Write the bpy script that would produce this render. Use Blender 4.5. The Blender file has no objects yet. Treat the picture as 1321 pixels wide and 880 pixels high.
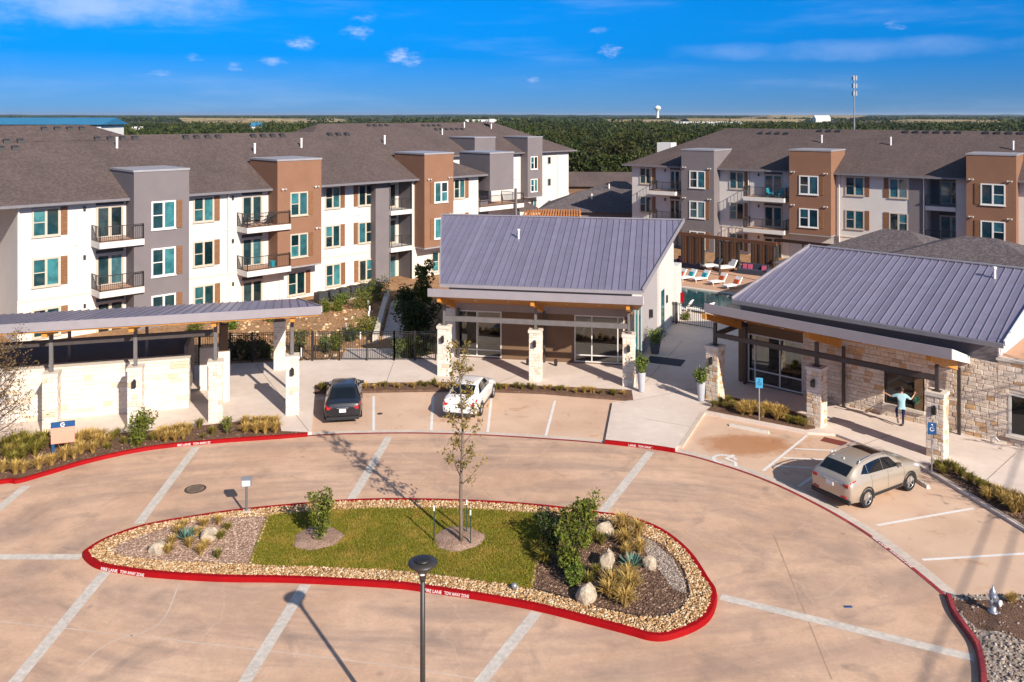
import bpy, math, random
import numpy as np
from mathutils import Vector, Matrix
random.seed(7); RNG = np.random.default_rng(11)
S = bpy.context.scene
COL = S.collection
R = math.radians
# ------------------------------------------------------------------ camera
FPX, CX, HY, CAMH = 1090.0, 660.5, 148.0, 15.1     # focal length and horizon in photo pixels, camera height in metres
cam = bpy.data.cameras.new('camera'); cam.sensor_width = 36.0
cam.lens = FPX / 1321.0 * 36.0
cam.shift_y = (HY - 440.0) / 1321.0
cam.clip_start = 0.5; cam.clip_end = 60000
camo = bpy.data.objects.new('camera', cam); COL.objects.link(camo)
camo.location = (0, 0, CAMH); camo.rotation_euler = (R(90), 0, 0)
S.camera = camo
S.render.resolution_x, S.render.resolution_y = 1024, 682
S.view_settings.view_transform = 'Standard'; S.view_settings.look = 'None'
S.view_settings.gamma = 1.0; S.view_settings.exposure = 0.70
# ------------------------------------------------------------------ sun and sky
SUN_EL = R(29.5)
SUN_AZ = math.atan2(0.55, -0.835)
SUNV = Vector((math.sin(SUN_AZ) * math.cos(SUN_EL), math.cos(SUN_AZ) * math.cos(SUN_EL), math.sin(SUN_EL)))
sl = bpy.data.lights.new('sun', 'SUN'); sl.energy = 4.6; sl.angle = R(0.53); sl.color = (1.0, 0.90, 0.77)
so = bpy.data.objects.new('sun', sl); COL.objects.link(so)
so.rotation_euler = SUNV.to_track_quat('Z', 'Y').to_euler(); so.location = SUNV * 300
W = bpy.data.worlds.new('World'); S.world = W; W.use_nodes = True
wt = W.node_tree; wt.nodes.clear()
def wn(t, **k):
    n = wt.nodes.new(t)
    for a, b in k.items(): setattr(n, a, b)
    return n
def wl(a, b): wt.links.new(a, b)
def wmath(op, a, b=None, c=None):
    n = wn('ShaderNodeMath', operation=op)
    for i, v in enumerate((a, b, c)):
        if v is None: continue
        if isinstance(v, (int, float)): n.inputs[i].default_value = v
        else: wl(v, n.inputs[i])
    return n.outputs[0]
sky = wn('ShaderNodeTexSky'); sky.sky_type = 'NISHITA'; sky.sun_disc = False
sky.sun_elevation = SUN_EL; sky.sun_rotation = SUN_AZ
sky.air_density = 1.0; sky.dust_density = 0.0; sky.ozone_density = 8.0; sky.altitude = 1500
hs = wn('ShaderNodeHueSaturation'); hs.inputs['Saturation'].default_value = 1.55; hs.inputs['Value'].default_value = 1.0
wl(sky.outputs[0], hs.inputs['Color'])
tint = wn('ShaderNodeMix', data_type='RGBA', blend_type='MULTIPLY'); tint.inputs[0].default_value = 1.0
wl(hs.outputs[0], tint.inputs[6]); tint.inputs[7].default_value = (0.56, 0.76, 0.90, 1)
tc = wn('ShaderNodeTexCoord')
sep = wn('ShaderNodeSeparateXYZ'); wl(tc.outputs['Generated'], sep.inputs[0])
# dry autumn air: the whole horizon ring stays deep blue instead of whitening
hz = wn('ShaderNodeMapRange', interpolation_type='SMOOTHSTEP'); wl(sep.outputs[2], hz.inputs[0]); hz.inputs[1].default_value = -.02; hz.inputs[2].default_value = .16
ring = wn('ShaderNodeMix', data_type='RGBA'); wl(hz.outputs[0], ring.inputs[0]); ring.inputs[6].default_value = (0.25, 0.38, 0.66, 1); ring.inputs[7].default_value = (1, 1, 1, 1)
tint2 = wn('ShaderNodeMix', data_type='RGBA', blend_type='MULTIPLY'); tint2.inputs[0].default_value = 1.0
wl(tint.outputs[2], tint2.inputs[6]); wl(ring.outputs[2], tint2.inputs[7])
# overhead the sky is the plain clear-day sky
sky2 = wn('ShaderNodeTexSky'); sky2.sky_type = 'NISHITA'; sky2.sun_disc = False; sky2.sun_elevation = SUN_EL; sky2.sun_rotation = SUN_AZ; sky2.dust_density = .6; sky2.ozone_density = 1.0; sky2.altitude = 200
hi = wn('ShaderNodeMapRange', interpolation_type='SMOOTHSTEP'); wl(sep.outputs[2], hi.inputs[0]); hi.inputs[1].default_value = .14; hi.inputs[2].default_value = .55
dome = wn('ShaderNodeMix', data_type='RGBA'); wl(hi.outputs[0], dome.inputs[0]); wl(tint2.outputs[2], dome.inputs[6]); wl(sky2.outputs[0], dome.inputs[7])
az = wmath('ARCTAN2', sep.outputs[0], sep.outputs[1])
cmb = wn('ShaderNodeCombineXYZ'); wl(az, cmb.inputs[0]); wl(wmath('MULTIPLY', sep.outputs[2], 2.2), cmb.inputs[1])
nz = wn('ShaderNodeTexNoise'); nz.inputs['Scale'].default_value = 48; nz.inputs['Detail'].default_value = 8; nz.inputs['Roughness'].default_value = 0.68
wl(cmb.outputs[0], nz.inputs['Vector'])
nz2 = wn('ShaderNodeTexNoise'); nz2.inputs['Scale'].default_value = 9; nz2.inputs['Detail'].default_value = 7; nz2.inputs['Roughness'].default_value = 0.66
wl(cmb.outputs[0], nz2.inputs['Vector'])
def smooth(v, lo, hi):
    n = wn('ShaderNodeMapRange', interpolation_type='SMOOTHSTEP'); wl(v, n.inputs[0])
    n.inputs[1].default_value = lo; n.inputs[2].default_value = hi; return n.outputs[0]
acc = None
# small fair-weather clouds low over the horizon: azimuth, elevation, half widths, density
CL = [(522, 74, 30, 15, 1.0), (460, 44, 24, 12, .8), (388, 58, 25, 11, .8), (306, 90, 20, 7, .7), (352, 82, 22, 8, .6),
      (788, 66, 20, 10, .95), (688, 103, 11, 7, .8), (1155, 43, 16, 7, .6), (208, 99, 20, 8, .55), (772, 40, 16, 6, .5),
      (250, 80, 15, 6, .4), (470, 24, 20, 10, .6)]
for (px, py, hw, hh, den) in CL:
    a0 = math.atan2(px - CX, FPX); e0 = math.atan2(HY - py, FPX)
    u = wmath('DIVIDE', wmath('SUBTRACT', az, a0), hw / FPX)
    v = wmath('DIVIDE', wmath('SUBTRACT', sep.outputs[2], math.sin(e0)), hh / FPX)
    rr = wmath('ADD', wmath('MULTIPLY', u, u), wmath('MULTIPLY', v, v))
    e = wmath('SUBTRACT', wmath('ADD', wmath('MULTIPLY', nz.outputs[0], 4.4), -1.45), rr)
    m = wmath('MULTIPLY', smooth(e, 0.0, 2.3), den)
    acc = m if acc is None else wmath('MAXIMUM', acc, m)
# thin high cirrus, all round the sky in streaks
cmb2 = wn('ShaderNodeCombineXYZ'); wl(wmath('MULTIPLY', az, 1.0), cmb2.inputs[0]); wl(wmath('MULTIPLY', sep.outputs[2], 7.0), cmb2.inputs[1])
nz3 = wn('ShaderNodeTexNoise'); nz3.inputs['Scale'].default_value = 3.1; nz3.inputs['Detail'].default_value = 8; nz3.inputs['Roughness'].default_value = 0.6
wl(cmb2.outputs[0], nz3.inputs['Vector'])
cir = wmath('MULTIPLY', smooth(nz3.outputs[0], 0.48, 0.85), 0.26)
ca, ce = math.atan2(110 - CX, FPX), math.sin(math.atan2(HY - 8, FPX))
u = wmath('DIVIDE', wmath('SUBTRACT', az, ca), 215 / FPX); v = wmath('DIVIDE', wmath('SUBTRACT', sep.outputs[2], ce), 46 / FPX)
rr = wmath('ADD', wmath('MULTIPLY', u, u), wmath('MULTIPLY', v, v))
cb = wmath('MULTIPLY', smooth(wmath('SUBTRACT', wmath('MULTIPLY', nz2.outputs[0], 2.4), wmath('ADD', rr, 0.25)), 0.0, 1.3), 0.55)
ca, ce = math.atan2(1120 - CX, FPX), math.sin(math.atan2(HY - 70, FPX))
u = wmath('DIVIDE', wmath('SUBTRACT', az, ca), 260 / FPX); v = wmath('DIVIDE', wmath('SUBTRACT', sep.outputs[2], ce), 16 / FPX)
rr = wmath('ADD', wmath('MULTIPLY', u, u), wmath('MULTIPLY', v, v))
cb2 = wmath('MULTIPLY', smooth(wmath('SUBTRACT', wmath('MULTIPLY', nz2.outputs[0], 2.4), wmath('ADD', rr, 0.2)), 0.0, 1.4), 0.20)
cov = wmath('MAXIMUM', wmath('MAXIMUM', acc, cb), wmath('MAXIMUM', cir, cb2))
mixc = wn('ShaderNodeMix', data_type='RGBA'); wl(cov, mixc.inputs[0]); wl(dome.outputs[2], mixc.inputs[6])
mixc.inputs[7].default_value = (5.2, 6.0, 8.2, 1)
bg = wn('ShaderNodeBackground'); bg.inputs[1].default_value = 0.085; wl(mixc.outputs[2], bg.inputs[0])
wo = wn('ShaderNodeOutputWorld'); wl(bg.outputs[0], wo.inputs[0])

# ------------------------------------------------------------------ helpers
def G(px, py, z=0.0):
    d = (CAMH - z) * FPX / (py - HY); return Vector(((px - CX) * d / FPX, d, z))
def at(px, py, Y): return Vector(((px - CX) * Y / FPX, Y, CAMH - (py - HY) * Y / FPX))
def crom(pts, n=8, closed=False):
    P = [Vector(p) for p in pts]; out = []; N = len(P)
    rng_ = range(N) if closed else range(N - 1)
    for i in rng_:
        p0 = P[(i - 1) % N] if (closed or i > 0) else P[0] * 2 - P[1]
        p1, p2 = P[i], P[(i + 1) % N]
        p3 = P[(i + 2) % N] if (closed or i + 2 < N) else P[-1] * 2 - P[-2]
        for k in range(n):
            t = k / n
            out.append(0.5 * ((2 * p1) + (p2 - p0) * t + (2 * p0 - 5 * p1 + 4 * p2 - p3) * t * t + (3 * p1 - p0 - 3 * p2 + p3) * t ** 3))
    if not closed: out.append(P[-1].copy())
    return out
def normals2(pts, closed=False):
    N = len(pts); out = []
    for i in range(N):
        a = pts[(i - 1) % N] if (closed or i > 0) else pts[i]
        b = pts[(i + 1) % N] if (closed or i < N - 1) else pts[i]
        t = Vector((b.x - a.x, b.y - a.y)); t.normalize(); out.append(Vector((-t.y, t.x)))   # left of travel
    return out
def offset(pts, d, closed=False):
    ns = normals2(pts, closed)
    return [Vector((p.x + n.x * d, p.y + n.y * d, p.z)) for p, n in zip(pts, ns)]

class MB:
    def __init__(s): s.v = []; s.f = []
    def add(s, vs, fs):
        b = len(s.v); s.v += [tuple(v) for v in vs]; s.f += [tuple(i + b for i in f) for f in fs]; return s
    def box(s, x0, y0, z0, x1, y1, z1):
        return s.add([(x0,y0,z0),(x1,y0,z0),(x1,y1,z0),(x0,y1,z0),(x0,y0,z1),(x1,y0,z1),(x1,y1,z1),(x0,y1,z1)],
                     [(0,3,2,1),(4,5,6,7),(0,1,5,4),(1,2,6,5),(2,3,7,6),(3,0,4,7)])
    def poly(s, pts): return s.add(pts, [tuple(range(len(pts)))])
    def prism(s, pts, z0, z1):
        n = len(pts)
        vs = [(p[0], p[1], z0) for p in pts] + [(p[0], p[1], z1) for p in pts]
        return s.add(vs, [tuple(reversed(range(n))), tuple(range(n, 2*n))] + [(i, (i+1) % n, n + (i+1) % n, n + i) for i in range(n)])
    def hexa(s, b, t):   # bottom 4 points, top 4 points
        return s.add(list(b) + list(t), [(0,3,2,1),(4,5,6,7),(0,1,5,4),(1,2,6,5),(2,3,7,6),(3,0,4,7)])
    def bar(s, a, b, w, h=None):
        a, b = Vector(a), Vector(b); h = h or w
        d = (b - a).normalized(); up = Vector((0, 0, 1)) if abs(d.z) < .95 else Vector((1, 0, 0))
        x = d.cross(up).normalized() * w / 2; y = x.cross(d).normalized() * h / 2
        return s.hexa([a - x - y, a + x - y, b + x - y, b - x - y], [a - x + y, a + x + y, b + x + y, b - x + y])
    def tube(s, path, rad, n=7, cap=True):
        P = [Vector(p) for p in path]; N = len(P)
        if not hasattr(rad, '__len__'): rad = [rad] * N
        base = len(s.v); ref = None
        for i in range(N):
            d = (P[min(i+1, N-1)] - P[max(i-1, 0)]).normalized()
            if ref is None:
                ref = d.cross(Vector((0, 0, 1)) if abs(d.z) < .9 else Vector((1, 0, 0))).normalized()
            x = (ref - d * ref.dot(d)).normalized(); ref = x; y = d.cross(x)
            for k in range(n):
                a = 2 * math.pi * k / n; s.v.append(tuple(P[i] + (x * math.cos(a) + y * math.sin(a)) * rad[i]))
        for i in range(N - 1):
            for k in range(n):
                a, b = base + i*n + k, base + i*n + (k+1) % n; s.f.append((a, b, b + n, a + n))
        if cap:
            s.f.append(tuple(base + k for k in reversed(range(n)))); s.f.append(tuple(base + (N-1)*n + k for k in range(n)))
        return s
    def lathe(s, prof, n=16, c=(0, 0, 0)):
        base = len(s.v); N = len(prof)
        for r, z in prof:
            for k in range(n):
                a = 2*math.pi*k/n; s.v.append((c[0] + r*math.cos(a), c[1] + r*math.sin(a), c[2] + z))
        for i in range(N - 1):
            for k in range(n):
                a, b = base + i*n + k, base + i*n + (k+1) % n; s.f.append((a, b, b + n, a + n))
        s.f.append(tuple(base + k for k in reversed(range(n)))); s.f.append(tuple(base + (N-1)*n + k for k in range(n)))
        return s
    def mesh(s, name, smooth=False):
        m = bpy.data.meshes.new(name); m.from_pydata(s.v, [], s.f); m.update()
        if smooth: m.polygons.foreach_set('use_smooth', [True] * len(m.polygons))
        return m
    def build(s, name, mat, parent=None, smooth=False, **k): return mk(name, s.mesh(name, smooth), mat, parent, **k)
def mk(name, mesh, mat=None, parent=None, loc=None, rot=None, scale=None, kind=None, label=None, cat=None, group=None):
    o = bpy.data.objects.new(name, mesh); COL.objects.link(o)
    if mat is not None and len(mesh.materials) == 0: mesh.materials.append(M[mat] if isinstance(mat, str) else mat)
    if parent is not None: o.parent = parent
    if loc is not None: o.location = loc
    if rot is not None: o.rotation_euler = rot
    if scale is not None: o.scale = scale
    tag(o, label, cat, group, kind); return o
def tag(o, label=None, cat=None, group=None, kind=None):
    if label: o['label'] = label
    if cat: o['category'] = cat
    if group: o['group'] = group
    if kind: o['kind'] = kind
    return o
def thing(name, label, cat, loc=(0, 0, 0), rotz=0.0, group=None):
    o = bpy.data.objects.new(name, None); COL.objects.link(o); o.empty_display_size = .2
    o.location = loc; o.rotation_euler = (0, 0, rotz); return tag(o, label, cat, group)
def struct(name, mb, mat, smooth=False): return mb.build(name, mat, None, smooth, kind='structure')
def dup(root, loc, rotz=0.0, label=None, group=None, scale=None):
    def rec(o, par):
        c = o.copy(); COL.objects.link(c); c.parent = par
        for ch in o.children: rec(ch, c)
        return c
    kids = list(root.children); c = root.copy(); COL.objects.link(c)
    for ch in kids: rec(ch, c)
    c.location = loc; c.rotation_euler = (root.rotation_euler[0], root.rotation_euler[1], rotz)
    if scale is not None: c.scale = (scale,) * 3 if isinstance(scale, (int, float)) else scale
    if label: c['label'] = label
    if group: c['group'] = group
    return c
def npmesh(name, verts, faces, mat, smooth=False):
    m = bpy.data.meshes.new(name); nv, nf, k = len(verts), len(faces), faces.shape[1]
    m.vertices.add(nv); m.vertices.foreach_set('co', np.asarray(verts, dtype=np.float32).ravel())
    m.loops.add(nf * k); m.loops.foreach_set('vertex_index', np.asarray(faces, dtype=np.int32).ravel())
    m.polygons.add(nf); m.polygons.foreach_set('loop_start', np.arange(0, nf * k, k, dtype=np.int32))
    m.polygons.foreach_set('loop_total', np.full(nf, k, dtype=np.int32))
    m.update(calc_edges=True); m.validate()
    if smooth: m.polygons.foreach_set('use_smooth', [True] * nf)
    m.materials.append(M[mat]); return m

# ------------------------------------------------------------------ materials
M = {}
class NT:
    def __init__(s, name):
        s.m = bpy.data.materials.new(name); s.m.use_nodes = True; s.t = s.m.node_tree; s.t.nodes.clear(); M[name] = s.m
        s.out = s.n('ShaderNodeOutputMaterial'); s.b = s.n('ShaderNodeBsdfPrincipled'); s.l(s.b.outputs[0], s.out.inputs[0])
        s.co = s.n('ShaderNodeTexCoord')
    def n(s, t, **k):
        n = s.t.nodes.new(t)
        for a, b in k.items(): setattr(n, a, b)
        return n
    def l(s, a, b): s.t.links.new(a, b)
    def noise(s, scale, detail=4, rough=.6, vec=None, dist=0):
        n = s.n('ShaderNodeTexNoise'); n.inputs['Scale'].default_value = scale; n.inputs['Detail'].default_value = detail
        n.inputs['Roughness'].default_value = rough; n.inputs['Distortion'].default_value = dist
        s.l(vec or s.pos(), n.inputs['Vector']); return n.outputs[0]
    def pos(s):
        if not hasattr(s, '_p'): s._p = s.n('ShaderNodeNewGeometry').outputs['Position']
        return s._p
    def ramp(s, v, stops, interp='LINEAR'):
        r = s.n('ShaderNodeValToRGB'); r.color_ramp.interpolation = interp; s.l(v, r.inputs[0]); e = r.color_ramp.elements
        while len(e) < len(stops): e.new(1)
        for x, (p, c) in zip(e, stops):
            x.position = p; x.color = (c, c, c, 1) if isinstance(c, (int, float)) else (*c, 1)
        return r.outputs[0]
    def mix(s, f, a, b, mode='MIX'):
        n = s.n('ShaderNodeMix', data_type='RGBA', blend_type=mode)
        for i, v in ((0, f), (6, a), (7, b)):
            if isinstance(v, (int, float)): n.inputs[i].default_value = v
            elif isinstance(v, tuple): n.inputs[i].default_value = (*v, 1)
            else: s.l(v, n.inputs[i])
        return n.outputs[2]
    def math(s, op, a, b=None):
        n = s.n('ShaderNodeMath', operation=op)
        for i, v in enumerate((a, b)):
            if v is None: continue
            if isinstance(v, (int, float)): n.inputs[i].default_value = v
            else: s.l(v, n.inputs[i])
        return n.outputs[0]
    def rand(s): return s.n('ShaderNodeObjectInfo').outputs['Random']
    def mapped(s, scale=(1, 1, 1), rot=(0, 0, 0), src=None):
        n = s.n('ShaderNodeMapping'); n.inputs['Scale'].default_value = scale; n.inputs['Rotation'].default_value = rot
        s.l(src or s.pos(), n.inputs[0]); return n.outputs[0]
    def bump(s, h, strength=.3, dist=.02):
        n = s.n('ShaderNodeBump'); n.inputs['Strength'].default_value = strength; n.inputs['Distance'].default_value = dist
        s.l(h, n.inputs['Height']); s.l(n.outputs[0], s.b.inputs['Normal'])
    def fin(s, col, rough=.6, spec=.4, metal=0.0):
        if isinstance(col, tuple): s.b.inputs['Base Color'].default_value = (*col, 1)
        else: s.l(col, s.b.inputs['Base Color'])
        if isinstance(rough, (int, float)): s.b.inputs['Roughness'].default_value = rough
        else: s.l(rough, s.b.inputs['Roughness'])
        s.b.inputs['Specular IOR Level'].default_value = spec; s.b.inputs['Metallic'].default_value = metal
        return s.m
def sc(c, k): return tuple(min(1, x * k) for x in c)
def simple(name, c, rough=.6, var=.12, scale=3.0, spec=.35, metal=0., bump=0., bscale=30., fine=0.0, objvar=0.0):
    t = NT(name); col = t.mix(t.ramp(t.noise(scale, 6), [(.3, 0.), (.7, 1.)]), sc(c, 1 - var), sc(c, 1 + var))
    if fine: col = t.mix(t.ramp(t.noise(bscale, 3), [(.35, 0.), (.65, 1.)]), col, t.mix(1.0, col, (1 - fine,) * 3, 'MULTIPLY'))
    if objvar:
        f = t.math('ADD', t.math('MULTIPLY', t.rand(), 2 * objvar), 1 - objvar)
        cc = t.n('ShaderNodeCombineColor'); [t.l(f, cc.inputs[i]) for i in range(3)]
        col = t.mix(1.0, col, cc.outputs[0], 'MULTIPLY')
    if bump: t.bump(t.noise(bscale, 4), bump, .02)
    return t.fin(col, rough, spec, metal)
def glass(name, dark, light, rough=.04, spec=.8):
    t = NT(name); r = t.rand()
    col = t.ramp(r, [(0., sc(dark, .45)), (.30, dark), (.52, tuple((a + b) / 2 for a, b in zip(dark, light))), (.78, light), (1., tuple(min(.6, x * 1.5 + .07) for x in light))], 'CONSTANT')
    col = t.mix(t.ramp(t.noise(1.7, 3, .5), [(.4, 0.), (.62, 1.)]), col, t.mix(1., col, (.55, .6, .62), 'MULTIPLY'))
    return t.fin(col, rough, spec)
# painted and plain surfaces
simple('white_stucco', (.61, .58, .55), .85, .04, .8, .2, bump=.15, bscale=60, fine=.05)
simple('white_trim', (.74, .72, .69), .5, .04, 2)
simple('grey_stucco', (.180, .158, .165), .85, .06, .8, .2, bump=.15, bscale=60, fine=.08)
simple('dark_grey_siding', (.30, .25, .225), .7, .08, 1.2, .3)
simple('brown_stucco', (.245, .128, .080), .85, .06, .8, .2, bump=.15, bscale=60, fine=.08)
simple('umber_panel', (.16, .095, .055), .7, .10, 1.0, .3)
simple('beige_trim', (.50, .43, .35), .5, .05, 2)
simple('coping', (.30, .29, .31), .45, .08, 2, .5)
simple('gutter_metal', (.17, .16, .175), .45, .08, 2, .5)
simple('downspout', (.62, .59, .55), .5, .05, 2)
simple('black_metal', (.018, .017, .017), .45, .2, 5, .5)
simple('bronze_metal', (.035, .030, .028), .45, .2, 5, .5)
simple('steel_brown', (.055, .043, .040), .5, .15, 3, .5)
simple('steel_grey', (.13, .12, .12), .5, .15, 3, .5)
simple('alum_frame', (.62, .60, .56), .4, .05, 3, .5)
simple('dark_frame', (.05, .045, .04), .45, .1, 3, .5)
simple('slab_white', (.62, .59, .56), .8, .05, 1.5, .2)
simple('red_paint', (.29, .003, .005), .6, .12, 1.2, .12, fine=.12, bscale=9)
simple('faded_red', (.33, .045, .05), .65, .28, 1.6, .3, fine=.35, bscale=7)
simple('sign_blue', (.012, .07, .20), .45, .05, 3, .4)
simple('sign_light_blue', (.06, .30, .50), .45, .05, 3, .4)
simple('sign_pink', (.74, .31, .22), .6, .03, 3, .3)
simple('white_paint', (.74, .73, .71), .55, .03, 3, .3)
simple('galv', (.42, .42, .43), .4, .1, 6, .5, .6)
simple('silver_paint', (.36, .37, .40), .35, .1, 8, .6, .55)
simple('rubber', (.015, .015, .016), .8, .2, 8, .3)
simple('alloy', (.62, .62, .64), .28, .05, 5, .6, .8)
simple('planter_grey', (.42, .43, .47), .55, .06, 3, .4)
simple('planter_dark', (.10, .105, .12), .55, .1, 3, .4)
simple('shutter_wood', (.22, .105, .05), .65, .18, 5, .3, objvar=.12)
simple('screen_wood', (.115, .05, .025), .65, .22, 5, .3, objvar=.2)
simple('pergola_wood', (.50, .20, .055), .6, .15, 3, .3, objvar=.12)
simple('ac_metal', (.045, .048, .055), .5, .15, 8, .4)
simple('trunk_bark', (.17, .13, .10), .9, .25, 12, .2)
simple('dark_bark', (.07, .055, .045), .9, .25, 12, .2)
simple('boulder', (.50, .41, .31), .9, .30, 4, .2, bump=1.0, bscale=12, fine=.35)
simple('concrete_stop', (.55, .50, .44), .85, .08, 3, .2)
simple('brick_red', (.17, .045, .035), .8, .1, 5, .2)
simple('deck_tan', (.50, .30, .20), .8, .07, 1.5, .2)
simple('cushion_white', (.78, .76, .74), .8, .03, 3, .2)
simple('cushion_teal', (.02, .26, .33), .8, .05, 3, .2)
simple('cushion_rust', (.42, .08, .03), .8, .05, 3, .2)
simple('cushion_pink', (.45, .09, .16), .8, .05, 3, .2)
simple('cushion_navy', (.045, .05, .075), .8, .05, 3, .2)
simple('far_metal_blue', (.03, .17, .32), .5, .08, .2, .4)
simple('far_white', (.72, .71, .68), .7, .05, .5, .3)
simple('iron', (.055, .05, .048), .7, .25, 8, .3)
simple('shirt', (.30, .48, .54), .85, .1, 14, .15)
simple('trousers', (.018, .022, .075), .85, .15, 14, .15)
simple('skin', (.50, .28, .20), .6, .05, 14, .3)
simple('hair', (.03, .018, .012), .7, .2, 30, .3)
simple('green_cloth', (.05, .13, .08), .8, .4, 25, .2)
simple('stake', (.03, .05, .035), .7, .1, 5, .3)
simple('interior_dark', (.09, .08, .07), .9, .2, 1, .2)
simple('interior_light', (.36, .32, .27), .9, .1, 1, .2)
simple('stone_cap', (.63, .56, .48), .85, .07, 2, .2, bump=.3, bscale=20)
glass('window_glass', (.012, .05, .058), (.05, .21, .23))
glass('window_glass_blue', (.010, .042, .062), (.03, .14, .19))
glass('door_glass', (.02, .05, .06), (.10, .26, .30))
glass('dark_glass', (.012, .014, .014), (.02, .022, .02), .03, .55)
# vehicle paints
for nm, c, mt in (('paint_black', (.006, .007, .012), .0), ('paint_white', (.74, .73, .72), .0), ('paint_champagne', (.50, .425, .34), .5)):
    t = NT(nm); t.b.inputs['Coat Weight'].default_value = 1.0; t.b.inputs['Coat Roughness'].default_value = .03; t.fin(c, .35, .5, mt)
simple('auto_glass', (.006, .008, .010), .03, .1, 2, .8)
simple('auto_trim', (.02, .02, .021), .6, .1, 5, .4)
simple('lamp_red', (.45, .012, .015), .15, .1, 9, .7)
simple('lamp_clear', (.62, .62, .66), .12, .08, 9, .7)
simple('plate_white', (.75, .74, .74), .4, .02, 9, .4)
# wood soffit with boards
t = NT('soffit_wood'); w = t.n('ShaderNodeTexWave'); w.inputs['Scale'].default_value = 2.2; w.inputs['Distortion'].default_value = .3
t.l(t.pos(), w.inputs['Vector'])
c = t.mix(t.ramp(t.noise(2.5, 5, .6, t.mapped((1, 6, 6))), [(.3, 0.), (.7, 1.)]), (.36, .15, .03), (.50, .235, .06))
t.fin(t.mix(t.ramp(w.outputs[1], [(0, .65), (.12, 1.)]), (.2, .09, .03), c), .5, .35)
simple('beam_wood', (.52, .23, .045), .5, .14, 4, .35)
# shingles
t = NT('shingles'); gp = t.pos()
v = t.n('ShaderNodeTexVoronoi'); v.inputs['Scale'].default_value = 7.5; t.l(t.mapped((1, 1, 1.3)), v.inputs['Vector'])
vs_ = t.n('ShaderNodeSeparateColor'); t.l(v.outputs['Color'], vs_.inputs[0])
c = t.ramp(vs_.outputs[0], [(0., (.080, .060, .058)), (.5, (.098, .075, .072)), (1., (.122, .094, .090))])
c = t.mix(t.ramp(t.noise(.35, 5), [(.3, 0.), (.7, 1.)]), t.mix(1., c, (.86, .85, .86), 'MULTIPLY'), t.mix(1., c, (1.1, 1.08, 1.06), 'MULTIPLY'))
t.bump(t.noise(14, 3), .35, .03); t.fin(c, .95, .15)
t = NT('shingles_dark'); v = t.n('ShaderNodeTexVoronoi'); v.inputs['Scale'].default_value = 8; t.l(t.pos(), v.inputs['Vector'])
vs_ = t.n('ShaderNodeSeparateColor'); t.l(v.outputs['Color'], vs_.inputs[0])
t.fin(t.ramp(vs_.outputs[0], [(0., (.075, .062, .066)), (.5, (.105, .088, .092)), (1., (.15, .127, .13))]), .95, .15)
# standing seam metal
t = NT('seam_metal'); r_ = t.rand()
c = t.mix(t.ramp(r_, [(0., 0.), (1., 1.)]), (.235, .218, .310), (.30, .277, .385))
c = t.mix(t.ramp(t.noise(1.1, 5, .65, t.mapped((1, 1, 3))), [(.3, 0.), (.75, 1.)]), c, t.mix(1., c, (.82, .80, .80), 'MULTIPLY'))
t.fin(c, .42, .5, .35)
simple('seam_cap', (.21, .197, .25), .45, .1, 2, .5, .3)
simple('seam_light', (.36, .345, .39), .40, .1, 2, .5, .35)
simple('fascia_metal', (.31, .285, .31), .45, .06, 1.5, .5, .2)
# stone veneers: colour by piece
def stone(name, stops, var=.25):
    t = NT(name); c = t.ramp(t.rand(), stops, 'LINEAR')
    c = t.mix(t.ramp(t.noise(7, 6, .65), [(.3, 0.), (.75, 1.)]), c, t.mix(1., c, (1 - var, 1 - var * 1.15, 1 - var * 1.3), 'MULTIPLY'))
    t.bump(t.noise(22, 5, .7), .6, .03); t.fin(c, .9, .2)
stone('stone_mixed', [(0., (.70, .58, .47)), (.60, (.80, .70, .59)), (.80, (.72, .54, .39)), (.91, (.64, .40, .20)), (.97, (.56, .38, .25)), (1., (.48, .37, .29))], .20)
stone('stone_pale', [(0., (.70, .62, .54)), (.55, (.77, .71, .63)), (.85, (.72, .60, .48)), (1., (.60, .47, .35))], .12)
simple('mortar', (.58, .50, .43), .95, .1, 6, .15, bump=.3, bscale=40)
simple('mortar_pale', (.70, .62, .54), .95, .06, 6, .15, bump=.3, bscale=40)
# driveway concrete: tan broom-finished slab with tyre marks, stains and hairline cracks
t = NT('drive_concrete')
c = t.mix(t.ramp(t.noise(.16, 6, .6), [(.32, 0.), (.68, 1.)]), (.56, .352, .236), (.75, .507, .358))
c = t.mix(t.ramp(t.noise(1.5, 6, .7), [(.3, 0.), (.72, 1.)]), t.mix(1., c, (.78, .78, .78), 'MULTIPLY'), c)
c = t.mix(t.ramp(t.noise(9, 4, .7), [(.35, .16), (.65, 0.)]), c, (.20, .13, .10))
# long tyre-darkened sweeps follow the loop round the island
sx = t.n('ShaderNodeSeparateXYZ'); t.l(t.pos(), sx.inputs[0])
ex = t.math('MULTIPLY', t.math('ADD', sx.outputs[0], 1.8), .36); ey = t.math('SUBTRACT', sx.outputs[1], 29.0)
rad = t.math('SQRT', t.math('ADD', t.math('MULTIPLY', ex, ex), t.math('MULTIPLY', ey, ey)))
cv = t.n('ShaderNodeCombineXYZ'); t.l(t.math('MULTIPLY', rad, 1.0), cv.inputs[0]); t.l(t.math('MULTIPLY', t.math('ARCTAN2', ey, ex), 2.0), cv.inputs[1])
sw = t.noise(1.15, 5, .62, cv.outputs[0], .5)
c = t.mix(t.ramp(sw, [(.44, 0.), (.68, .58)]), c, (.27, .200, .170))
c = t.mix(t.ramp(t.noise(.55, 5, .62, None, .6), [(.54, 0.), (.74, .60)]), c, (.19, .145, .125))
c = t.mix(t.ramp(t.noise(.33, 5, .6, t.mapped((1, 1, 1), (0, 0, .7)), .4), [(.62, 0.), (.75, .45)]), c, (.58, .42, .32))
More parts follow.
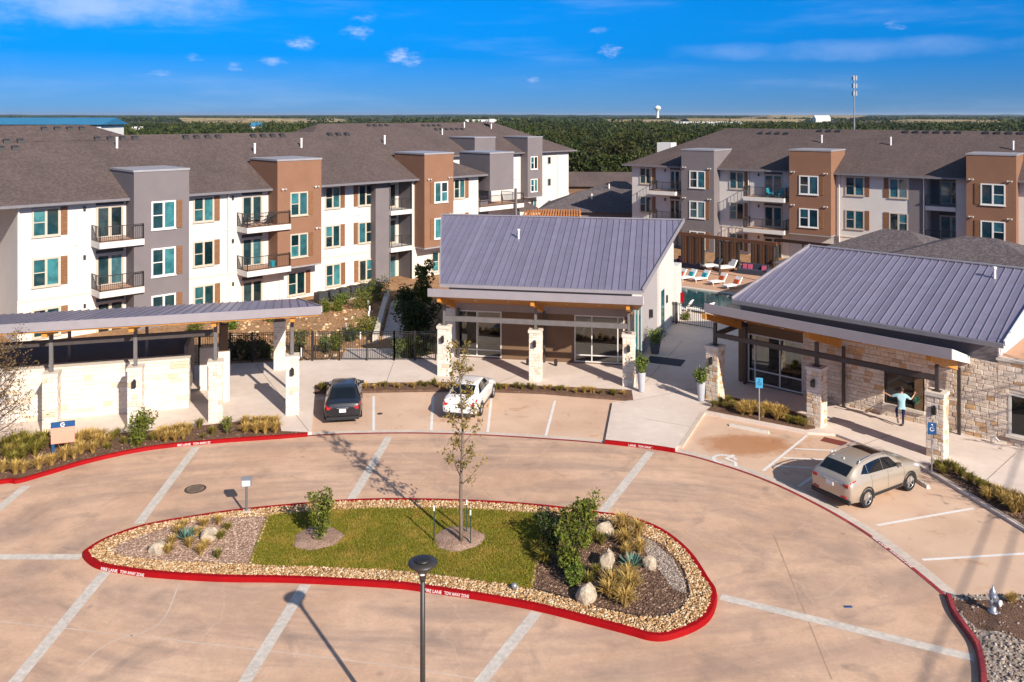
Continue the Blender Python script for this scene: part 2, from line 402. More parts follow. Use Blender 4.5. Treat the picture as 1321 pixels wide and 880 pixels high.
vo = t.n('ShaderNodeTexVoronoi', feature='DISTANCE_TO_EDGE'); vo.inputs['Scale'].default_value = .085
wv = t.n('ShaderNodeMix', data_type='RGBA'); nzc = t.n('ShaderNodeTexNoise'); nzc.inputs['Scale'].default_value = .5; nzc.inputs['Detail'].default_value = 5
t.l(t.pos(), nzc.inputs['Vector'])
va = t.n('ShaderNodeVectorMath', operation='MULTIPLY_ADD'); t.l(nzc.outputs['Color'], va.inputs[0]); va.inputs[1].default_value = (2.2, 2.2, 0); t.l(t.pos(), va.inputs[2])
t.l(va.outputs[0], vo.inputs['Vector'])
c = t.mix(t.ramp(vo.outputs[0], [(.0, .28), (.0032, 0.)]), c, (.62, .45, .33))
vd = t.n('ShaderNodeTexVoronoi'); vd.inputs['Scale'].default_value = .55; t.l(t.pos(), vd.inputs['Vector'])
c = t.mix(t.ramp(vd.outputs['Distance'], [(.0, .5), (.075, 0.)]), c, (.16, .12, .10))
c = t.mix(t.ramp(t.noise(26, 3, .7), [(.30, .22), (.5, 0.)]), c, (.25, .17, .13)); c = t.mix(t.ramp(t.noise(30, 3, .7), [(.58, 0.), (.75, .3)]), c, (.80, .60, .44))
t.bump(t.noise(40, 3), .12, .01); t.fin(c, .82, .25)
t = NT('stall_concrete')
c = t.mix(t.ramp(t.noise(.3, 6, .6), [(.3, 0.), (.7, 1.)]), (.50, .335, .24), (.64, .46, .34))
c = t.mix(t.ramp(t.noise(.9, 6, .65, None, .8), [(.58, 0.), (.74, .75)]), c, (.38, .175, .075))
c = t.mix(t.ramp(t.noise(.8, 6, .65, t.mapped((1, 1, 1), (0, 0, 1.1)), .8), [(.6, 0.), (.75, .6)]), c, (.22, .17, .14))
# rust stain left by parked vehicles
sx = t.n('ShaderNodeSeparateXYZ'); t.l(t.pos(), sx.inputs[0])
ux = t.math('DIVIDE', t.math('SUBTRACT', sx.outputs[0], 10.75), 2.2); uy = t.math('DIVIDE', t.math('SUBTRACT', sx.outputs[1], 38.6), 1.35)
rr_ = t.math('SUBTRACT', t.math('ADD', t.noise(1.1, 6, .65), .35), t.math('MULTIPLY', t.math('ADD', t.math('MULTIPLY', ux, ux), t.math('MULTIPLY', uy, uy)), .55))
c = t.mix(t.ramp(rr_, [(.22, 0.), (.62, .75)]), c, (.36, .15, .055))
t.bump(t.noise(40, 3), .12, .01); t.fin(c, .82, .25)
t = NT('walk_concrete')
c = t.mix(t.ramp(t.noise(.35, 6, .6), [(.3, 0.), (.7, 1.)]), (.60, .50, .44), (.71, .615, .55))
c = t.mix(t.ramp(t.noise(2.2, 5, .7), [(.35, .22), (.7, 0.)]), c, (.36, .31, .27))
t.bump(t.noise(40, 3), .1, .01); t.fin(c, .85, .2)
simple('ribbon_concrete', (.58, .49, .42), .85, .12, .8, .2, fine=.15, bscale=6)
simple('stripe_paint', (.60, .54, .48), .75, .10, 1.2, .2, fine=.22, bscale=6)
simple('bay_paint', (.72, .70, .68), .7, .06, 1.2, .2, fine=.12, bscale=8)
simple('joint_dark', (.20, .14, .10), .9, .2, 2, .1)
simple('kerb_concrete', (.56, .46, .38), .85, .1, 1.0, .2, fine=.12, bscale=7)
# soils and plants
def soil(name, a, b, scale=2.2, fine=30):
    t = NT(name); c = t.mix(t.ramp(t.noise(scale, 7, .7), [(.3, 0.), (.7, 1.)]), a, b)
    v = t.n('ShaderNodeTexVoronoi'); v.inputs['Scale'].default_value = fine; t.l(t.pos(), v.inputs['Vector'])
    vs_ = t.n('ShaderNodeSeparateColor'); t.l(v.outputs['Color'], vs_.inputs[0])
    c = t.mix(t.ramp(vs_.outputs[0], [(.0, .55), (.6, 0.)]), c, sc(a, .45)); c = t.mix(t.ramp(vs_.outputs[1], [(.8, 0.), (1., .5)]), c, sc(b, 1.5))
    t.bump(v.outputs[0], .8, .03); t.fin(c, .95, .1)
soil('mulch', (.11, .062, .042), (.21, .128, .090))
soil('mulch_grey', (.27, .17, .125), (.46, .31, .235))
soil('mulch_gravel', (.17, .15, .13), (.34, .31, .27), 2, 22)
soil('garden_dirt', (.26, .14, .070), (.43, .26, .145), .8, 8)
soil('river_rock', (.22, .155, .10), (.38, .27, .17), 2, 14)
soil('rubble', (.20, .16, .13), (.40, .34, .29), 2, 12)
soil('lawn_soil', (.17, .14, .016), (.32, .22, .035), 1.0, 40)
def leafmat(name, cols, rough=.55, trans=.25, big=0.0):
    t = NT(name); g = t.n('ShaderNodeNewGeometry'); 
    c = t.ramp(g.outputs['Random Per Island'], [(i / (len(cols) - 1), k) for i, k in enumerate(cols)])
    c = t.mix(t.ramp(t.noise(.8, 4), [(.3, 0.), (.7, 1.)]), t.mix(1., c, (.72, .74, .7), 'MULTIPLY'), c)
    if big: c = t.mix(t.ramp(t.noise(big, 3, .6), [(.36, 0.), (.50, .5), (.66, 1.)]), t.mix(1., c, (.55, .58, .62), 'MULTIPLY'), t.mix(1., c, (1.75, 1.5, 1.25), 'MULTIPLY'))
    t.fin(c, rough, .3)
    tr = t.n('ShaderNodeBsdfTranslucent'); t.l(c, tr.inputs[0]); mx = t.n('ShaderNodeMixShader'); mx.inputs[0].default_value = trans
    t.l(t.b.outputs[0], mx.inputs[1]); t.l(tr.outputs[0], mx.inputs[2]); t.l(mx.outputs[0], t.out.inputs[0])
leafmat('leaf_shrub', [(.06, .085, .010), (.13, .155, .018), (.26, .26, .04)])
leafmat('leaf_dark', [(.022, .042, .010), (.045, .07, .014), (.09, .115, .025)])
leafmat('leaf_bright', [(.07, .12, .015), (.14, .20, .03), (.25, .28, .05)])
leafmat('leaf_oak', [(.16, .12, .022), (.26, .19, .04), (.36, .27, .07), (.24, .14, .04)])
leafmat('leaf_brown', [(.16, .08, .03), (.25, .15, .06), (.14, .11, .05), (.32, .22, .11)])
leafmat('leaf_wood', [(.012, .026, .005), (.024, .042, .008), (.040, .060, .011), (.065, .075, .017)], .7, .12, .045)
leafmat('leaf_wood_olive', [(.024, .032, .006), (.048, .054, .010), (.080, .078, .016)], .7, .12, .045)
leafmat('grass_blond', [(.44, .27, .07), (.62, .41, .12), (.76, .55, .21)], .6, .3)
leafmat('grass_olive', [(.15, .16, .022), (.28, .24, .045), (.46, .34, .08)], .6, .3)
leafmat('lawn_blade', [(.12, .155, .013), (.20, .225, .018), (.31, .29, .030), (.46, .36, .06)], .6, .3)
t_ = M['lawn_blade'].node_tree; pb = t_.nodes['Principled BSDF'] if 'Principled BSDF' in t_.nodes else [n for n in t_.nodes if n.type == 'BSDF_PRINCIPLED'][0]
src = pb.inputs['Base Color'].links[0].from_socket; gx = t_.nodes.new('ShaderNodeNewGeometry'); nn = t_.nodes.new('ShaderNodeTexNoise'); nn.inputs['Scale'].default_value = 1.3; nn.inputs['Detail'].default_value = 5; t_.links.new(gx.outputs['Position'], nn.inputs['Vector'])
mr = t_.nodes.new('ShaderNodeMapRange'); mr.inputs[1].default_value = .46; mr.inputs[2].default_value = .72; t_.links.new(nn.outputs[0], mr.inputs[0]); mm_ = t_.nodes.new('ShaderNodeMix'); mm_.data_type = 'RGBA'
t_.links.new(mr.outputs[0], mm_.inputs[0]); t_.links.new(src, mm_.inputs[6]); mm_.inputs[7].default_value = (.42, .29, .06, 1); t_.links.new(mm_.outputs[2], pb.inputs['Base Color'])
leafmat('agave_leaf', [(.06, .13, .10), (.10, .19, .15), (.16, .26, .20)], .5, .1)
# loose stones: colour by island
t = NT('river_stone'); g = t.n('ShaderNodeNewGeometry')
c = t.ramp(g.outputs['Random Per Island'], [(0., (.20, .11, .055)), (.3, (.40, .23, .10)), (.55, (.54, .34, .17)), (.82, (.64, .47, .29)), (1., (.74, .64, .50))])
t.fin(t.mix(t.ramp(t.noise(18, 3), [(.3, 0.), (.7, 1.)]), c, t.mix(1., c, (.75, .73, .7), 'MULTIPLY')), .85, .2)
t = NT('rubble_stone'); g = t.n('ShaderNodeNewGeometry')
c = t.ramp(g.outputs['Random Per Island'], [(0., (.12, .09, .075)), (.5, (.26, .20, .17)), (1., (.48, .41, .35))]); t.fin(c, .9, .2)
# pool water
t = NT('pool_water'); t.bump(t.noise(3.0, 3), .12, .05)
t.fin(t.mix(t.ramp(t.noise(.5, 3), [(.35, 0.), (.65, 1.)]), (.004, .050, .062), (.008, .085, .095)), .04, .6)
# open country
t = NT('country')
gy = t.noise(.0035, 6, .6, t.mapped((.6, 1, 1))); 
c = t.ramp(gy, [(.42, (.020, .034, .010)), (.52, (.036, .050, .014)), (.56, (.17, .145, .07)), (.62, (.26, .20, .11)), (.66, (.05, .062, .018))])
c = t.mix(t.ramp(t.noise(.05, 4), [(.3, 0.), (.7, 1.)]), t.mix(1., c, (.6, .62, .6), 'MULTIPLY'), c)
t.fin(c, .95, .05)
soil('dry_field', (.24, .185, .10), (.36, .28, .165), .01, .05)
simple('shaded_stucco', (.36, .33, .34), .85, .05, .8, .2, bump=.15, bscale=60, fine=.05)  # clubhouse flank stucco with cast shade put into its colour
simple('far_green', (.022, .034, .014), .95, .3, .004, .05)
simple('joint_brown', (.40, .27, .19), .9, .2, 2, .1)  # brown of a single pavement joint line
t = NT('mulch_chip'); g = t.n('ShaderNodeNewGeometry')
t.fin(t.ramp(g.outputs['Random Per Island'], [(0., (.06, .035, .024)), (.5, (.14, .085, .06)), (.85, (.24, .155, .11)), (1., (.38, .27, .20))]), .95, .1)
t = NT('mulch_chip_grey'); g = t.n('ShaderNodeNewGeometry')
t.fin(t.ramp(g.outputs['Random Per Island'], [(0., (.17, .10, .07)), (.5, (.33, .22, .165)), (.85, (.45, .32, .25)), (1., (.58, .44, .36))]), .95, .1)
# ================================================================== GROUND
def inpoly(pts, poly):
    x, y = pts[:, 0], pts[:, 1]; ins = np.zeros(len(pts), bool); n = len(poly)
    for i in range(n):
        x1, y1, x2, y2 = poly[i][0], poly[i][1], poly[i-1][0], poly[i-1][1]
        c = ((y1 > y) != (y2 > y)) & (x < (x2 - x1) * (y - y1) / (y2 - y1 + 1e-12) + x1); ins ^= c
    return ins
def scatter(poly, n, rng=RNG):
    P = np.array([[p[0], p[1]] for p in poly]); lo, hi = P.min(0), P.max(0)
    q = rng.uniform(lo, hi, (n, 2)); return q[inpoly(q, P)]
def sheet(name, pts, z, mat, kind='structure', thick=0.0, parent=None):
    mb = MB()
    if thick: mb.prism([(p[0], p[1]) for p in pts], z - thick, z)
    else: mb.poly([(p[0], p[1], z) for p in pts])
    return mb.build(name, mat, parent, kind=kind)
def ribbon(name, pts, d0, d1, z, mat, closed=False, kind='structure', parent=None):
    a, b = offset(pts, d0, closed), offset(pts, d1, closed); n = len(pts); mb = MB()
    mb.v = [(p.x, p.y, z) for p in a] + [(p.x, p.y, z) for p in b]
    mb.f = [(i, (i+1) % n, n + (i+1) % n, n + i) for i in range(n if closed else n - 1)]
    return mb.build(name, mat, parent, kind=kind)
def sweep(name, pts, prof, mat, closed=False, parent=None, kind='structure'):
    ns = normals2(pts, closed); n = len(pts); k = len(prof); mb = MB()
    for p, nn in zip(pts, ns): mb.v += [(p.x + nn.x * d, p.y + nn.y * d, z) for d, z in prof]
    for i in range(n if closed else n - 1):
        j = (i + 1) % n
        mb.f += [(i*k + q, j*k + q, j*k + q + 1, i*k + q + 1) for q in range(k - 1)]
    if not closed: mb.f += [tuple(range(k)), tuple((n-1)*k + q for q in reversed(range(k)))]
    return mb.build(name, mat, parent, kind=kind)
def line(name, a, b, w, z, mat, kind='structure'):
    a, b = Vector(a), Vector(b); d = (b - a); d.z = 0; d.normalize(); n = Vector((-d.y, d.x, 0)) * w / 2
    return sheet(name, [a - n, b - n, b + n, a + n], z, mat, kind)
KERB = [(0, -.02), (.0, .0), (.025, .13), (.05, .15), (.17, .15), (.18, .13), (.18, -.02)]

# open country, out to the horizon
NR = 64; mb = MB(); rings = [1., 200., 600., 2000., 8000., 40000.]
for r_ in rings:
    for k in range(NR):
        a = 2*math.pi*k/NR; mb.v.append((r_*math.cos(a), 60 + r_*math.sin(a), -.35))
for i in range(len(rings) - 1):
    for k in range(NR): mb.f.append((i*NR + k, i*NR + (k+1) % NR, (i+1)*NR + (k+1) % NR, (i+1)*NR + k))
struct('terrain', mb, 'country')
sheet('garden_ground', [(-95, 49), (120, 40), (130, 118), (30, 190), (-95, 160)], -.03, 'garden_dirt')
sheet('driveway', [(-70, -4), (70, -4), (70, 50), (-70, 50)], 0.0, 'drive_concrete')

# --- kerb lines (photo points turned into ground points)
leftk = crom([G(-260, 668), G(-120, 645)] + [G(x, y) for x, y in ((0, 625), (23, 624), (60, 613.6), (121, 596), (194, 581), (273, 572.7), (357, 566.7), (397, 563.5))], 6)
arc = crom([G(x, y) for x, y in ((397, 563), (450, 560.5), (530, 559.5), (610, 561.5), (690, 566), (780, 573), (870, 584.5), (940, 603.5), (1000, 626), (1060, 655.5), (1110, 685), (1150, 714), (1190, 746), (1219, 771))], 6)
rightk = crom([G(x, y) for x, y in ((1219, 771), (1227, 793), (1244.5, 818), (1256, 836), (1261, 858), (1263, 885), (1260, 960), (1240, 1060))], 5)
# sidewalk slab: everything behind the kerbs and bays
i870 = min(range(len(arc)), key=lambda i: (arc[i] - G(870, 584.5)).length)
i781 = min(range(len(arc)), key=lambda i: (arc[i] - G(781, 573)).length)
raised = arc[i781:i870 + 1]
lk_in = offset(leftk, .18)
z = .12
front = lk_in + [G(402, 561), G(406, 506.5, z), G(500, 503.5, z), G(600, 502, z), G(700, 505.5, z), G(818, 516, z), G(790, 519, z)] \
    + offset(raised, .18) + [G(910, 532, z), G(1042, 557.5, z), G(1078, 563), G(1186, 600, z), G(1321, 682, z), G(1480, 790, z)]
walk_poly = [(p.x, p.y) for p in front] + [(48, 22), (48, 40), (22, 60), (14, 66), (10, 66), (-6, 52.0), (-12, 51.6), (-48, 46)]
sheet('sidewalk', walk_poly, z, 'walk_concrete', thick=.16)
for a, b in ((G(700, 470, z), G(640, 495, z)), (G(508, 467, z), G(498, 494, z)), (G(330, 470, z), G(398, 556, z)), (G(880, 440, z), G(822, 505, z)), (G(925, 452, z), G(822, 470, z)), (G(905, 500, z), G(800, 520, z)), (G(1110, 575, z), G(1150, 560, z)), (G(1250, 640, z), G(1310, 585, z)), (G(830, 540, z), G(900, 552, z))):
    line('pavement_joint', a, b, .025, z + .004, 'joint_dark')
# parking bays
bayA = [G(406, 507.5), G(500, 505), G(600, 503.5), G(700, 507), G(818, 517.5), G(789, 521)]
bayA = bayA + [Vector(p) for p in reversed(offset(arc[:i781 + 1], .02))]
sheet('parking_bay', bayA, .004, 'stall_concrete')
bayB = [G(880, 580), G(910, 533), G(1042, 559), G(1078, 563), G(1186, 600.5), G(1321, 683), G(1480, 792), G(1420, 860)] + [G(1300, 772), G(1240, 768)]
bayB = bayB + [Vector(p) for p in reversed(offset(arc[i870:], .02))]
sheet('parking_bay', bayB, .004, 'stall_concrete')
# flush ribbon kerb with a red line on its drive side
ribbon('kerb_ribbon', arc[:i781 + 1], .14, .45, .010, 'ribbon_concrete')
ribbon('kerb_ribbon', arc[i870:], .14, .52, .010, 'ribbon_concrete')
ribbon('fire_lane_line', arc[:i781 + 1], 0, .14, .012, 'faded_red')
ribbon('fire_lane_line', arc[i870:], 0, .14, .012, 'faded_red')
k_left = sweep('kerb', leftk, KERB, 'red_paint')
k_mid = sweep('kerb', raised, KERB, 'red_paint')
k_right = sweep('kerb', rightk, KERB, 'faded_red')
# pale kerbs of the planted strips
sweep('kerb', [G(1188, 602), G(1321, 684), G(1480, 794)], [(0, -.02), (0, .14), (.17, .14), (.17, -.02)], 'kerb_concrete')
sweep('kerb', [G(406, 507.8), G(500, 505.2), G(600, 503.8), G(700, 507.3), G(816, 517.2)], [(0, -.02), (0, .135), (.28, .135), (.28, .0)], 'kerb_concrete')
sweep('kerb', [G(910, 533.4), G(1040, 558.4)], [(0, -.02), (0, .135), (.5, .135), (.5, .0)], 'kerb_concrete')
sweep('kerb', [G(881, 579), G(910, 534)], [(0, -.02), (0, .13), (.2, .13), (.2, .0)], 'kerb_concrete')
# painted lines
for (x0, y0, x1, y1) in ((253, 577, 178.7, 675.7), (502, 563.5, 453, 645), (839, 583, 777, 661), (34, 627, -40, 688), (-30, 718.5, 105, 718.5),
                         (136, 738, -10, 915), (394, 754.5, 300, 905), (692, 790, 600, 905), (929, 770, 1256, 849)):
    a, b = G(x0, y0), G(x1, y1); line('lane_marking', a, b, .36, .005, 'stripe_paint')
for (x0, y0, x1, y1) in ((482, 511, 482, 558.5), (559, 511, 556, 557.5), (634, 513, 629, 559), (716, 517, 704, 563), (1041, 562, 984, 608)):
    line('bay_line', G(x0, y0), G(x1, y1), .13, .009, 'bay_paint')
for (x0, y0, x1, y1) in ((1131, 678, 1256, 656), (1190, 722.5, 1330, 714), (1025, 579, 1088, 582), (1010, 591, 1066, 593), (997, 601, 1050, 604), (1030, 628, 1062, 606)):
    line('bay_line', G(x0, y0), G(x1, y1), .13, .009, 'bay_paint')
line('bay_edge', G(790, 521), G(782, 569), .10, .010, 'joint_dark')
line('tactile_strip', G(1061, 566.5), G(1091, 573.5), .6, .013, 'brick_red')
for pl, m_ in (([(-20, 800), (90, 811.5), (330, 838), (500, 858.5), (640, 880)], 'ribbon_concrete'), ([(998, 690), (1073, 876)], 'joint_brown'),
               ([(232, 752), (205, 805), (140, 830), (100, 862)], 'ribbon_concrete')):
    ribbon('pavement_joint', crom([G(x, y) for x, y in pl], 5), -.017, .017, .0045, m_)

# --- lettering on the kerb faces
def text_mesh(body, width=None, height=None, depth=.002):
    cu = bpy.data.curves.new('lettering', 'FONT'); cu.body = body; cu.align_x = 'CENTER'; cu.align_y = 'CENTER'; cu.extrude = depth
    o = bpy.data.objects.new('lettering', cu); COL.objects.link(o)
    bpy.context.view_layer.update()
    me = bpy.data.meshes.new_from_object(o.evaluated_get(bpy.context.evaluated_depsgraph_get()))
    bpy.data.objects.remove(o); bpy.data.curves.remove(cu)
    co = np.array([v.co[:] for v in me.vertices]); lo, hi = co.min(0), co.max(0)
    sx = width / (hi[0] - lo[0]) if width else 1; sy = height / (hi[1] - lo[1]) if height else sx
    for v in me.vertices: v.co = ((v.co.x - (lo[0]+hi[0])/2) * sx, (v.co.y - (lo[1]+hi[1])/2) * sy, v.co.z)
    return me
TXT = {w: text_mesh(w, None, .1) for w in ('FIRE LANE', 'TOW AWAY ZONE')}
def kerb_text(parent, pts, px, py, L, flat=False, closed=False, mat='white_paint'):
    ns = normals2(pts, closed); tgt = G(px, py); i = min(range(len(pts)), key=lambda q: (Vector(pts[q]) - tgt).length)
    pos, cum = [], 0
    for frac, w, wd in ((-.30, 'FIRE LANE', .36), (.20, 'TOW AWAY ZONE', .52)):
        c = tgt; n = ns[i]; t_ = Vector((n.y, -n.x, 0)); base = Vector((pts[i].x, pts[i].y, 0))
        base = base + t_ * (tgt - base).dot(t_)
        p = base + t_ * (frac * L); out = Vector((-n.x, -n.y, 0))
        me = TXT[w]; co_w = max(v.co.x for v in me.vertices) * 2
        if flat:
            mat3 = Matrix((t_, Vector((n.x, n.y, 0)), Vector((0, 0, 1)))).transposed(); loc = p + Vector((n.x, n.y, 0)) * .07 + Vector((0, 0, .018))
        else:
            up = (Vector((0, 0, .13)) + Vector((n.x, n.y, 0)) * .025).normalized(); nn = t_.cross(up)
            mat3 = Matrix((t_, up, nn)).transposed(); loc = p + Vector((n.x, n.y, 0)) * .0125 + Vector((0, 0, .068)) + nn * .006
        o = mk('lettering', me, mat, parent, loc=loc); o.rotation_euler = mat3.to_euler(); o.scale = (L * wd / co_w, .95, 1)

# ================================================================== ISLAND
near = [(106, 719), (122, 733), (153.6, 740), (198, 745.7), (281, 751), (376, 752.5), (500, 759), (549.6, 764.7), (619, 775), (689, 788), (758.5, 805.5), (811, 819.4), (838.6, 827), (863, 826.5), (898, 814), (918.7, 796.8), (925.7, 769)]
far = [(915, 744.5), (891, 709.7), (856, 682), (814, 666), (772.5, 659.5), (723.7, 653), (654, 646.7), (567, 643), (480, 642.6), (408, 646.7), (312.6, 655.6), (249, 664.5), (185.4, 676), (137.7, 692), (112, 706.5)]
isl = crom([G(x, y) for x, y in near] + [Vector((*G(x, y, .13).xy, 0)) for x, y in far], 4, True)
k_isl = sweep('kerb', isl, [(0, -.02), (0, 0), (.03, .13), (.055, .15), (.20, .15), (.22, .12), (.22, .02)], 'red_paint', True)
kerb_text(k_isl, isl, 158, 741, 1.75, closed=True); kerb_text(k_isl, isl, 577, 768, 1.55, closed=True)
kerb_text(k_left, leftk, 252, 575, 1.75); kerb_text(k_mid, raised, 826, 578.5, 1.75)
kerb_text(k_right, arc[i870:], 1148, 713, 2.2, flat=True, mat='stripe_paint')
isl_in = offset(isl, .2, True)
sheet('gravel_bed', isl_in, .09, 'river_rock')
zi = .14
lawn = [G(x, y, zi) for x, y in ((348, 664.5), (420, 658), (500, 655.5), (584, 656), (650, 659), (701, 663), (697, 690), (690, 725), (685, 759), (640, 752), (584, 744), (500, 735), (400, 731), (324, 728), (336, 695))]
bedl = [G(x, y, zi) for x, y in ((144, 711), (152, 702), (190, 688), (227, 676), (284, 668), (346, 664.8), (334, 695), (322, 727.8), (260, 725.5), (217, 723.5), (180, 720), (157, 717.5))]
bedr = [G(x, y, zi) for x, y in ((687, 759), (692, 725), (699, 690), (703, 663), (745, 666), (771, 671), (814, 682), (856, 703), (880, 731), (889, 762), (880, 783), (856, 795), (821, 794), (776, 784.5), (724, 769))]
sheet('lawn', lawn, zi, 'lawn_soil', thick=.06)
sheet('planting_bed', bedl, zi - .01, 'mulch_grey', thick=.06)
sheet('planting_bed', bedr, zi - .01, 'mulch', thick=.06)
ribbon('steel_edging', crom(bedr[8:] + bedr[:1], 4), -.02, .02, zi + .025, 'black_metal')
def mound(name, px, py, rx, h, mat, z0=zi):
    c = G(px, py, z0); mb = MB(); n = 28; rg = [(0, 1.), (.5, .92), (.82, .6), (1., 0.)]
    for q, hh in rg:
        for k in range(n):
            a = 2*math.pi*k/n; j = 1 + .07 * math.sin(3*a + px) + .05 * math.sin(7*a)
            mb.v.append((c.x + q*rx*j*math.cos(a), c.y + q*rx*j*math.sin(a), z0 + .006 + h*hh + (.02*math.sin(5*a + 9*q) if 0 < q < 1 else 0)))
    for i in range(3):
        for k in range(n): mb.f.append((i*n + k, (i+1)*n + k, (i+1)*n + (k+1) % n, i*n + (k+1) % n))
    return mb.build(name, mat, None, True, kind='structure')
mound('mulch_ring', 592, 695, .88, .10, 'mulch_grey'); mound('mulch_ring', 410, 694, .86, .07, 'mulch_grey')
# loose stones of the border: too many to count
def rocks(name, pts, zs, smin, smax, mat, seed=3, squash=.6):
    rng = np.random.default_rng(seed); n = len(pts)
    base = np.array([(-1,-1,-1),(1,-1,-1),(1,1,-1),(-1,1,-1),(-1,-1,1),(1,-1,1),(1,1,1),(-1,1,1),(0,0,1.35),(0,0,-1.2)], float)
    base[:8] *= .78
    fc = np.array([(0,1,5),(0,5,4),(1,2,6),(1,6,5),(2,3,7),(2,7,6),(3,0,4),(3,4,7),(4,5,8),(5,6,8),(6,7,8),(7,4,8)])
    s = rng.uniform(smin, smax, (n, 1, 1)) * rng.uniform(.65, 1.25, (n, 1, 3)); s[:, :, 2] *= squash
    V = base[None] * (1 + rng.uniform(-.22, .22, (n, 10, 3))) * s
    a = rng.uniform(0, 6.28, n); ca, sa = np.cos(a)[:, None], np.sin(a)[:, None]
    x = V[:, :, 0]*ca - V[:, :, 1]*sa; y = V[:, :, 0]*sa + V[:, :, 1]*ca
    V = np.stack([x + pts[:, :1], y + pts[:, 1:2], V[:, :, 2] + np.asarray(zs).reshape(-1, 1)], 2)
    Fc = fc[None] + (np.arange(n) * 10)[:, None, None]
    return npmesh(name, V.reshape(-1, 3), Fc.reshape(-1, 3), mat)
q = scatter(isl_in, 100000); keep = np.ones(len(q), bool)
for pl in (lawn, bedl, bedr): keep &= ~inpoly(q, pl)
q = q[keep]; q = q[(q[:, 1] < 60)]
mk('border_gravel', rocks('border_gravel', q, .12 + RNG.uniform(0, .03, len(q)), .018, .044, 'river_stone'), None, kind='stuff', label='tan river stones between the red kerb and the island beds', cat='gravel')
# lawn blades
def blades(name, pts, z, h0, h1, w, mat, seed=5, lean=.5):
    rng = np.random.default_rng(seed); n = len(pts); a = rng.uniform(0, 6.28, n); h = rng.uniform(h0, h1, n)
    dx, dy = np.cos(a) * w, np.sin(a) * w; l = rng.normal(0, lean, (n, 2)) * h[:, None]
    p = np.column_stack([pts, np.full(n, z)])
    V = np.stack([p + np.column_stack([-dx, -dy, 0*dx]), p + np.column_stack([dx, dy, 0*dx]), p + np.column_stack([l, h])], 1)
    return npmesh(name, V.reshape(-1, 3), np.arange(3*n).reshape(-1, 3), mat)
lc_ = sum((Vector(p) for p in lawn), Vector()) / len(lawn); lawn_x = [lc_ + (p - lc_) * 1.02 for p in lawn]
q = scatter(lawn_x, 95000); keep = np.ones(len(q), bool)
for px, py, r_ in ((592, 695, .84), (410, 694, .82)):
    c = G(px, py, zi); keep &= np.hypot(q[:, 0] - c.x, q[:, 1] - c.y) > r_
q = q[keep]
mk('lawn_grass', blades('lawn_grass', q, zi, .025, .065, .012, 'lawn_blade'), None, kind='stuff', label='mown green grass of the island lawn', cat='grass')

# ================================================================== PLANTED STRIPS
zb = .15
bed_left = [(p.x, p.y) for p in offset(leftk, .19)] + [G(x, y, zb).xy for x, y in ((363, 556), (361, 545), (356, 536.5), (300, 544.5), (230, 552), (180, 556.5), (120, 561), (60, 567), (0, 574), (-120, 592), (-260, 612))]
sheet('planting_bed', bed_left, zb, 'mulch', thick=.1)
bed_c = [G(x, y, zb).xy for x, y in ((406, 506), (500, 503.5), (600, 502), (700, 505.5), (817, 515.5), (815, 503), (700, 497.5), (600, 492.5), (500, 493.5), (406, 496.5))]
sheet('planting_bed', bed_c, zb, 'mulch', thick=.1)
bed_d = [G(x, y, zb).xy for x, y in ((912, 529), (1040, 554), (1052, 552), (1046, 536), (985, 521), (938, 511), (924, 519))]
sheet('planting_bed', bed_d, zb, 'mulch', thick=.1)
bed_r = [G(x, y, zb).xy for x, y in ((1197, 602), (1321, 677), (1480, 786), (1480, 735), (1321, 642), (1222, 598), (1210, 596))]
sheet('planting_bed', bed_r, zb, 'mulch', thick=.1)
rk_in = offset(rightk, .19)
bed_h = [(p.x, p.y) for p in rk_in] + [(30, 10), (40, 20), G(1420, 820).xy, G(1330, 771).xy, G(1240, 771.5).xy]
sheet('planting_bed', bed_h, .10, 'rubble')
bh = [G(1226, 774, .1).xy, G(1330, 774, .1).xy, G(1420, 822, .1).xy, G(1330, 830, .1).xy, G(1290, 815, .1).xy, G(1262, 812, .1).xy, G(1248, 800, .1).xy]
sheet('mulch_patch', bh, .106, 'mulch')
q = scatter(bed_h, 40000); q = q[(q[:, 1] > 17) & (q[:, 0] < 24)]; q = q[~inpoly(q, bh) | (RNG.random(len(q)) < .12)]
mk('rubble_stones', rocks('rubble_stones', q, .11 + 0*q[:, 0], .016, .055, 'rubble_stone', 8), None, kind='stuff', label='grey broken rock spread behind the hydrant kerb', cat='gravel')
# garden beyond the fence: stone litter, walk, low retaining wall
gz = -.03
q = scatter([G(300, 465).xy, G(440, 466).xy, G(540, 395).xy, G(420, 388).xy, G(260, 420).xy], 700)
mk('garden_stones', rocks('garden_stones', q, -.02 + 0*q[:, 0], .03, .16, 'river_stone', 9), None, kind='stuff', label='tan stones scattered over the orange garden dirt behind the fence', cat='gravel')
sheet('garden_path', [G(x, y) for x, y in ((493, 437), (505, 388), (524, 388), (520, 437))], .02, 'walk_concrete', thick=.08)
sheet('garden_path', [G(x, y) for x, y in ((440, 466), (445, 450), (522, 450), (520, 466))], .024, 'walk_concrete', thick=.08)
mb = MB(); a, b = G(484, 442), G(500, 381); mb.bar((a.x, a.y, .2), (b.x, b.y, .2), .35, .6)
mb.build('retaining_wall', 'stone_cap', None, label='low pale stone retaining wall along the garden path', cat='wall')

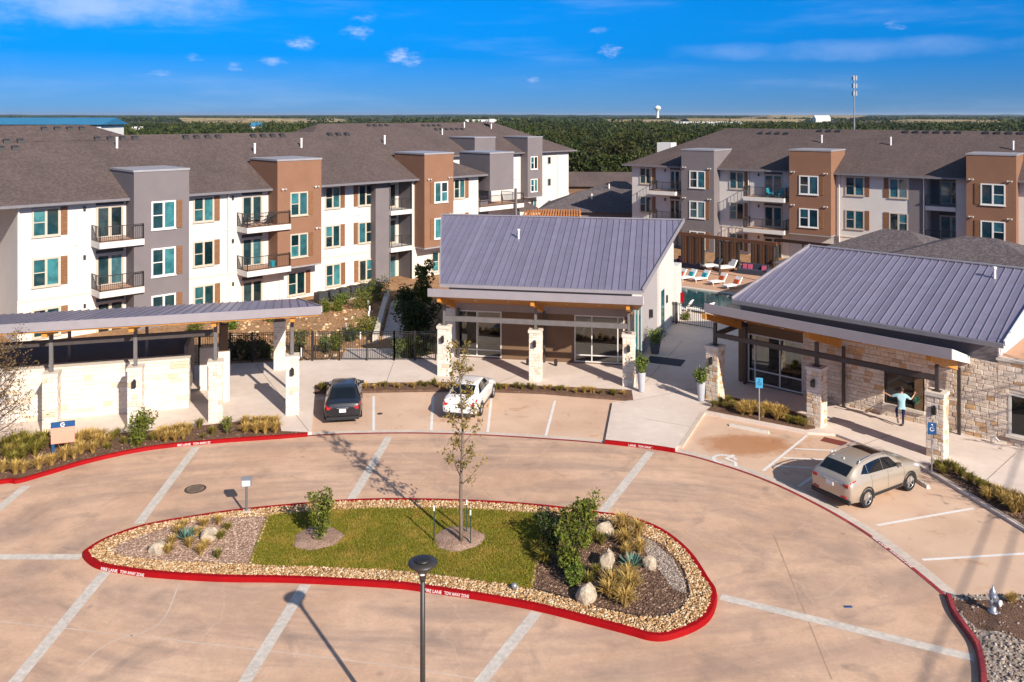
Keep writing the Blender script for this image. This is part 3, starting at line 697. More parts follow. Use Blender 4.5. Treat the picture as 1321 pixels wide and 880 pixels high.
gp = [G(x, y, zi) for x, y in ((824, 692), (842, 698), (868, 722), (882, 748), (885, 765), (868, 760), (850, 735), (832, 712))]
sheet('gravel_patch', gp, zi - .004, 'mulch_gravel')
q = scatter(gp, 5000); mk('gravel_litter', rocks('gravel_litter', q, zi + 0*q[:, 0], .012, .035, 'rubble_stone', 77), None, kind='stuff', label='grey gravel patch in the round island bed', cat='gravel')
def chips(name, poly, n, z, mat, label, seed, cut=None):
    q = scatter(poly, n, np.random.default_rng(seed))
    if cut is not None: q = q[~inpoly(q, [(p[0], p[1]) for p in cut])]
    mk(name, rocks(name, q, z + 0*q[:, 0], .012, .042, mat, seed, .35), None, kind='stuff', label=label, cat='mulch')
chips('mulch_chips', bedr, 11000, zi - .005, 'mulch_chip', 'loose brown bark chips in the round island bed', 71, gp)
chips('mulch_chips', bedl, 9000, zi - .005, 'mulch_chip_grey', 'loose pale bark chips in the pointed island bed', 72)
chips('mulch_chips', bed_left, 9000, zb + .004, 'mulch_chip', 'loose brown bark chips behind the long red kerb', 73)
chips('mulch_chips', bed_r, 5000, zb + .004, 'mulch_chip', 'loose brown bark chips before the stone wall', 74)
# ================================================================== APARTMENT BUILDINGS
class Frame:
    """local frame of a facade: x runs along it, +y into the building, z up"""
    def __init__(s, p, ang): s.o = Vector((p[0], p[1])); s.a = ang; s.d = Vector((math.cos(ang), math.sin(ang))); s.i = Vector((-math.sin(ang), math.cos(ang)))
    def s(s_, px, off=0.0):
        t = (px - CX) / FPX; b = s_.o + s_.i * off; return (t * b.y - b.x) / (s_.d.x - t * s_.d.y)
    def z(s_, px, py, off=0.0):
        b = s_.o + s_.i * off + s_.d * s_.s(px, off); return CAMH - (py - HY) * b.y / FPX
    def w(s_, x, y, z=0): p = s_.o + s_.d * x + s_.i * y; return Vector((p.x, p.y, z))
    def loc(s_, v): q = Vector((v[0], v[1])) - s_.o; return q.dot(s_.d), q.dot(s_.i)
    def thing(s_, name, label, cat, group=None): return thing(name, label, cat, (s_.o.x, s_.o.y, 0), s_.a, group)
FL = [-.3, 3.05, 6.4]; WH, WB = 1.92, .56
_cache = {}
def window_mesh(w, h, part):
    k = (round(w, 2), round(h, 2), part); w, h = k[0], k[1]
    if k in _cache: return _cache[k]
    mb = MB(); f = .11
    if part == 'frame':
        mb.box(-w/2, -.07, 0, -w/2 + f, .02, h); mb.box(w/2 - f, -.07, 0, w/2, .02, h)
        mb.box(-w/2 + f, -.068, h - f, w/2 - f, .02, h); mb.box(-w/2 + f, -.068, 0, w/2 - f, .02, f)
        mb.box(-.075, -.066, f, .075, .02, h - f); mb.box(-w/2 - .05, -.11, -.06, w/2 + .05, .02, -.003)
    elif part == 'sash':
        mb.box(-w/2 + f, -.05, h*.5 - .03, -.075, .0, h*.5 + .03)
    elif part == 'up': mb.box(-w/2 + f, -.02, h*.5 + .03, -.075, .0, h - f)
    elif part == 'lo': mb.box(-w/2 + f, -.03, f, -.075, -.0, h*.5 - .03)
    elif part == 'side': mb.box(.075, -.02, f, w/2 - f, .0, h - f)
    _cache[k] = mb.mesh(part); return _cache[k]
def shutter_mesh(w, h):
    k = (round(w, 2), round(h, 2), 'shutter'); w, h = k[0], k[1]
    if k not in _cache:
        mb = MB(); n = 10; d = h / n
        for i in range(n): mb.box(-w/2, -.05 - .008 * (i % 2), i*d + .008, w/2, .01, (i+1)*d - .008)
        mb.box(-w/2 + .01, -.03, 0, w/2 - .01, .005, h); _cache[k] = mb.mesh('shutter')
    return _cache[k]
def add_window(par, x0, x1, y, z0, h, shutter=None, sw=.42, glassm='window_glass', trim='beige_trim', flip=False):
    w = x1 - x0; xc = (x0 + x1) / 2; fx = -1 if flip else 1
    o = mk('window', window_mesh(w, h, 'frame'), trim, par, loc=(xc, y, z0), scale=(fx, 1, 1))
    mk('sash', window_mesh(w, h, 'sash'), trim, o)
    for p in ('up', 'lo', 'side'): mk('pane', window_mesh(w, h, p), glassm, o)
    if shutter:
        xs = x1 + .06 + sw/2 if shutter == 'R' else x0 - .06 - sw/2
        mk('shutter', shutter_mesh(sw, h), 'shutter_wood', par, loc=(xs, y, z0))
    return o
def rail_mesh(pts, h=1.05, gap=.13):
    mb = MB()
    for a, b in zip(pts[:-1], pts[1:]):
        a, b = Vector(a), Vector(b); L = (b - a).length; n = max(2, int(L / gap))
        mb.bar(a + Vector((0, 0, h)), b + Vector((0, 0, h)), .05); mb.bar(a + Vector((0, 0, .08)), b + Vector((0, 0, .08)), .04)
        for i in range(n + 1):
            p = a.lerp(b, i / n); mb.bar(p + Vector((0, 0, .02)), p + Vector((0, 0, h - .02)), .055 if i in (0, n, n // 2) else .017)
    return mb
def add_door(par, x0, x1, y, z0, h=2.3, glassm='door_glass'):
    w = x1 - x0; mb = MB(); f = .1
    mb.box(0, -.06, 0, f, .03, h); mb.box(w - f, -.06, 0, w, .03, h); mb.box(f, -.058, h - f, w - f, .03, h); mb.box(w/2 - .06, -.056, 0, w/2 + .06, .03, h - f)
    o = mb.build('door', 'beige_trim', par, loc=(x0, y, z0))
    for a, b in ((f, w/2 - .06), (w/2 + .06, w - f)): MB().box(a + .05, -.03, .18, b - .05, .0, h - f - .05).build('pane', glassm, o); MB().box(a, -.022, 0, b, .001, h - f).build('leaf', 'beige_trim', o)
    MB().box(x0, y - .03, z0 + h + .06, x1, y + .01, z0 + h + .30).build('transom', 'dark_frame', par)
    return o
def add_balcony(par, x0, x1, y, z, proj=1.5, posts=True, slab='slab_white'):
    MB().box(x0, y - proj, z - .42, x1, y, z).build('balcony_slab', slab, par)
    MB().box(x0 + .05, y - proj + .05, z + .003, x1 - .05, y - .002, z + .01).build('balcony_floor', 'deck_tan', par)
    rail_mesh([(x0 + .05, y - .03, z), (x0 + .05, y - proj + .05, z), (x1 - .05, y - proj + .05, z), (x1 - .05, y - .03, z)]).build('railing', 'bronze_metal', par)
def add_tower(par, x0, x1, y, z0, z1, mat, depth=1.6, back=3.0):
    MB().box(x0, y, z0, x1, y + depth + back, z1).build('tower', mat, par)
    MB().box(x0 - .05, y - .05, z1, x1 + .05, y + depth + back + .05, z1 + .14).build('coping', 'coping', par)
    MB().box(x0, y + .002, z0 - .12, x1, y + depth, z0 - .002).build('tower_base', 'coping', par)
def hip_roof(par, x0, x1, y0, y1, z0, slope, hipL=True, hipR=True, mat='shingles', name='roof', th=.16, rl=None, rr=None):
    ym = (y0 + y1) / 2; h = (ym - y0) * slope; zr = z0 + h; run = ym - y0
    a = x0 + (rl if rl is not None else (run if hipL else 0)); b = x1 - (rr if rr is not None else (run if hipR else 0))
    mb = MB(); vs = [(x0, y0, z0), (x1, y0, z0), (x1, y1, z0), (x0, y1, z0), (a, ym, zr), (b, ym, zr)]
    mb.add(vs, [(0, 1, 5, 4), (2, 3, 4, 5), (1, 2, 5), (3, 0, 4), (3, 2, 1, 0)])
    o = mb.build(name, mat, par)
    mb = MB(); mb.box(x0, y0 - .1, z0 - th, x1, y0 - .002, z0 + .02); mb.box(x0 - .1, y0 - .1, z0 - th, x0 - .002, y1, z0 + .02); mb.box(x1 + .002, y0 - .1, z0 - th, x1 + .1, y1, z0 + .02)
    mb.build('gutter', 'gutter_metal', par)
    return a, b, ym, zr, o
def roof_bits(par, roof_args, vents, pipes):
    """rows of dark box vents near the ridge and white pipes lower on the front slope"""
    x0, y0, z0, slope = roof_args
    for x, y in vents:
        z = z0 + (y - y0) * slope; mb = MB(); mb.hexa([(x-.25, y-.25, z-.15), (x+.25, y-.25, z-.15), (x+.25, y+.25, z+.05), (x-.25, y+.25, z+.05)], [(x-.22, y-.22, z+.14), (x+.22, y-.22, z+.14), (x+.2, y+.2, z+.26), (x-.2, y+.2, z+.26)])
        mb.build('roof_vent', 'bronze_metal', par)
    for x, y in pipes:
        z = z0 + (y - y0) * slope; mb = MB(); mb.lathe([(.09, -.1), (.09, .75), (.11, .76), (.11, .84), (.02, .86)], 8, (x, y, z)); mb.build('vent_pipe', 'white_trim', par)
def wall_lamp(par, x, y, z):
    MB().box(x - .07, y - .12, z, x + .07, y, z + .28).build('wall_lamp', 'bronze_metal', par)
def flood_lamp(par, x, y, z):
    mb = MB(); mb.box(x - .06, y - .06, z, x + .06, y, z + .12)
    for q in (-.16, .16): mb.lathe([(.05, 0), (.09, .12), (.02, .13)], 8, (x + q, y - .14, z))
    mb.build('flood_lamp', 'downspout', par)
EAVE = 9.2
# ---------------------------------------------------------------- left block
FLf = Frame((-32.4, 55.35), R(44.35)); A = FLf.s
L = FLf.thing('apartment_building', 'long three-storey block with two brown towers and a grey one beside the canopy walk', 'building')
P = 1.5
xr = A(617)
MB().box(0, 0, -.4, A(414.6), 16, 9.4).build('wall', 'white_stucco', L)
OB = 1.0   # the bay past the brown tower stands a metre back
MB().box(A(414.6) + .002, OB, -.4, A(484.6, OB), 16, 9.4).build('wall', 'white_stucco', L)
xb0, xb1 = A(503.7), A(531.7)
MB().box(A(484.6, .2), .2, -.4, xb0, 15.9, 9.38).build('pier', 'grey_stucco', L)
MB().box(xb0 + .002, 2.0, -.4, xb1 - .002, 15.9, 9.37).build('recess_wall', 'white_stucco', L)
MB().box(xb1, .0, -.4, xr, 16, 9.4).build('wall', 'white_stucco', L)
# pale stone ground storey, a finger proud
for a_, b_, y_ in ((.0, A(156), 0), (A(244), A(414.6), 0), (A(414.6) + .01, A(484) - .01, OB), (xb1 + .01, xr, 0)):
    MB().box(a_ - .03, y_ - .07, -.4, b_, y_ - .002, 2.75).build('stone_base', 'mortar_pale', L)
    MB().box(a_ - .05, y_ - .12, 2.752, b_, y_ - .002, 2.86).build('stone_ledge', 'stone_cap', L)
rects = [(41, 77, 0, 'R', 0), (244 + 5, 275.5, 0, 'R', 0), (419, 438.5, OB, 'R', 0), (462, 481, OB, 'L', 1), (585, 599.5, 0, 'R', 0)]
for px0, px1, y, sh, fl in rects:
    for k in range(3): add_window(L, A(px0, y), A(px1, y), y - (.07 if k == 0 else 0), FL[k] + WB, WH, sh, flip=fl == 1)
# grey tower
g0, g1 = A(172.8, -P), A(244, -P)
add_tower(L, g0, g1, -P, -.4, FLf.z(205, 221, -P), 'grey_stucco')
for k in range(3): add_window(L, A(195, -P), A(226.5, -P), -P, FL[k] + WB - .05, WH + .1, 'R', trim='white_trim')
# brown towers hang over the ground storey
for px0, px1, w0, w1, sh, top, low in ((358, 414.6, 374, 397, 'R', 207, 343.7), (547.6, 585, 560, 577.5, 'L', 199, 323)):
    t0, t1 = A(px0, -P), A(px1, -P)
    add_tower(L, t0, t1, -P, 2.9, FLf.z((px0 + px1)/2, top, -P), 'brown_stucco')
    for k in (1, 2): add_window(L, A(w0, -P), A(w1, -P), -P, FL[k] + WB, WH, sh, flip=sh == 'L', trim='white_trim')
    add_window(L, A(w0 - 4, 0), A(w1 - 4, 0), -.07, FL[0] + WB, WH, 'R')
    flood_lamp(L, t0 + .5, -P, FL[2] + 2.7); flood_lamp(L, t1 - .4, -P, FL[1] + 2.7); flood_lamp(L, t1 - .5, -P, FL[2] + 2.75)
# balconies
LBAL = (A(305), A(361))
for px0, px1, d0, d1 in ((117, 174, 123.5, 159), (305, 361, 311.5, 338)):
    x0, x1 = A(px0), A(px1)
    MB().box(x0 + .0, -.03, 3.0, x1, -.004, 9.3).build('wall_panel', 'white_stucco', L)
    for k in (1, 2): add_balcony(L, x0, x1, -.03, FL[k], 1.75)
    for k in (0, 1, 2): add_door(L, A(d0), A(d1), -.085 if k == 0 else -.035, FL[k] + .02); wall_lamp(L, A(d0) - .75, -.03, FL[k] + 2.1)
for k in (1, 2):
    MB().box(xb0 - .02, -.12, FL[k] - .4, xb1 + .02, 1.99, FL[k]).build('balcony_slab', 'slab_white', L)
    rail_mesh([(xb0 + .05, -.06, FL[k]), (xb1 - .05, -.06, FL[k])]).build('railing', 'bronze_metal', L)
for k in range(3): add_door(L, xb0 + .5, xb0 + 2.1, 1.99, FL[k] + .02)
MB().box(xb0 + .003, .1, -.4, xb0 + .06, 1.99, 9.3).build('recess_side', 'grey_stucco', L)
MB().box(xb1 - .06, .1, -.4, xb1 - .003, 1.99, 9.3).build('recess_side', 'grey_stucco', L)
for x_ in (.05, A(294), A(360), A(531)):
    MB().tube([(x_, -.13, -.2), (x_, -.13, 8.9), (x_, -.5, 9.1)], .06, 8).build('downspout', 'downspout', L)
for x_, y_ in ((A(60), -.02), (A(262), -.02), (A(440, OB), OB - .02)):
    for k in (1, 2): MB().box(x_ + 1.6, y_ - .05, FL[k] - .25, x_ + 1.95, y_, FL[k] - .1).build('dryer_vent', 'downspout', L)
ra, rb, rm, rz, ro = hip_roof(L, -9, xr + .9, -.65, 17.5, EAVE, .47, False, True)
roof_bits(L, (0, -.65, EAVE, .47), [(x + j*.95, rm - .7) for x, n in ((7.5, 4), (14.5, 4), (20.6, 4), (28.5, 3)) for j in range(n)],
          [(8.5, 6.4), (19.3, 4.9), (24.2, 5.6), (33.5, 5.8)])
# the ridge stands higher over the left end
k_ = .47; zf = lambda y: EAVE + k_ * (y + .65)
mb = MB(); mb.add([(-9, 7.6, zf(7.6) + .03), (10.6, 7.6, zf(7.6) + .03), (7.6, 10.1, zf(10.1) + .03), (-9, 10.1, zf(10.1) + .03), (7.6, 12.4, zf(10.1)), (-9, 12.4, zf(10.1)), (10.6, 15, zf(7.6)), (-9, 15, zf(7.6))], [(0, 1, 2, 3), (3, 2, 4, 5), (1, 6, 4, 2), (5, 4, 6, 7)]); mb.build('roof', 'shingles', L)
# wing running back from the left end
mb = MB(); mb.box(-14, 8, -.4, -.02, 42, 9.4); mb.build('wing_wall', 'white_stucco', L)
mb = MB(); zr = EAVE + .47 * 9.3
mb.add([(-15, -.62, EAVE), (3.6, 9.0, 13.45), (3.6, 42, EAVE), (-15, 42, EAVE), (-5.7, 9, zr), (-5.7, 42, zr)], [(1, 2, 5, 4), (0, 4, 5, 3), (0, 1, 4)])
mb.build('roof', 'shingles', L)
roof_bits(L, (0, -.65, EAVE, .47), [(4.2 + j*.9, 9.4) for j in range(4)] + [(-1.2 + j*.9, 6.6) for j in range(4)] + [(1.2 + j*.9, 7.6) for j in range(2)], [(-2.5, 12.5)])
MB().box(-7.9, 3.6, 11, -5.6, 4.6, 12.9).build('roof_hatch', 'white_trim', L)
# far end: corner terraces under a grey parapet box
xe = xr + .02; LXE = xe
MB().box(xe, 3.2, -.4, xe + 9, 15, 8.0).build('wall', 'white_stucco', L)
MB().box(xe, .9, -.4, xe + 2.2, 3.19, 8.0).build('end_pier', 'grey_stucco', L)
MB().box(A(632, -1) , -1.0, 7.55, A(662.6, -1), 3.6, FLf.z(647, 198, -1)).build('parapet_box', 'grey_stucco', L)
MB().box(A(632, -1) - .05, -1.05, FLf.z(647, 198, -1), A(662.6, -1) + .05, 3.65, FLf.z(647, 198, -1) + .14).build('coping', 'coping', L)
for k in (1, 2): add_balcony(L, xe + .01, xe + 6.2, 3.19, FL[k] - .5, 3.4)
MB().box(xe + 4.6, -.6, 0, xe + 4.8, -.4, 7.54).build('post', 'grey_stucco', L)
for k in (0, 1, 2): add_door(L, xe + 2.6, xe + 4.2, 3.19, FL[k] - .48)
mb = MB(); mb.add([(xe + 6.3, .6, 5.1), (xe + 9.2, .6, 5.1), (xe + 9.2, 3.2, 5.9), (xe + 6.3, 3.2, 5.9), (xe + 6.3, .6, 4.95), (xe + 9.2, .6, 4.95), (xe + 9.2, 3.2, 5.7), (xe + 6.3, 3.2, 5.7)],
                   [(0, 1, 2, 3), (7, 6, 5, 4), (0, 4, 5, 1), (1, 5, 6, 2), (3, 7, 4, 0)]); mb.build('porch_roof', 'shingles', L)

# ---------------------------------------------------------------- block behind, same direction
pB = at(690, 200, 126); n_ = FLf.i
FBf = Frame((pB.x + n_.x*1.5, pB.y + n_.y*1.5), R(44.35)); B = FBf.s
Bk = FBf.thing('apartment_building', 'three-storey block with pale end wall and two grey towers in front of the dark wood', 'building')
bx0, bx1 = B(560), B(733.4)
MB().box(bx0, 0, -.4, bx1, 16, 9.6).build('wall', 'white_stucco', Bk)
for px0, px1, zt, zb_ in ((612.5, 639, 178, 5.9), (681, 699.7, 177.4, 2.9)):
    t0, t1 = (B(px0, -P), B(px1, -P)); 
    if px0 > 650: t0 = B(680.8, -P)
    add_tower(Bk, t0, t1, -P, zb_, FBf.z((px0+px1)/2, zt, -P), 'grey_stucco', 1.6, 4.0)
    for k in ((2,) if px0 < 650 else (1, 2)): add_window(Bk, t0 + .9 * (t1-t0)/5.0, t0 + 3.3*(t1-t0)/5.0, -P, FL[k] + WB, WH, 'R', trim='white_trim')
add_window(Bk, B(684), B(692), -.0, FL[0] + WB, WH, None)
for k in range(3): 
    o = MB().box(B(705.8), -.06, FL[k] + 1.05, B(710.6), -.002, FL[k] + 2.25).build('window', 'beige_trim', Bk); MB().box(B(706.6), -.08, FL[k] + 1.15, B(709.8), -.062, FL[k] + 2.15).build('pane', 'window_glass_blue', o)
MB().tube([(B(718.6), -.1, -.2), (B(718.6), -.1, 9.0)], .07, 8).build('downspout', 'downspout', Bk)
MB().box(B(722), -.08, -.4, bx1 + .05, -.002, 2.8).build('stone_base', 'mortar_pale', Bk)
a_, b_, m_, z_, o_ = hip_roof(Bk, bx0 - 22, bx1 + 1.0, -.8, 18, 9.5, .47, True, True)
roof_bits(Bk, (0, -.8, 9.5, .47), [(B(590) + j*1.0, m_ - 1.0) for j in range(4)] + [(B(600) + j, m_ - 2.2) for j in range(6)] + [(B(520) + j, m_ - .8) for j in range(4)], [(B(600), 5.0), (B(640), 7.0)])
mb = MB(); mb.lathe([(.1, 0), (.1, .8), (.5, 1.0), (.55, 1.5), (.05, 1.3)], 10, (B(672), 6.5, 9.5 + 7.3*.47)); mb.build('dish', 'white_trim', Bk)

# ---------------------------------------------------------------- right block
dR = Vector((1400, -1090)).normalized()
FRf = Frame((25.05 - dR.x*12, 92 - dR.y*12), math.atan2(dR.y, dR.x)); A = FRf.s
sh0 = A(815.5); FRf = Frame(FRf.w(sh0, 0), FRf.a); A = FRf.s
Rb = FRf.thing('apartment_building', 'three-storey block with brown towers standing behind the pool', 'building')
xr = A(1420)
xb0, xb1 = A(1194), A(1233)
MB().box(0, 0, -.4, xb0, 16, 9.4).build('wall', 'white_stucco', Rb)
MB().box(xb0 + .002, 2.2, -.4, xb1 - .002, 15.9, 9.37).build('recess_wall', 'grey_stucco', Rb)
MB().box(xb1, 0, -.4, xr, 16, 9.4).build('wall', 'white_stucco', Rb)
MB().box(A(1173), -.06, -.4, xb0 - .002, -.002, 9.3).build('wall_panel', 'grey_stucco', Rb)
for a_, b_ in ((0, A(879)), (A(932), A(1018)), (A(1083), A(1172))):
    MB().box(a_ - .03, -.07, -.4, b_, -.002, 2.75).build('stone_base', 'mortar_pale', Rb); MB().box(a_ - .05, -.12, 2.752, b_, -.002, 2.86).build('stone_ledge', 'stone_cap', Rb)
for px0, px1, sh in ((825.5, 841, 'R'), (941, 960, 'R'), (1090.5, 1115, 'R'), (1147, 1171.5, 'L')):
    for k in range(3): add_window(Rb, A(px0), A(px1), -.07 if k == 0 else 0, FL[k] + WB, WH, sh, glassm='window_glass_blue', flip=sh == 'L')
for px0, px1, w0, w1, sh, top, mat_, zb_ in ((879, 921, 889.5, 910, 'R', 194.5, 'grey_stucco', -.4), (1018, 1072, 1031, 1056, 'R', 195, 'brown_stucco', 2.9), (1246.5, 1311, 1265, 1297, 'L', 200.5, 'brown_stucco', 2.9)):
    t0, t1 = A(px0, -P), A(px1, -P)
    add_tower(Rb, t0, t1, -P, zb_, FRf.z((px0+px1)/2, top, -P), mat_)
    for k in ((0, 1, 2) if zb_ < 0 else (1, 2)): add_window(Rb, A(w0, -P), A(w1, -P), -P, FL[k] + WB, WH, sh, glassm='window_glass_blue', trim='white_trim', flip=sh == 'L')
    flood_lamp(Rb, t0 + .4, -P, FL[2] + 2.75); flood_lamp(Rb, t1 - .5, -P, FL[2] + 2.7); flood_lamp(Rb, t1 - .5, -P, FL[1] + 2.7); flood_lamp(Rb, t0 + .4, -P, FL[1] + 2.7)
for px0, px1, d0, d1 in ((847, 880, 864.5, 877.5), (967, 1019, 986, 1009.5)):
    x0, x1 = A(px0), A(px1) 
    MB().box(x0, -.03, 3.0, x1, -.004, 9.3).build('wall_panel', 'white_stucco', Rb)
    for k in (1, 2): add_balcony(Rb, x0, x1, -.03, FL[k], 1.75)
    for k in (0, 1, 2): add_door(Rb, A(d0), A(d1), -.085 if k == 0 else -.035, FL[k] + .02, glassm='window_glass_blue'); wall_lamp(Rb, A(d0) - .6, -.03, FL[k] + 2.1)
for k in (1, 2):
    MB().box(xb0 - .02, -.12, FL[k] - .4, xb1 + .02, 2.19, FL[k]).build('balcony_slab', 'slab_white', Rb)
    rail_mesh([(xb0 + .05, -.06, FL[k]), (xb1 - .05, -.06, FL[k])]).build('railing', 'bronze_metal', Rb)
for k in range(3): add_door(Rb, xb0 + .8, xb0 + 2.8, 2.19, FL[k] + .02)
for x_ in (A(966), A(1083), A(1192)): MB().tube([(x_, -.13, -.2), (x_, -.13, 8.9), (x_, -.5, 9.1)], .06, 8).build('downspout', 'downspout', Rb)
ra, rb, rm, rz, ro = hip_roof(Rb, -.9, xr, -.65, 17.5, EAVE, .47, True, False)
roof_bits(Rb, (0, -.65, EAVE, .47), [(A(985, 8) + j*1.0, rm - 1.2) for j in range(4)] + [(A(1062, 9) + j*1.0, rm - .5) for j in range(3)] + [(A(1172, 9) + j, rm - .5) for j in range(6)] + [(A(1275, 9) + j, rm - .5) for j in range(4)],
          [(A(1060, 5.4), 5.4), (A(1149, 5.2), 5.2), (A(1307, 4.8), 4.8)])
RBAL = (A(967), A(1019))
MB().box(A(850, 13), 12.5, 9, A(868, 13), 14, 11.4).build('roof_hatch', 'white_trim', Rb)
# chairs set out on the balconies
def balcony_chair(Fr, x, y, z, rz, mat, label, group=None):
    p = Fr.w(x, y, z); o = thing('balcony_chair', label, 'chair', p, Fr.a + rz, group)
    MB().box(-.28, -.28, .40, .28, .28, .46).build('seat', mat, o); MB().hexa([(-.28, .24, .46), (.28, .24, .46), (.28, .29, .46), (-.28, .29, .46)], [(-.28, .36, .95), (.28, .36, .95), (.28, .41, .95), (-.28, .41, .95)]).build('backrest', mat, o)
    for sx_ in (-.25, .25):
        for sy_ in (-.25, .25): MB().box(sx_ - .02, sy_ - .02, 0, sx_ + .02, sy_ + .02, .40).build('leg', mat, o)
        MB().box(sx_ - .03, -.28, .62, sx_ + .03, .30, .66).build('arm', mat, o)
a_, b_ = LBAL
for i, (x, rz) in enumerate(((a_ + .7, R(70)), (a_ + 2.3, R(-60)), (a_ + 3.4, R(20)))): balcony_chair(FLf, x, -.95, FL[2] + .012, rz, 'steel_brown', 'dark chair on the furnished top balcony beside the brown tower', 'chairs on the furnished balcony')
MB().lathe([(.28, .68), (.28, .72), (.03, .72), (.03, .02), (.2, 0), (.01, 0)], 12).build('balcony_table', 'steel_brown', None, loc=FLf.w(a_ + 1.5, -.95, FL[2] + .012), label='small round dark table on the furnished top balcony', cat='table')
MB().lathe([(.16, 0), (.22, .5), (.19, .5), (.17, .42), (.01, .42)], 12).build('balcony_pot', 'cushion_teal', None, loc=FLf.w(a_ + 2.4, -1.3, FL[1] + .012), label='bright teal pot on the lower balcony beside the brown tower', cat='pot')
a_, b_ = RBAL
for x, rz in ((a_ + 2.6, R(40)), (a_ + 3.6, R(-30))): balcony_chair(FRf, x, -.9, FL[2] + .012, rz, 'cushion_teal', 'teal chair on the balcony of the block by the pool', 'teal balcony chairs')
for x, rz in ((LXE + .9, R(20)), (LXE + 2.0, R(-20))): balcony_chair(FLf, x, 1.2, FL[2] - .49, rz, 'steel_brown', 'dark chair on the corner terrace under the grey parapet box', 'chairs on the corner terrace')
# ================================================================== STONEWORK
def rough_block(seed):
    rng = np.random.default_rng(seed); mb = MB()
    e = .09; o = [(-.5, -.5), (.5, -.5), (.5, .5), (-.5, .5)]; i_ = [(-.5 + e, -.5 + e), (.5 - e, -.5 + e), (.5 - e, .5 - e), (-.5 + e, .5 - e)]
    j = lambda: rng.uniform(-.045, .045)
    vs = [(x + j()*.5, 0, z_ + j()*.5) for x, z_ in o] + [(x + j()*.5, -.62 + j()*3, z_ + j()*.5) for x, z_ in o] + [(x + j(), -1 + j()*4, z_ + j()) for x, z_ in i_]
    fs = [(k, (k+1) % 4, 4 + (k+1) % 4, 4 + k) for k in range(4)] + [(4 + k, 4 + (k+1) % 4, 8 + (k+1) % 4, 8 + k) for k in range(4)] + [(8, 9, 10, 11)]
    mb.add(vs, fs); return mb
def place_stones(par, rects, mat, y, depth=.05, axis='front', x=0, limit=300):
    """rects in (a0,a1,z0,z1) on a face; the first `limit` are objects, the rest one mesh"""
    key = 'blk_' + mat
    if key not in _cache: 
        _cache[key] = []
        for s_ in range(7):
            m = rough_block(s_).mesh('stone'); m.materials.append(M[mat]); _cache[key].append(m)
    rest = MB()
    for n, (a0, a1, z0, z1) in enumerate(rects):
        d = depth * random.uniform(.7, 1.25); c = ((a0+a1)/2, (z0+z1)/2); sc_ = (a1 - a0 - .009, d, z1 - z0 - .009)
        if n < limit:
            if axis == 'front': mk('stone', random.choice(_cache[key]), None, par, loc=(c[0], y, c[1]), scale=sc_)
            else: mk('stone', random.choice(_cache[key]), None, par, loc=(x, c[0], c[1]), rot=(0, 0, R(90)), scale=sc_)
        else:
            b = rough_block(n % 50)
            if axis == 'front': rest.add([(c[0] + v[0]*sc_[0], y + v[1]*d, c[1] + v[2]*sc_[2]) for v in b.v], b.f)
    if rest.v: rest.build('stonework', mat, par, kind='stuff')
def courses(a0, a1, z0, z1, hmin, hmax, lmin, lmax, holes=()):
    out = []; z = z0
    while z < z1 - .02:
        h = min(random.uniform(hmin, hmax), z1 - z)
        if z1 - z - h < .08: h = z1 - z
        a = a0
        while a < a1 - .02:
            l = random.uniform(lmin, lmax)
            if a1 - a - l < lmin * .7: l = a1 - a
            l = min(l, a1 - a); segs = [(a, a + l)]
            for (h0, h1, g0, g1) in holes:
                if z < g1 - .03 and z + h > g0 + .03:
                    ns = []
                    for p, q_ in segs:
                        if q_ <= h0 or p >= h1: ns.append((p, q_))
                        else:
                            if p < h0 - .06: ns.append((p, h0))
                            if q_ > h1 + .06: ns.append((h1, q_))
                    segs = ns
            for p, q_ in segs:
                if lmax < .7 and h > .26 and random.random() < .35: out += [(p, q_, z, z + h*.5), (p, q_, z + h*.5, z + h)]
                else: out.append((p, q_, z, z + h))
            a += l
        z += h
    return out
def stone_column(par, x0, y0, w, h, mat, z0=.1, lamp=True):
    c = MB().box(x0, y0, z0, x0 + w, y0 + w, h - .16).build('column', 'mortar_pale' if mat == 'stone_pale' else 'mortar', par)
    place_stones(c, courses(x0 - .03, x0 + w + .03, z0, h - .16, .11, .24, .16, .36), mat, y0, .034)
    place_stones(c, courses(y0, y0 + w + .03, z0, h - .16, .11, .24, .16, .36), mat, 0, .045, 'side', x0 + w)
    MB().box(x0 - .07, y0 - .07, h - .158, x0 + w + .07, y0 + w + .07, h).build('cap', 'stone_cap', c)
    if lamp:
        mb = MB(); xm = x0 + w/2; mb.box(xm - .05, y0 - .10, h - .95, xm + .05, y0 - .04, h - .55); mb.box(xm - .09, y0 - .22, h - .9, xm + .09, y0 - .10, h - .6)
        mb.build('lantern', 'black_metal', c)
    return c
def clip_x(poly, a, b):
    for val, sgn in ((a, 1), (b, -1)):
        out = []
        for i in range(len(poly)):
            p, q_ = poly[i - 1], poly[i]; dp, dq = (p[0] - val) * sgn, (q_[0] - val) * sgn
            if dp >= 0: 
                out.append(p)
                if dq < 0: t_ = dp / (dp - dq); out.append((p[0] + (q_[0]-p[0])*t_, p[1] + (q_[1]-p[1])*t_))
            elif dq >= 0: t_ = dp / (dp - dq); out.append((p[0] + (q_[0]-p[0])*t_, p[1] + (q_[1]-p[1])*t_))
        poly = out
        if not poly: return []
    return poly
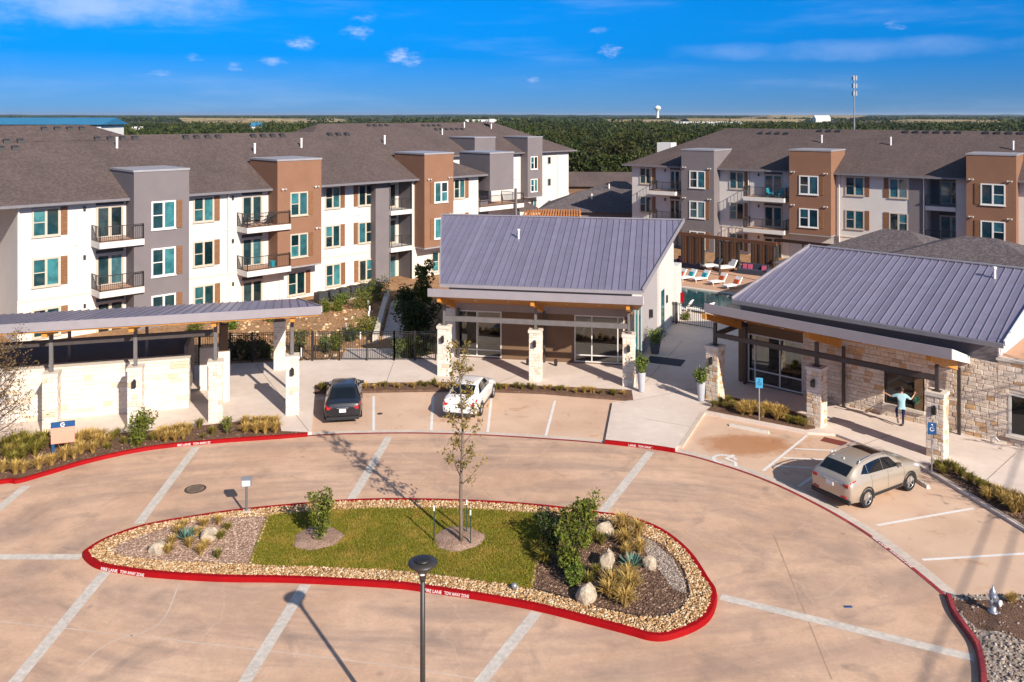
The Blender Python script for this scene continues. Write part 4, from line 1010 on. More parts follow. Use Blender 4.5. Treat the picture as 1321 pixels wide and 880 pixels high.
def seam_roof(par, quad, z_of, pitch=.4, name='roof', th=.12, rib=.05):
    """quad: 4 local (x,y) corners; one pan and one standing seam per strip"""
    mb = MB(); mb.hexa([(p[0], p[1], z_of(*p) - th) for p in quad], [(p[0], p[1], z_of(*p) - .006) for p in quad]); deck = mb.build(name, 'fascia_metal', par)
    x0 = min(p[0] for p in quad); x1 = max(p[0] for p in quad); n = int(round((x1 - x0) / pitch))
    for i in range(n + 1):
        a = x0 + i * pitch; pl = clip_x(list(quad), a + .004, min(a + pitch - .004, x1 + .01))
        pl2 = []
        for p in pl:
            if not pl2 or abs(p[0]-pl2[-1][0]) + abs(p[1]-pl2[-1][1]) > 1e-4: pl2.append(p)
        if len(pl2) < 3: continue
        m_ = MB(); m_.poly([(p[0], p[1], z_of(*p) + random.uniform(0, .002)) for p in pl2]); m_.build('roof_panel', 'seam_metal', deck)
        cut = clip_x(list(quad), a - .02, a + .02)
        if len(cut) >= 3:
            ya, yb = min(p[1] for p in cut), max(p[1] for p in cut)
            m_ = MB(); za, zb_ = z_of(a, ya), z_of(a, yb)
            m_.hexa([(a - .018, ya, za), (a + .018, ya, za), (a + .018, yb, zb_), (a - .018, yb, zb_)], [(a - .014, ya, za + rib), (a + .014, ya, za + rib), (a + .014, yb, zb_ + rib), (a - .014, yb, zb_ + rib)])
            m_.build('seam', 'seam_cap', deck)
    return deck
def store_window(par, x0, x1, y, z0, z1, vs=(), hs=(), frame='alum_frame', glassm='dark_glass', fw=.07):
    """storefront glazing: vs mullion positions, hs rail heights, one pane per field"""
    mb = MB(); mb.box(x0, y - .06, z0, x0 + fw, y + .04, z1); mb.box(x1 - fw, y - .06, z0, x1, y + .04, z1)
    mb.box(x0 + fw, y - .058, z0, x1 - fw, y + .04, z0 + fw); mb.box(x0 + fw, y - .058, z1 - fw, x1 - fw, y + .04, z1)
    for v in vs: mb.box(v - fw/2, y - .056, z0 + fw, v + fw/2, y + .04, z1 - fw)
    xs = [x0 + fw/2] + list(vs) + [x1 - fw/2]; zs = [z0 + fw/2] + list(hs) + [z1 - fw/2]
    for h in hs:
        for a, b in zip(xs[:-1], xs[1:]): mb.box(a + fw/2, y - .054, h - fw/2, b - fw/2, y + .04, h + fw/2)
    o = mb.build('window', frame, par)
    for a, b in zip(xs[:-1], xs[1:]):
        for c, d in zip(zs[:-1], zs[1:]): MB().box(a + fw/2, y - .012, c + fw/2, b - fw/2, y, d - fw/2).build('pane', glassm, o)
    return o
def solve_roof(Fr, px, py, y0, z0, sl):
    lo, hi = 0., 40.
    for _ in range(60):
        m = (lo + hi) / 2
        if Fr.z(px, py, m) > z0 + sl * (m - y0): lo = m
        else: hi = m
    return Fr.s(px, lo), lo
t = NT('room_glass'); t.b.inputs['Base Color'].default_value = (.9, .95, .93, 1); t.b.inputs['Roughness'].default_value = .02
gl = t.n('ShaderNodeBsdfGlossy'); gl.inputs['Roughness'].default_value = .02; tp = t.n('ShaderNodeBsdfTransparent'); tp.inputs[0].default_value = (.62, .68, .66, 1)
fr = t.n('ShaderNodeFresnel'); fr.inputs[0].default_value = 1.6; mx = t.n('ShaderNodeMixShader'); t.l(t.math('ADD', fr.outputs[0], .06), mx.inputs[0]); t.l(tp.outputs[0], mx.inputs[1]); t.l(gl.outputs[0], mx.inputs[2]); t.l(mx.outputs[0], t.out.inputs[0])

# ================================================================== CLUBHOUSE (middle)
CF = Frame((1.28, 47.5), math.atan2(-.18, .9837)); C = CF.thing('clubhouse', 'clubhouse with flared metal roof and brown porch wall between three stone columns', 'building')
y0, yw = 2.3, 3.9
zl = CF.z(690, 370, y0); sl = 1/3.
zC = lambda x, y: zl + sl * (y - y0)
yu = solve_roof(CF, 726, 280.5, y0, zl, sl)[1]
quad = [(CF.s(568, y0), y0), (CF.s(828.5, y0), y0), (CF.s(882, yu), yu), (CF.s(570, yu), yu)]
deck = seam_roof(C, quad, zC, .395)
# rear slope
mb = MB(); bz = zC(0, yu)
mb.hexa([(quad[3][0], yu + .02, bz - .12), (quad[2][0], yu + .02, bz - .12), (quad[2][0] - 1.2, yu + 5, bz - 2.6), (quad[3][0] + 1.0, yu + 5, bz - 2.6)],
        [(quad[3][0], yu + .02, bz - .005), (quad[2][0], yu + .02, bz - .005), (quad[2][0] - 1.2, yu + 5, bz - 2.48), (quad[3][0] + 1.0, yu + 5, bz - 2.48)]); mb.build('rear_roof', 'fascia_metal', C)
MB().bar((quad[3][0], yu, bz + .04), (quad[2][0], yu, bz + .04), .22, .06).build('ridge_cap', 'fascia_metal', C)
MB().bar((quad[1][0] + .03, quad[1][1], zl), (quad[2][0] + .03, quad[2][1], bz), .07, .26).build('rake_trim', 'fascia_metal', C)
MB().bar((quad[0][0] - .03, quad[0][1], zl), (quad[3][0] - .03, quad[3][1], bz), .07, .26).build('rake_trim', 'fascia_metal', C)
MB().bar((quad[0][0], y0 - .1, zl - .10), (quad[1][0], y0 - .1, zl - .10), .16, .18).build('gutter', 'fascia_metal', C)
mb = MB(); vx, vy = solve_roof(CF, 669, 308, y0, zl, sl); mb.lathe([(.06, -.1), (.06, .5), (.1, .52), (.1, .62), (.02, .66)], 8, (vx, vy, zC(vx, vy))); mb.build('vent_pipe', 'white_trim', C)
# canopy tipping up outwards
ZF, ZI, YF = 4.90, 3.46, -1.1
cx0, cx1 = CF.s(552.5, YF), CF.s(829, YF); ix0, ix1 = CF.s(583, yw), CF.s(816, yw)
def canopy(par, fl, fr, il, ir, ztop=.44):
    """fl,fr front corners, il,ir inner corners in local xy; soffit boards below, metal above, fascia in front"""
    mb = MB(); mb.hexa([(*fl, ZF), (*fr, ZF), (*ir, ZI), (*il, ZI)], [(*fl, ZF + .05), (*fr, ZF + .05), (*ir, ZI + .05), (*il, ZI + .05)]); mb.build('soffit', 'soffit_wood', par)
    mb = MB(); mb.hexa([(*fl, ZF + .052), (*fr, ZF + .052), (*ir, ZI + .052), (*il, ZI + .052)], [(*fl, ZF + ztop - .03), (*fr, ZF + ztop - .03), (*ir, ZI + .3), (*il, ZI + .3)]); mb.build('canopy_roof', 'fascia_metal', par)
    d = (Vector(fr) - Vector(fl)).normalized(); n = Vector((d.y, -d.x)) * .05
    a, b = Vector(fl) - d * .03, Vector(fr) + d * .03
    mb = MB(); mb.hexa([(a.x + n.x, a.y + n.y, ZF - .01), (b.x + n.x, b.y + n.y, ZF - .01), (b.x, b.y, ZF - .01), (a.x, a.y, ZF - .01)], [(a.x + n.x, a.y + n.y, ZF + ztop), (b.x + n.x, b.y + n.y, ZF + ztop), (b.x, b.y, ZF + ztop), (a.x, a.y, ZF + ztop)]); mb.build('fascia', 'fascia_metal', par)
    mb = MB(); mb.hexa([(fr[0] + .002, fr[1], ZF), (fr[0] + .05, fr[1], ZF), (ir[0] + .05, ir[1], ZI), (ir[0] + .002, ir[1], ZI)], [(fr[0] + .002, fr[1], ZF + ztop), (fr[0] + .05, fr[1], ZF + ztop), (ir[0] + .05, ir[1], ZI + .35), (ir[0] + .002, ir[1], ZI + .35)]); mb.build('end_trim', 'white_trim', par)
canopy(C, (cx0, YF), (cx1, YF), (ix0 - .5, yw - .02), (ix1 + .3, yw - .02))
def outrigger(par, x, yf, yi, w=.2):
    zf_, zi_ = (ZF + (ZI - ZF) * (yf - YF) / (yw - YF)), (ZF + (ZI - ZF) * (yi - YF) / (yw - YF))
    mb = MB(); mb.hexa([(x - w/2, yf, zf_ - .30), (x + w/2, yf, zf_ - .30), (x + w/2, yi, zi_ - .42), (x - w/2, yi, zi_ - .42)], [(x - w/2, yf, zf_ - .004), (x + w/2, yf, zf_ - .004), (x + w/2, yi, zi_ - .004), (x - w/2, yi, zi_ - .004)]); mb.build('outrigger', 'beam_wood', par)
CW = .62
for px in (571.5, 690, 811):
    x = CF.s(px, 0); stone_column(C, x - CW/2, 0, CW, 2.98, 'stone_pale')
    MB().box(x - .07, .22, 2.982, x + .07, .38, 4.12).build('post', 'steel_grey', C); MB().box(x - .16, .14, 2.982, x + .16, .46, 3.0).build('base_plate', 'steel_grey', C)
    outrigger(C, x, YF + .15, 2.6)
    MB().box(x - .07, 3.6, .12, x + .07, 3.74, 3.2).build('post', 'steel_brown', C)
    for dx in (-1.7, 1.7):
        if cx0 + .4 < x + dx < cx1: mb = MB(); zq = ZF + (ZI-ZF)*(.9 - YF)/(yw-YF); mb.lathe([(.09, -.015), (.09, .02), (.01, .02)], 10, (x + dx, .9, zq)); mb.build('downlight', 'alum_frame', C)
xl_, xr_ = CF.s(571.5, 0), CF.s(811, 0)
MB().box(xl_ + .072, .24, 3.22, xr_ - .072, .36, 3.5).build('beam', 'steel_grey', C)
MB().box(xr_ - .06, .4, 3.22, xr_ + .06, 3.58, 3.5).build('beam', 'steel_brown', C)
# porch wall with two storefronts
w1 = (CF.s(589.4, yw), CF.s(647, yw)); w2 = (CF.s(741, yw), CF.s(805.5, yw)); zt = 3.02
wl0, wl1 = CF.s(579, yw), CF.s(815, yw)
mb = MB()
for a_, b_ in ((wl0, w1[0]), (w1[1], w2[0]), (w2[1], wl1)): mb.box(a_, yw, .0, b_, yw + .25, zt)
for a_, b_ in (w1, w2): mb.box(a_, yw, .0, b_, yw + .25, .2)
mb.build('wall', 'umber_panel', C); MB().box(wl0, yw + .001, zt + .002, wl1, yw + .25, 5.3).build('upper_wall', 'dark_grey_siding', C)
MB().box(wl0 - .2, yw - .02, .0, w1[0] - .08, yw - .002, 3.1).build('corner_panel', 'white_stucco', C)
store_window(C, w1[0], w1[1], yw + .04, .2, zt, (CF.s(615.3, yw),), (.62, 2.62), glassm='room_glass')
store_window(C, w2[0], w2[1], yw + .04, .2, zt, (CF.s(763.5, yw), CF.s(797, yw)), (.62, 2.62), glassm='room_glass')
# room behind the glass
MB().box(wl0 + .1, yw + .3, .03, wl1 - .1, yw + 6.8, .1).build('room_floor', 'interior_light', C)
MB().box(wl0 + .1, yw + 6.8, .1, wl1 - .1, yw + 7.0, 4.4).build('room_wall', 'interior_light', C)
MB().box(wl0 + .1, yw + .3, 3.3, wl1 - .1, yw + 6.79, 3.4).build('room_ceiling', 'interior_light', C)
for xx, yy, ww, hh, mt in ((w1[0] + .9, 1.2, 1.6, .8, 'interior_dark'), (w1[0] + 2.0, 2.6, .8, .75, 'cushion_navy'), (w1[0] + .3, 3.9, 1.9, .75, 'interior_dark'), (w2[0] + .9, 1.4, 1.5, .8, 'interior_dark'), (w2[0] + 2.1, 2.8, .7, .9, 'cushion_navy'), (w2[0] + .2, 4.2, 1.6, .9, 'screen_wood')):
    MB().box(xx, yw + yy, .1, xx + ww, yw + yy + .8, .1 + hh * .55).box(xx, yw + yy + .6, .1 + hh*.55, xx + ww, yw + yy + .8, .1 + hh * 1.1).build('room_sofa', mt, C)
# right flank: flared wall with glass corner, stucco greyed to stand for shade, then a tall white end
pc = Vector((wl1, yw)); pe = Vector(CF.loc((12.0, 62.3))); du = (pe - pc).normalized(); un = Vector((du.y, -du.x)); LEN = (pe - pc).length
def flank(u0, u1, z0, zfun, name, mat, out=0.0, th=.25):
    a, b = pc + du*u0 + un*out, pc + du*u1 + un*out; a2, b2 = a - un*th, b - un*th
    mb = MB(); mb.hexa([(a.x, a.y, z0), (b.x, b.y, z0), (b2.x, b2.y, z0), (a2.x, a2.y, z0)], [(a.x, a.y, zfun(a.y)), (b.x, b.y, zfun(b.y)), (b2.x, b2.y, zfun(b.y)), (a2.x, a2.y, zfun(a.y))]); return mb.build(name, mat, C)
top = lambda y: (zC(0, y) if y < yu else bz - .50 * (y - yu)) - .16
flank(0, 2.6, 3.35, top, 'flank_wall', 'white_stucco'); flank(2.6, 7.0, .0, top, 'flank_wall', 'shaded_stucco', -.002)
uy = (yu - yw) / du.y
flank(7.0, uy, .0, top, 'flank_wall', 'white_stucco', .12, .4); flank(uy, LEN - 1.0, .0, top, 'flank_wall', 'white_stucco', .12, .4)
flank(LEN - 1.6, LEN + .4, .0, lambda y: 4.15, 'end_block', 'white_stucco', .42, .9)
o = flank(0.02, 2.58, .05, lambda y: .15, 'window', 'alum_frame', .0, .1)
for q_ in range(4):
    flank(.02 + q_*.84, .08 + q_*.84, .15, lambda y: 3.3, 'mullion', 'alum_frame', .0, .1)
    if q_ < 3: flank(.08 + q_*.84, .86 + q_*.84, .15, lambda y: 3.3, 'pane', 'window_glass', -.04, .02)
flank(7.6, 8.6, .1, lambda y: 3.1, 'window', 'window_glass', .14, .03)
for u_ in (4.6, 9.3):
    p_ = pc + du*u_ + un*.12; MB().box(p_.x - .12, p_.y - .1, 2.0, p_.x + .12, p_.y + .1, 2.5).build('lantern', 'black_metal', C)
p_ = pc + du*(LEN + .1) + un*.5; MB().box(p_.x - .16, p_.y - .14, 1.3, p_.x + .16, p_.y + .02, 2.0).build('extinguisher_box', 'red_paint', C)
MB().box(wl0, yw + .26, .0, wl0 + .25, yu, 5.2).build('flank_wall', 'white_stucco', C)

# ================================================================== CLUBHOUSE (right, stone)
DF = Frame((10.75, 44.1), math.atan2(-.6807, .7326)); D = DF.thing('clubhouse', 'stone-faced clubhouse with metal roof and timber canopy where the person walks', 'building')
yw = 3.9; y0 = 2.9; zl = 4.9
zD = lambda x, y: zl + sl * (y - y0)
ul = solve_roof(DF, 1045.5, 317.3, y0, zl, sl); ur = solve_roof(DF, 1313, 346.4, y0, zl, sl); yu = (ul[1] + ur[1]) / 2
rk = solve_roof(DF, 1321, 403, y0, zl, sl); xr0 = DF.s(1295, y0); kx = (rk[0] - xr0) / (rk[1] - y0)
quad = [(DF.s(945, y0), y0), (xr0, y0), (xr0 + kx * (yu - y0), yu), (DF.s(1045.5, yu), yu)]
seam_roof(D, quad, zD, .395)
bz = zD(0, yu)
MB().bar((quad[3][0], yu, bz + .04), (quad[2][0], yu, bz + .04), .22, .06).build('ridge_cap', 'fascia_metal', D)
MB().bar((quad[0][0] - .03, y0, zl), (quad[3][0] - .03, yu, bz), .07, .26).build('rake_trim', 'fascia_metal', D)
MB().bar((quad[1][0] + .03, y0, zl), (quad[2][0] + .03, yu, bz), .07, .26).build('rake_trim', 'white_trim', D)
MB().bar((quad[0][0], y0 - .04, zl - .12), (quad[1][0], y0 - .04, zl - .12), .1, .2).build('gutter', 'gutter_metal', D)
mb = MB(); mb.hexa([(quad[3][0], yu + .02, bz - .12), (quad[2][0], yu + .02, bz - .12), (quad[2][0], yu + 6, bz - 2.6), (quad[3][0] + 1, yu + 6, bz - 2.6)],
                   [(quad[3][0], yu + .02, bz - .005), (quad[2][0], yu + .02, bz - .005), (quad[2][0], yu + 6, bz - 2.48), (quad[3][0] + 1, yu + 6, bz - 2.48)]); mb.build('rear_roof', 'fascia_metal', D)
vx, vy = solve_roof(DF, 1283, 359, y0, zl, sl); mb = MB(); mb.lathe([(.07, -.1), (.07, .45), (.1, .47), (.1, .58), (.02, .6)], 8, (vx, vy, zD(vx, vy))); mb.build('vent_pipe', 'white_trim', D)
xL = DF.s(955, yw); xW = DF.s(1262, yw); xR = 26.0
# body behind the porch wall
mb = MB(); mb.hexa([(xL, yw + .3, 0), (xW + .8, yw + .3, 0), (xW + .8, yu - .2, 0), (quad[3][0] + .4, yu - .2, 0)], [(xL, yw + .3, zD(0, yw + .3) - .15), (xW + .8, yw + .3, zD(0, yw + .3) - .15), (xW + .8, yu - .2, zD(0, yu - .2) - .15), (quad[3][0] + .4, yu - .2, zD(0, yu - .2) - .15)])
mb.f = [f for i, f in enumerate(mb.f) if i != 2]; mb.build('gable_wall', 'white_stucco', D)
MB().box(xL, yw + .02, 3.75, xW + .8, yw + .3, zD(0, yw) - .14).build('clerestory', 'grey_stucco', D)
MB().box(xW + .81, yw + .02, 0, xR, yw + 9, 3.86).build('wing', 'mortar', D)
MB().box(xW + .75, yw - .08, 3.862, xR, yw + .3, 3.98).build('cap', 'stone_cap', D); MB().box(xW + .82, yw + .31, 3.862, xR, yw + 9, 3.9).build('flat_roof', 'deck_tan', D)
W1 = (DF.s(965, yw), DF.s(1036, yw)); W2 = (DF.s(1142, yw), DF.s(1180, yw)); W3 = (DF.s(1303, yw), DF.s(1345, yw))
z1t = DF.z(965, 429.5, yw); z2b, z2t = DF.z(1142, 519.5, yw), DF.z(1142, 479.5, yw); z3b, z3t = DF.z(1303, 560, yw), DF.z(1303, 508, yw)
xP = DF.s(1191, yw)
holes = [(W1[0] - .5, W1[1], 0, z1t + .15), (W2[0] - .05, xP + .05, z2b - .14, z2t + .05), (W3[0] - .06, W3[1] + .06, z3b - .14, z3t + .06)]
mb = MB()      # mortar backing round the openings
xs = [W1[1], W2[0] - .05, xP + .05, W3[0] - .06, W3[1] + .06, xR]
for a_, b_, zz in ((xs[0], xs[1], 3.74), (xs[2], xW + .8, 3.74), (xW + .8, xs[3], 3.85), (xs[4], xs[5], 3.85)): mb.box(a_, yw, 0, b_, yw + .019, zz)
for (h0, h1, g0, g1) in holes[1:]: mb.box(h0, yw, 0, h1, yw + .019, g0); mb.box(h0, yw, g1, h1, yw + .019, 3.74)
wD = mb.build('wall', 'mortar', D)
MB().box(xL - .1, yw - .03, .0, W1[0] - .001, yw + .25, z1t + .3).build('jamb_panel', 'umber_panel', D)
MB().box(W1[0], yw - .03, z1t + .01, W1[1], yw + .25, 3.72).build('head_panel', 'umber_panel', D)
rects = courses(W1[1], xW + .8, .05, 3.72, .11, .27, .16, .50, holes) + courses(xW + .8, W3[1] + 1.0, .05, 3.84, .11, .27, .16, .50, holes)
cxm = lambda r_: -(r_[0] < DF.s(1330, yw)) * 1.0 * (r_[1] - r_[0]) * (r_[3] - r_[2])
rects.sort(key=cxm); place_stones(wD, rects, 'stone_mixed', yw, .04)
store_window(D, W1[0], W1[1], yw + .04, .22, z1t, (DF.s(974, yw), DF.s(1006, yw)), (.95, z1t - .55), glassm='room_glass')
store_window(D, W2[0], W2[1], yw + .08, z2b, z2t, (), (), 'bronze_metal', glassm='dark_glass', fw=.05)
MB().box(W2[1] + .002, yw - .02, z2b, xP, yw + .1, z2t).build('wood_panel', 'umber_panel', D)
MB().box(W2[0] - .12, yw - .14, z2b - .13, xP + .1, yw + .1, z2b - .002).build('sill', 'stone_cap', D)
store_window(D, W3[0], W3[1], yw + .012, z3b, z3t, (), (), 'alum_frame', fw=.06); MB().box(W3[0] - .15, yw - .14, z3b - .13, W3[1] + .1, yw + .1, z3b - .002).build('sill', 'stone_cap', D)
MB().box(W3[0] - .058, yw - .05, z3b, W3[0] - .002, yw + .1, z3t).build('jamb', 'stone_cap', D)
MB().box(xL + .1, yw + .32, .03, W1[1] + 3, yw + 5, .1).build('room_floor', 'interior_light', D)
for xx, yy, ww, hh in ((W1[0] + .6, 1.0, 1.2, 1.2), (W1[0] + 2.0, 2.0, 1.0, .9)): MB().box(xx, yw + yy, .1, xx + ww, yw + yy + .8, .1 + hh*.5).box(xx, yw + yy + .6, .1 + hh*.5, xx + ww, yw + yy + .8, .1 + hh).build('room_sofa', 'interior_dark', D)
MB().lathe([(.3, 0), (.3, 3.2), (.1, 3.2)], 10, (W1[0] + 1.6, yw + 1.9, .1)).build('room_pillar', 'interior_light', D)
# canopy, posts, outriggers
YF = -1.05
fl_ = DF.loc((10.26, 43.5)); fr_ = DF.loc((18.3, 35.2)); 
fl_ = (fl_[0] - .35, fl_[1])
canopy(D, fl_, fr_, (xL - 1.0, yw - .02), (xW - .4, yw - .02))
for px, py in ((926, 521), (1058, 556), (1218.5, 594.5)):
    g = G(px, py); x, _ = DF.loc(g); cw = .66; stone_column(D, x - cw, 0, cw, 2.95, 'stone_mixed')
    xm = x - cw/2; MB().box(xm - .08, .25, 2.952, xm + .08, .41, 4.1).build('post', 'steel_brown', D); MB().box(xm - .17, .16, 2.952, xm + .17, .5, 2.97).build('base_plate', 'steel_brown', D)
    outrigger(D, xm, YF + .2, 3.0, .22); MB().box(xm - .07, 3.55, .12, xm + .07, 3.69, 3.25).build('post', 'steel_brown', D)
xa, xb = DF.loc(G(926, 521))[0] - .33, DF.loc(G(1218.5, 594.5))[0] - .33
MB().box(xa + .085, .26, 3.38, xb - .085, .40, 3.62).build('beam', 'steel_brown', D)
MB().box(xa - .06, .42, 3.38, xa + .06, 3.52, 3.62).build('beam', 'steel_brown', D)
for x in np.linspace(xa + 1.4, xb - 1.4, 5): mb = MB(); mb.lathe([(.09, -.015), (.09, .02), (.01, .02)], 10, (x, 1.0, ZF + (ZI-ZF)*(1.0 - YF)/(yw-YF))); mb.build('downlight', 'alum_frame', D)
# shingled amenity hall behind it
for (px, py, Y, hx, hy, lab) in ((1157, 296.5, 66, 7, 7, 'low hall with dark shingled hip roof behind the stone clubhouse ridge'), (1265, 306, 60, 12, 10, 'dark hip-roofed hall behind the stone clubhouse ridge, before the brown tower')):
    p = at(px, py, Y); F2 = Frame((p.x, p.y), DF.a); o = F2.thing('amenity_hall', lab, 'building')
    h = .36 * hy; MB().box(-hx + .6, -hy + .6, -.03, hx - .6, hy - .6, p.z - h + .1).build('wall', 'white_stucco', o)
    mb = MB(); mb.add([(-hx, -hy, p.z - h), (hx, -hy, p.z - h), (hx, hy, p.z - h), (-hx, hy, p.z - h), (-1., 0, p.z), (1., 0, p.z)], [(0, 1, 5, 4), (2, 3, 4, 5), (1, 2, 5), (3, 0, 4), (3, 2, 1, 0)]); mb.build('roof', 'shingles_dark', o)

# ================================================================== CANOPY WALK (left)
AF = Frame((-10.96, 42.15), math.atan2(.261, .965)); Aw = AF.thing('canopy_walk', 'long metal canopy on pale stone columns with stone screen wall beside the blue sign', 'canopy')
ZT, ZB = 5.70, 4.12; ya, yb = -1.15, 8.6
zA = lambda x, y: ZT - .02 - (ZT - ZB) * (y - ya) / (yb - ya)
xr_ = AF.s(414, ya)
quad = [(-24, ya), (xr_, ya), (AF.s(383, yb), yb), (-24, yb)]
seam_roof(Aw, quad, zA, .42, rib=.06)
MB().box(-24, ya - .05, 5.32, xr_ + .02, ya - .002, ZT + .03).build('fascia', 'fascia_metal', Aw)
MB().bar((xr_ + .04, ya, ZT - .12), (quad[2][0] + .04, yb, ZB - .12), .05, .3).build('rake_trim', 'fascia_metal', Aw)
MB().box(-24, ya + .01, 5.24, xr_ - .1, ya + .5, 5.31).build('soffit', 'soffit_wood', Aw)
cols = [AF.loc(G(px, py))[0] for px, py in ((377, 538.5), (277.5, 547.7), (173.5, 557), (64, 567))]; cols.append(cols[-1] - 3.65)
for i, x in enumerate(cols):
    stone_column(Aw, x - .29, 0, .58, 3.05, 'stone_pale', lamp=i in (0, 2))
    MB().box(x - .08, .2, 3.052, x + .08, .36, 5.20).build('post', 'steel_grey', Aw)
    mb = MB(); mb.hexa([(x - .11, ya + .2, 4.98), (x + .11, ya + .2, 4.98), (x + .11, 4.0, 4.35), (x - .11, 4.0, 4.35)], [(x - .11, ya + .2, 5.22), (x + .11, ya + .2, 5.22), (x + .11, 4.0, 4.62), (x - .11, 4.0, 4.62)]); mb.build('outrigger', 'beam_wood', Aw)
    MB().box(x - .07, 3.7, 0.1, x + .07, 3.84, 4.4).build('post', 'steel_grey', Aw)
MB().box(-24, .22, 4.28, cols[1] - .1, .34, 4.56).build('beam', 'steel_brown', Aw)
bx_ = AF.loc(G(360.5, 480)); stone_column(Aw, bx_[0] - .3, bx_[1], .6, 2.95, 'stone_pale', lamp=False)
MB().box(bx_[0] - .28, bx_[1] + .02, 2.952, bx_[0] + .28, bx_[1] + .5, 4.1).build('column_head', 'brown_stucco', Aw)
# stone screen wall
wx1, wy = AF.loc(G(243, 529)); zt = 2.66
sw = MB().box(-24, wy, .05, wx1, wy + .7, zt - .12).build('screen_wall', 'mortar_pale', Aw)
place_stones(sw, courses(-13.5, wx1, .1, zt - .12, .16, .30, .35, .95), 'stone_pale', wy, .035)
place_stones(sw, courses(wy, wy + .7, .1, zt - .12, .16, .30, .3, .7), 'stone_pale', 0, .035, 'side', wx1)
MB().box(-24, wy - .07, zt - .118, wx1 + .06, wy + .76, zt).build('cap', 'stone_cap', Aw)
px_, py_ = AF.loc(G(289.5, 521)); MB().box(px_ - .3, py_, .05, px_ + .25, py_ + .55, 2.72).build('pier', 'mortar_pale', Aw); MB().box(px_ - .2, py_ + .05, 2.722, px_ + .15, py_ + .45, 4.1).build('pier_head', 'umber_panel', Aw)
MB().box(wx1 + .3, py_ + 2.2, .05, px_ - .3, py_ + 2.5, 2.4).build('low_wall', 'mortar_pale', Aw)
MB().box(-19.2, 7.4, .05, wx1 - .4, 7.6, 2.78).build('siding_wall', 'dark_grey_siding', Aw); MB().box(wx1 - .39, 4.2, .05, wx1 - .2, 7.6, 2.78).build('siding_wall', 'dark_grey_siding', Aw)
# ================================================================== PLANT MAKERS
def leafquads(P, s0, s1, asp, rng, flat=.0):
    """one small pointed leaf (quad) at each point"""
    n = len(P); a = rng.normal(size=(n, 3)); a[:, 2] *= (1 - flat); a /= np.linalg.norm(a, axis=1)[:, None]
    b = rng.normal(size=(n, 3)); b -= a * (a * b).sum(1)[:, None]; b /= np.linalg.norm(b, axis=1)[:, None]
    s = rng.uniform(s0, s1, n)[:, None]; a, b = a * s, b * s * asp
    V = np.stack([P - a, P - b * .5, P + a, P + b * .5], 1).reshape(-1, 3); return V, np.arange(4*n).reshape(-1, 4)
def ellipsoid_pts(n, c, r, rng, shell=.55):
    d = rng.normal(size=(n, 3)); d /= np.linalg.norm(d, axis=1)[:, None]
    return np.array(c) + d * (rng.uniform(0, 1, n) ** (1/3.) * (1 - shell) + shell * rng.uniform(.75, 1.0, n))[:, None] * np.array(r)
def shrub_meshes(seed, h, w, nleaf, leafs, mat, bare=.12):
    rng = np.random.default_rng(seed); mb = MB(); P = []
    ns = 7
    for k in range(ns):
        a = 6.28 * k / ns + rng.uniform(-.3, .3); tip = Vector((math.cos(a) * w * .33, math.sin(a) * w * .33, h * rng.uniform(.7, .97)))
        mb.tube([(0, 0, -.05), tuple(tip * .4 + Vector((0, 0, .05))), tuple(tip)], [.022, .016, .006], 5)
        for q in range(4):
            f = rng.uniform(bare, 1); c = tip * f; rr = w * rng.uniform(.16, .27)
            P.append(ellipsoid_pts(nleaf // (ns * 4), (c.x + rng.normal(0, .1)*w, c.y + rng.normal(0, .1)*w, c.z), (rr, rr, rr * 1.25), rng))
    P = np.concatenate(P); P[:, 2] = np.maximum(P[:, 2], .03)
    V, Fq = leafquads(P, leafs * .6, leafs * 1.2, .9, rng); return mb.mesh('stem'), npmesh('foliage', V, Fq, mat)
def shrub(name, label, loc, h, w, nleaf=1400, leafs=.07, mat='leaf_shrub', seed=0, group=None, cat='shrub'):
    o = thing(name, label, cat, loc, random.uniform(0, 6), group); st, fo = shrub_meshes(seed, h, w, nleaf, leafs, mat)
    mk('stem', st, 'trunk_bark', o); mk('foliage', fo, None, o); return o
def tuft_mesh(seed, mat, n=190, h=.50, spread=.40, w=.013):
    rng = np.random.default_rng(seed); V, Fq = [], []
    for k in range(n):
        a = rng.uniform(0, 6.28); r0 = rng.uniform(0, .07); hh = h * rng.uniform(.6, 1.1); sp = spread * rng.uniform(.1, 1.0); dx, dy = math.cos(a), math.sin(a)
        pts = [(r0 * dx, r0 * dy, 0), (dx * (r0 + sp*.35), dy * (r0 + sp*.35), hh * .62), (dx * (r0 + sp*.75), dy * (r0 + sp*.75), hh * .95), (dx * (r0 + sp*1.15), dy * (r0 + sp*1.15), hh * (.85 if rng.random() < .6 else 1.1))]
        b = len(V); px_, py_ = -dy, dx
        for i, p in enumerate(pts):
            ww = w * (1, 1.1, .8, .25)[i]; V += [(p[0] - px_*ww, p[1] - py_*ww, p[2]), (p[0] + px_*ww, p[1] + py_*ww, p[2])]
        Fq += [(b + 2*i, b + 2*i + 1, b + 2*i + 3, b + 2*i + 2) for i in range(3)]
    return npmesh('grass_tuft', np.array(V), np.array(Fq), mat)
TUFT = {m: [tuft_mesh(s_, m) for s_ in range(4)] for m in ('grass_blond', 'grass_olive')}
def tuft(px, py, z, s, mat, label, group, ref=None):
    p = G(px, py, z); return mk('grass_tuft', random.choice(TUFT[mat]), None, None, loc=(p.x, p.y, z - .01), rot=(0, 0, random.uniform(0, 6)), scale=(s * random.uniform(.9, 1.1), s * random.uniform(.9, 1.1), s * random.uniform(.85, 1.15)), label=label, cat='grass tuft', group=group)
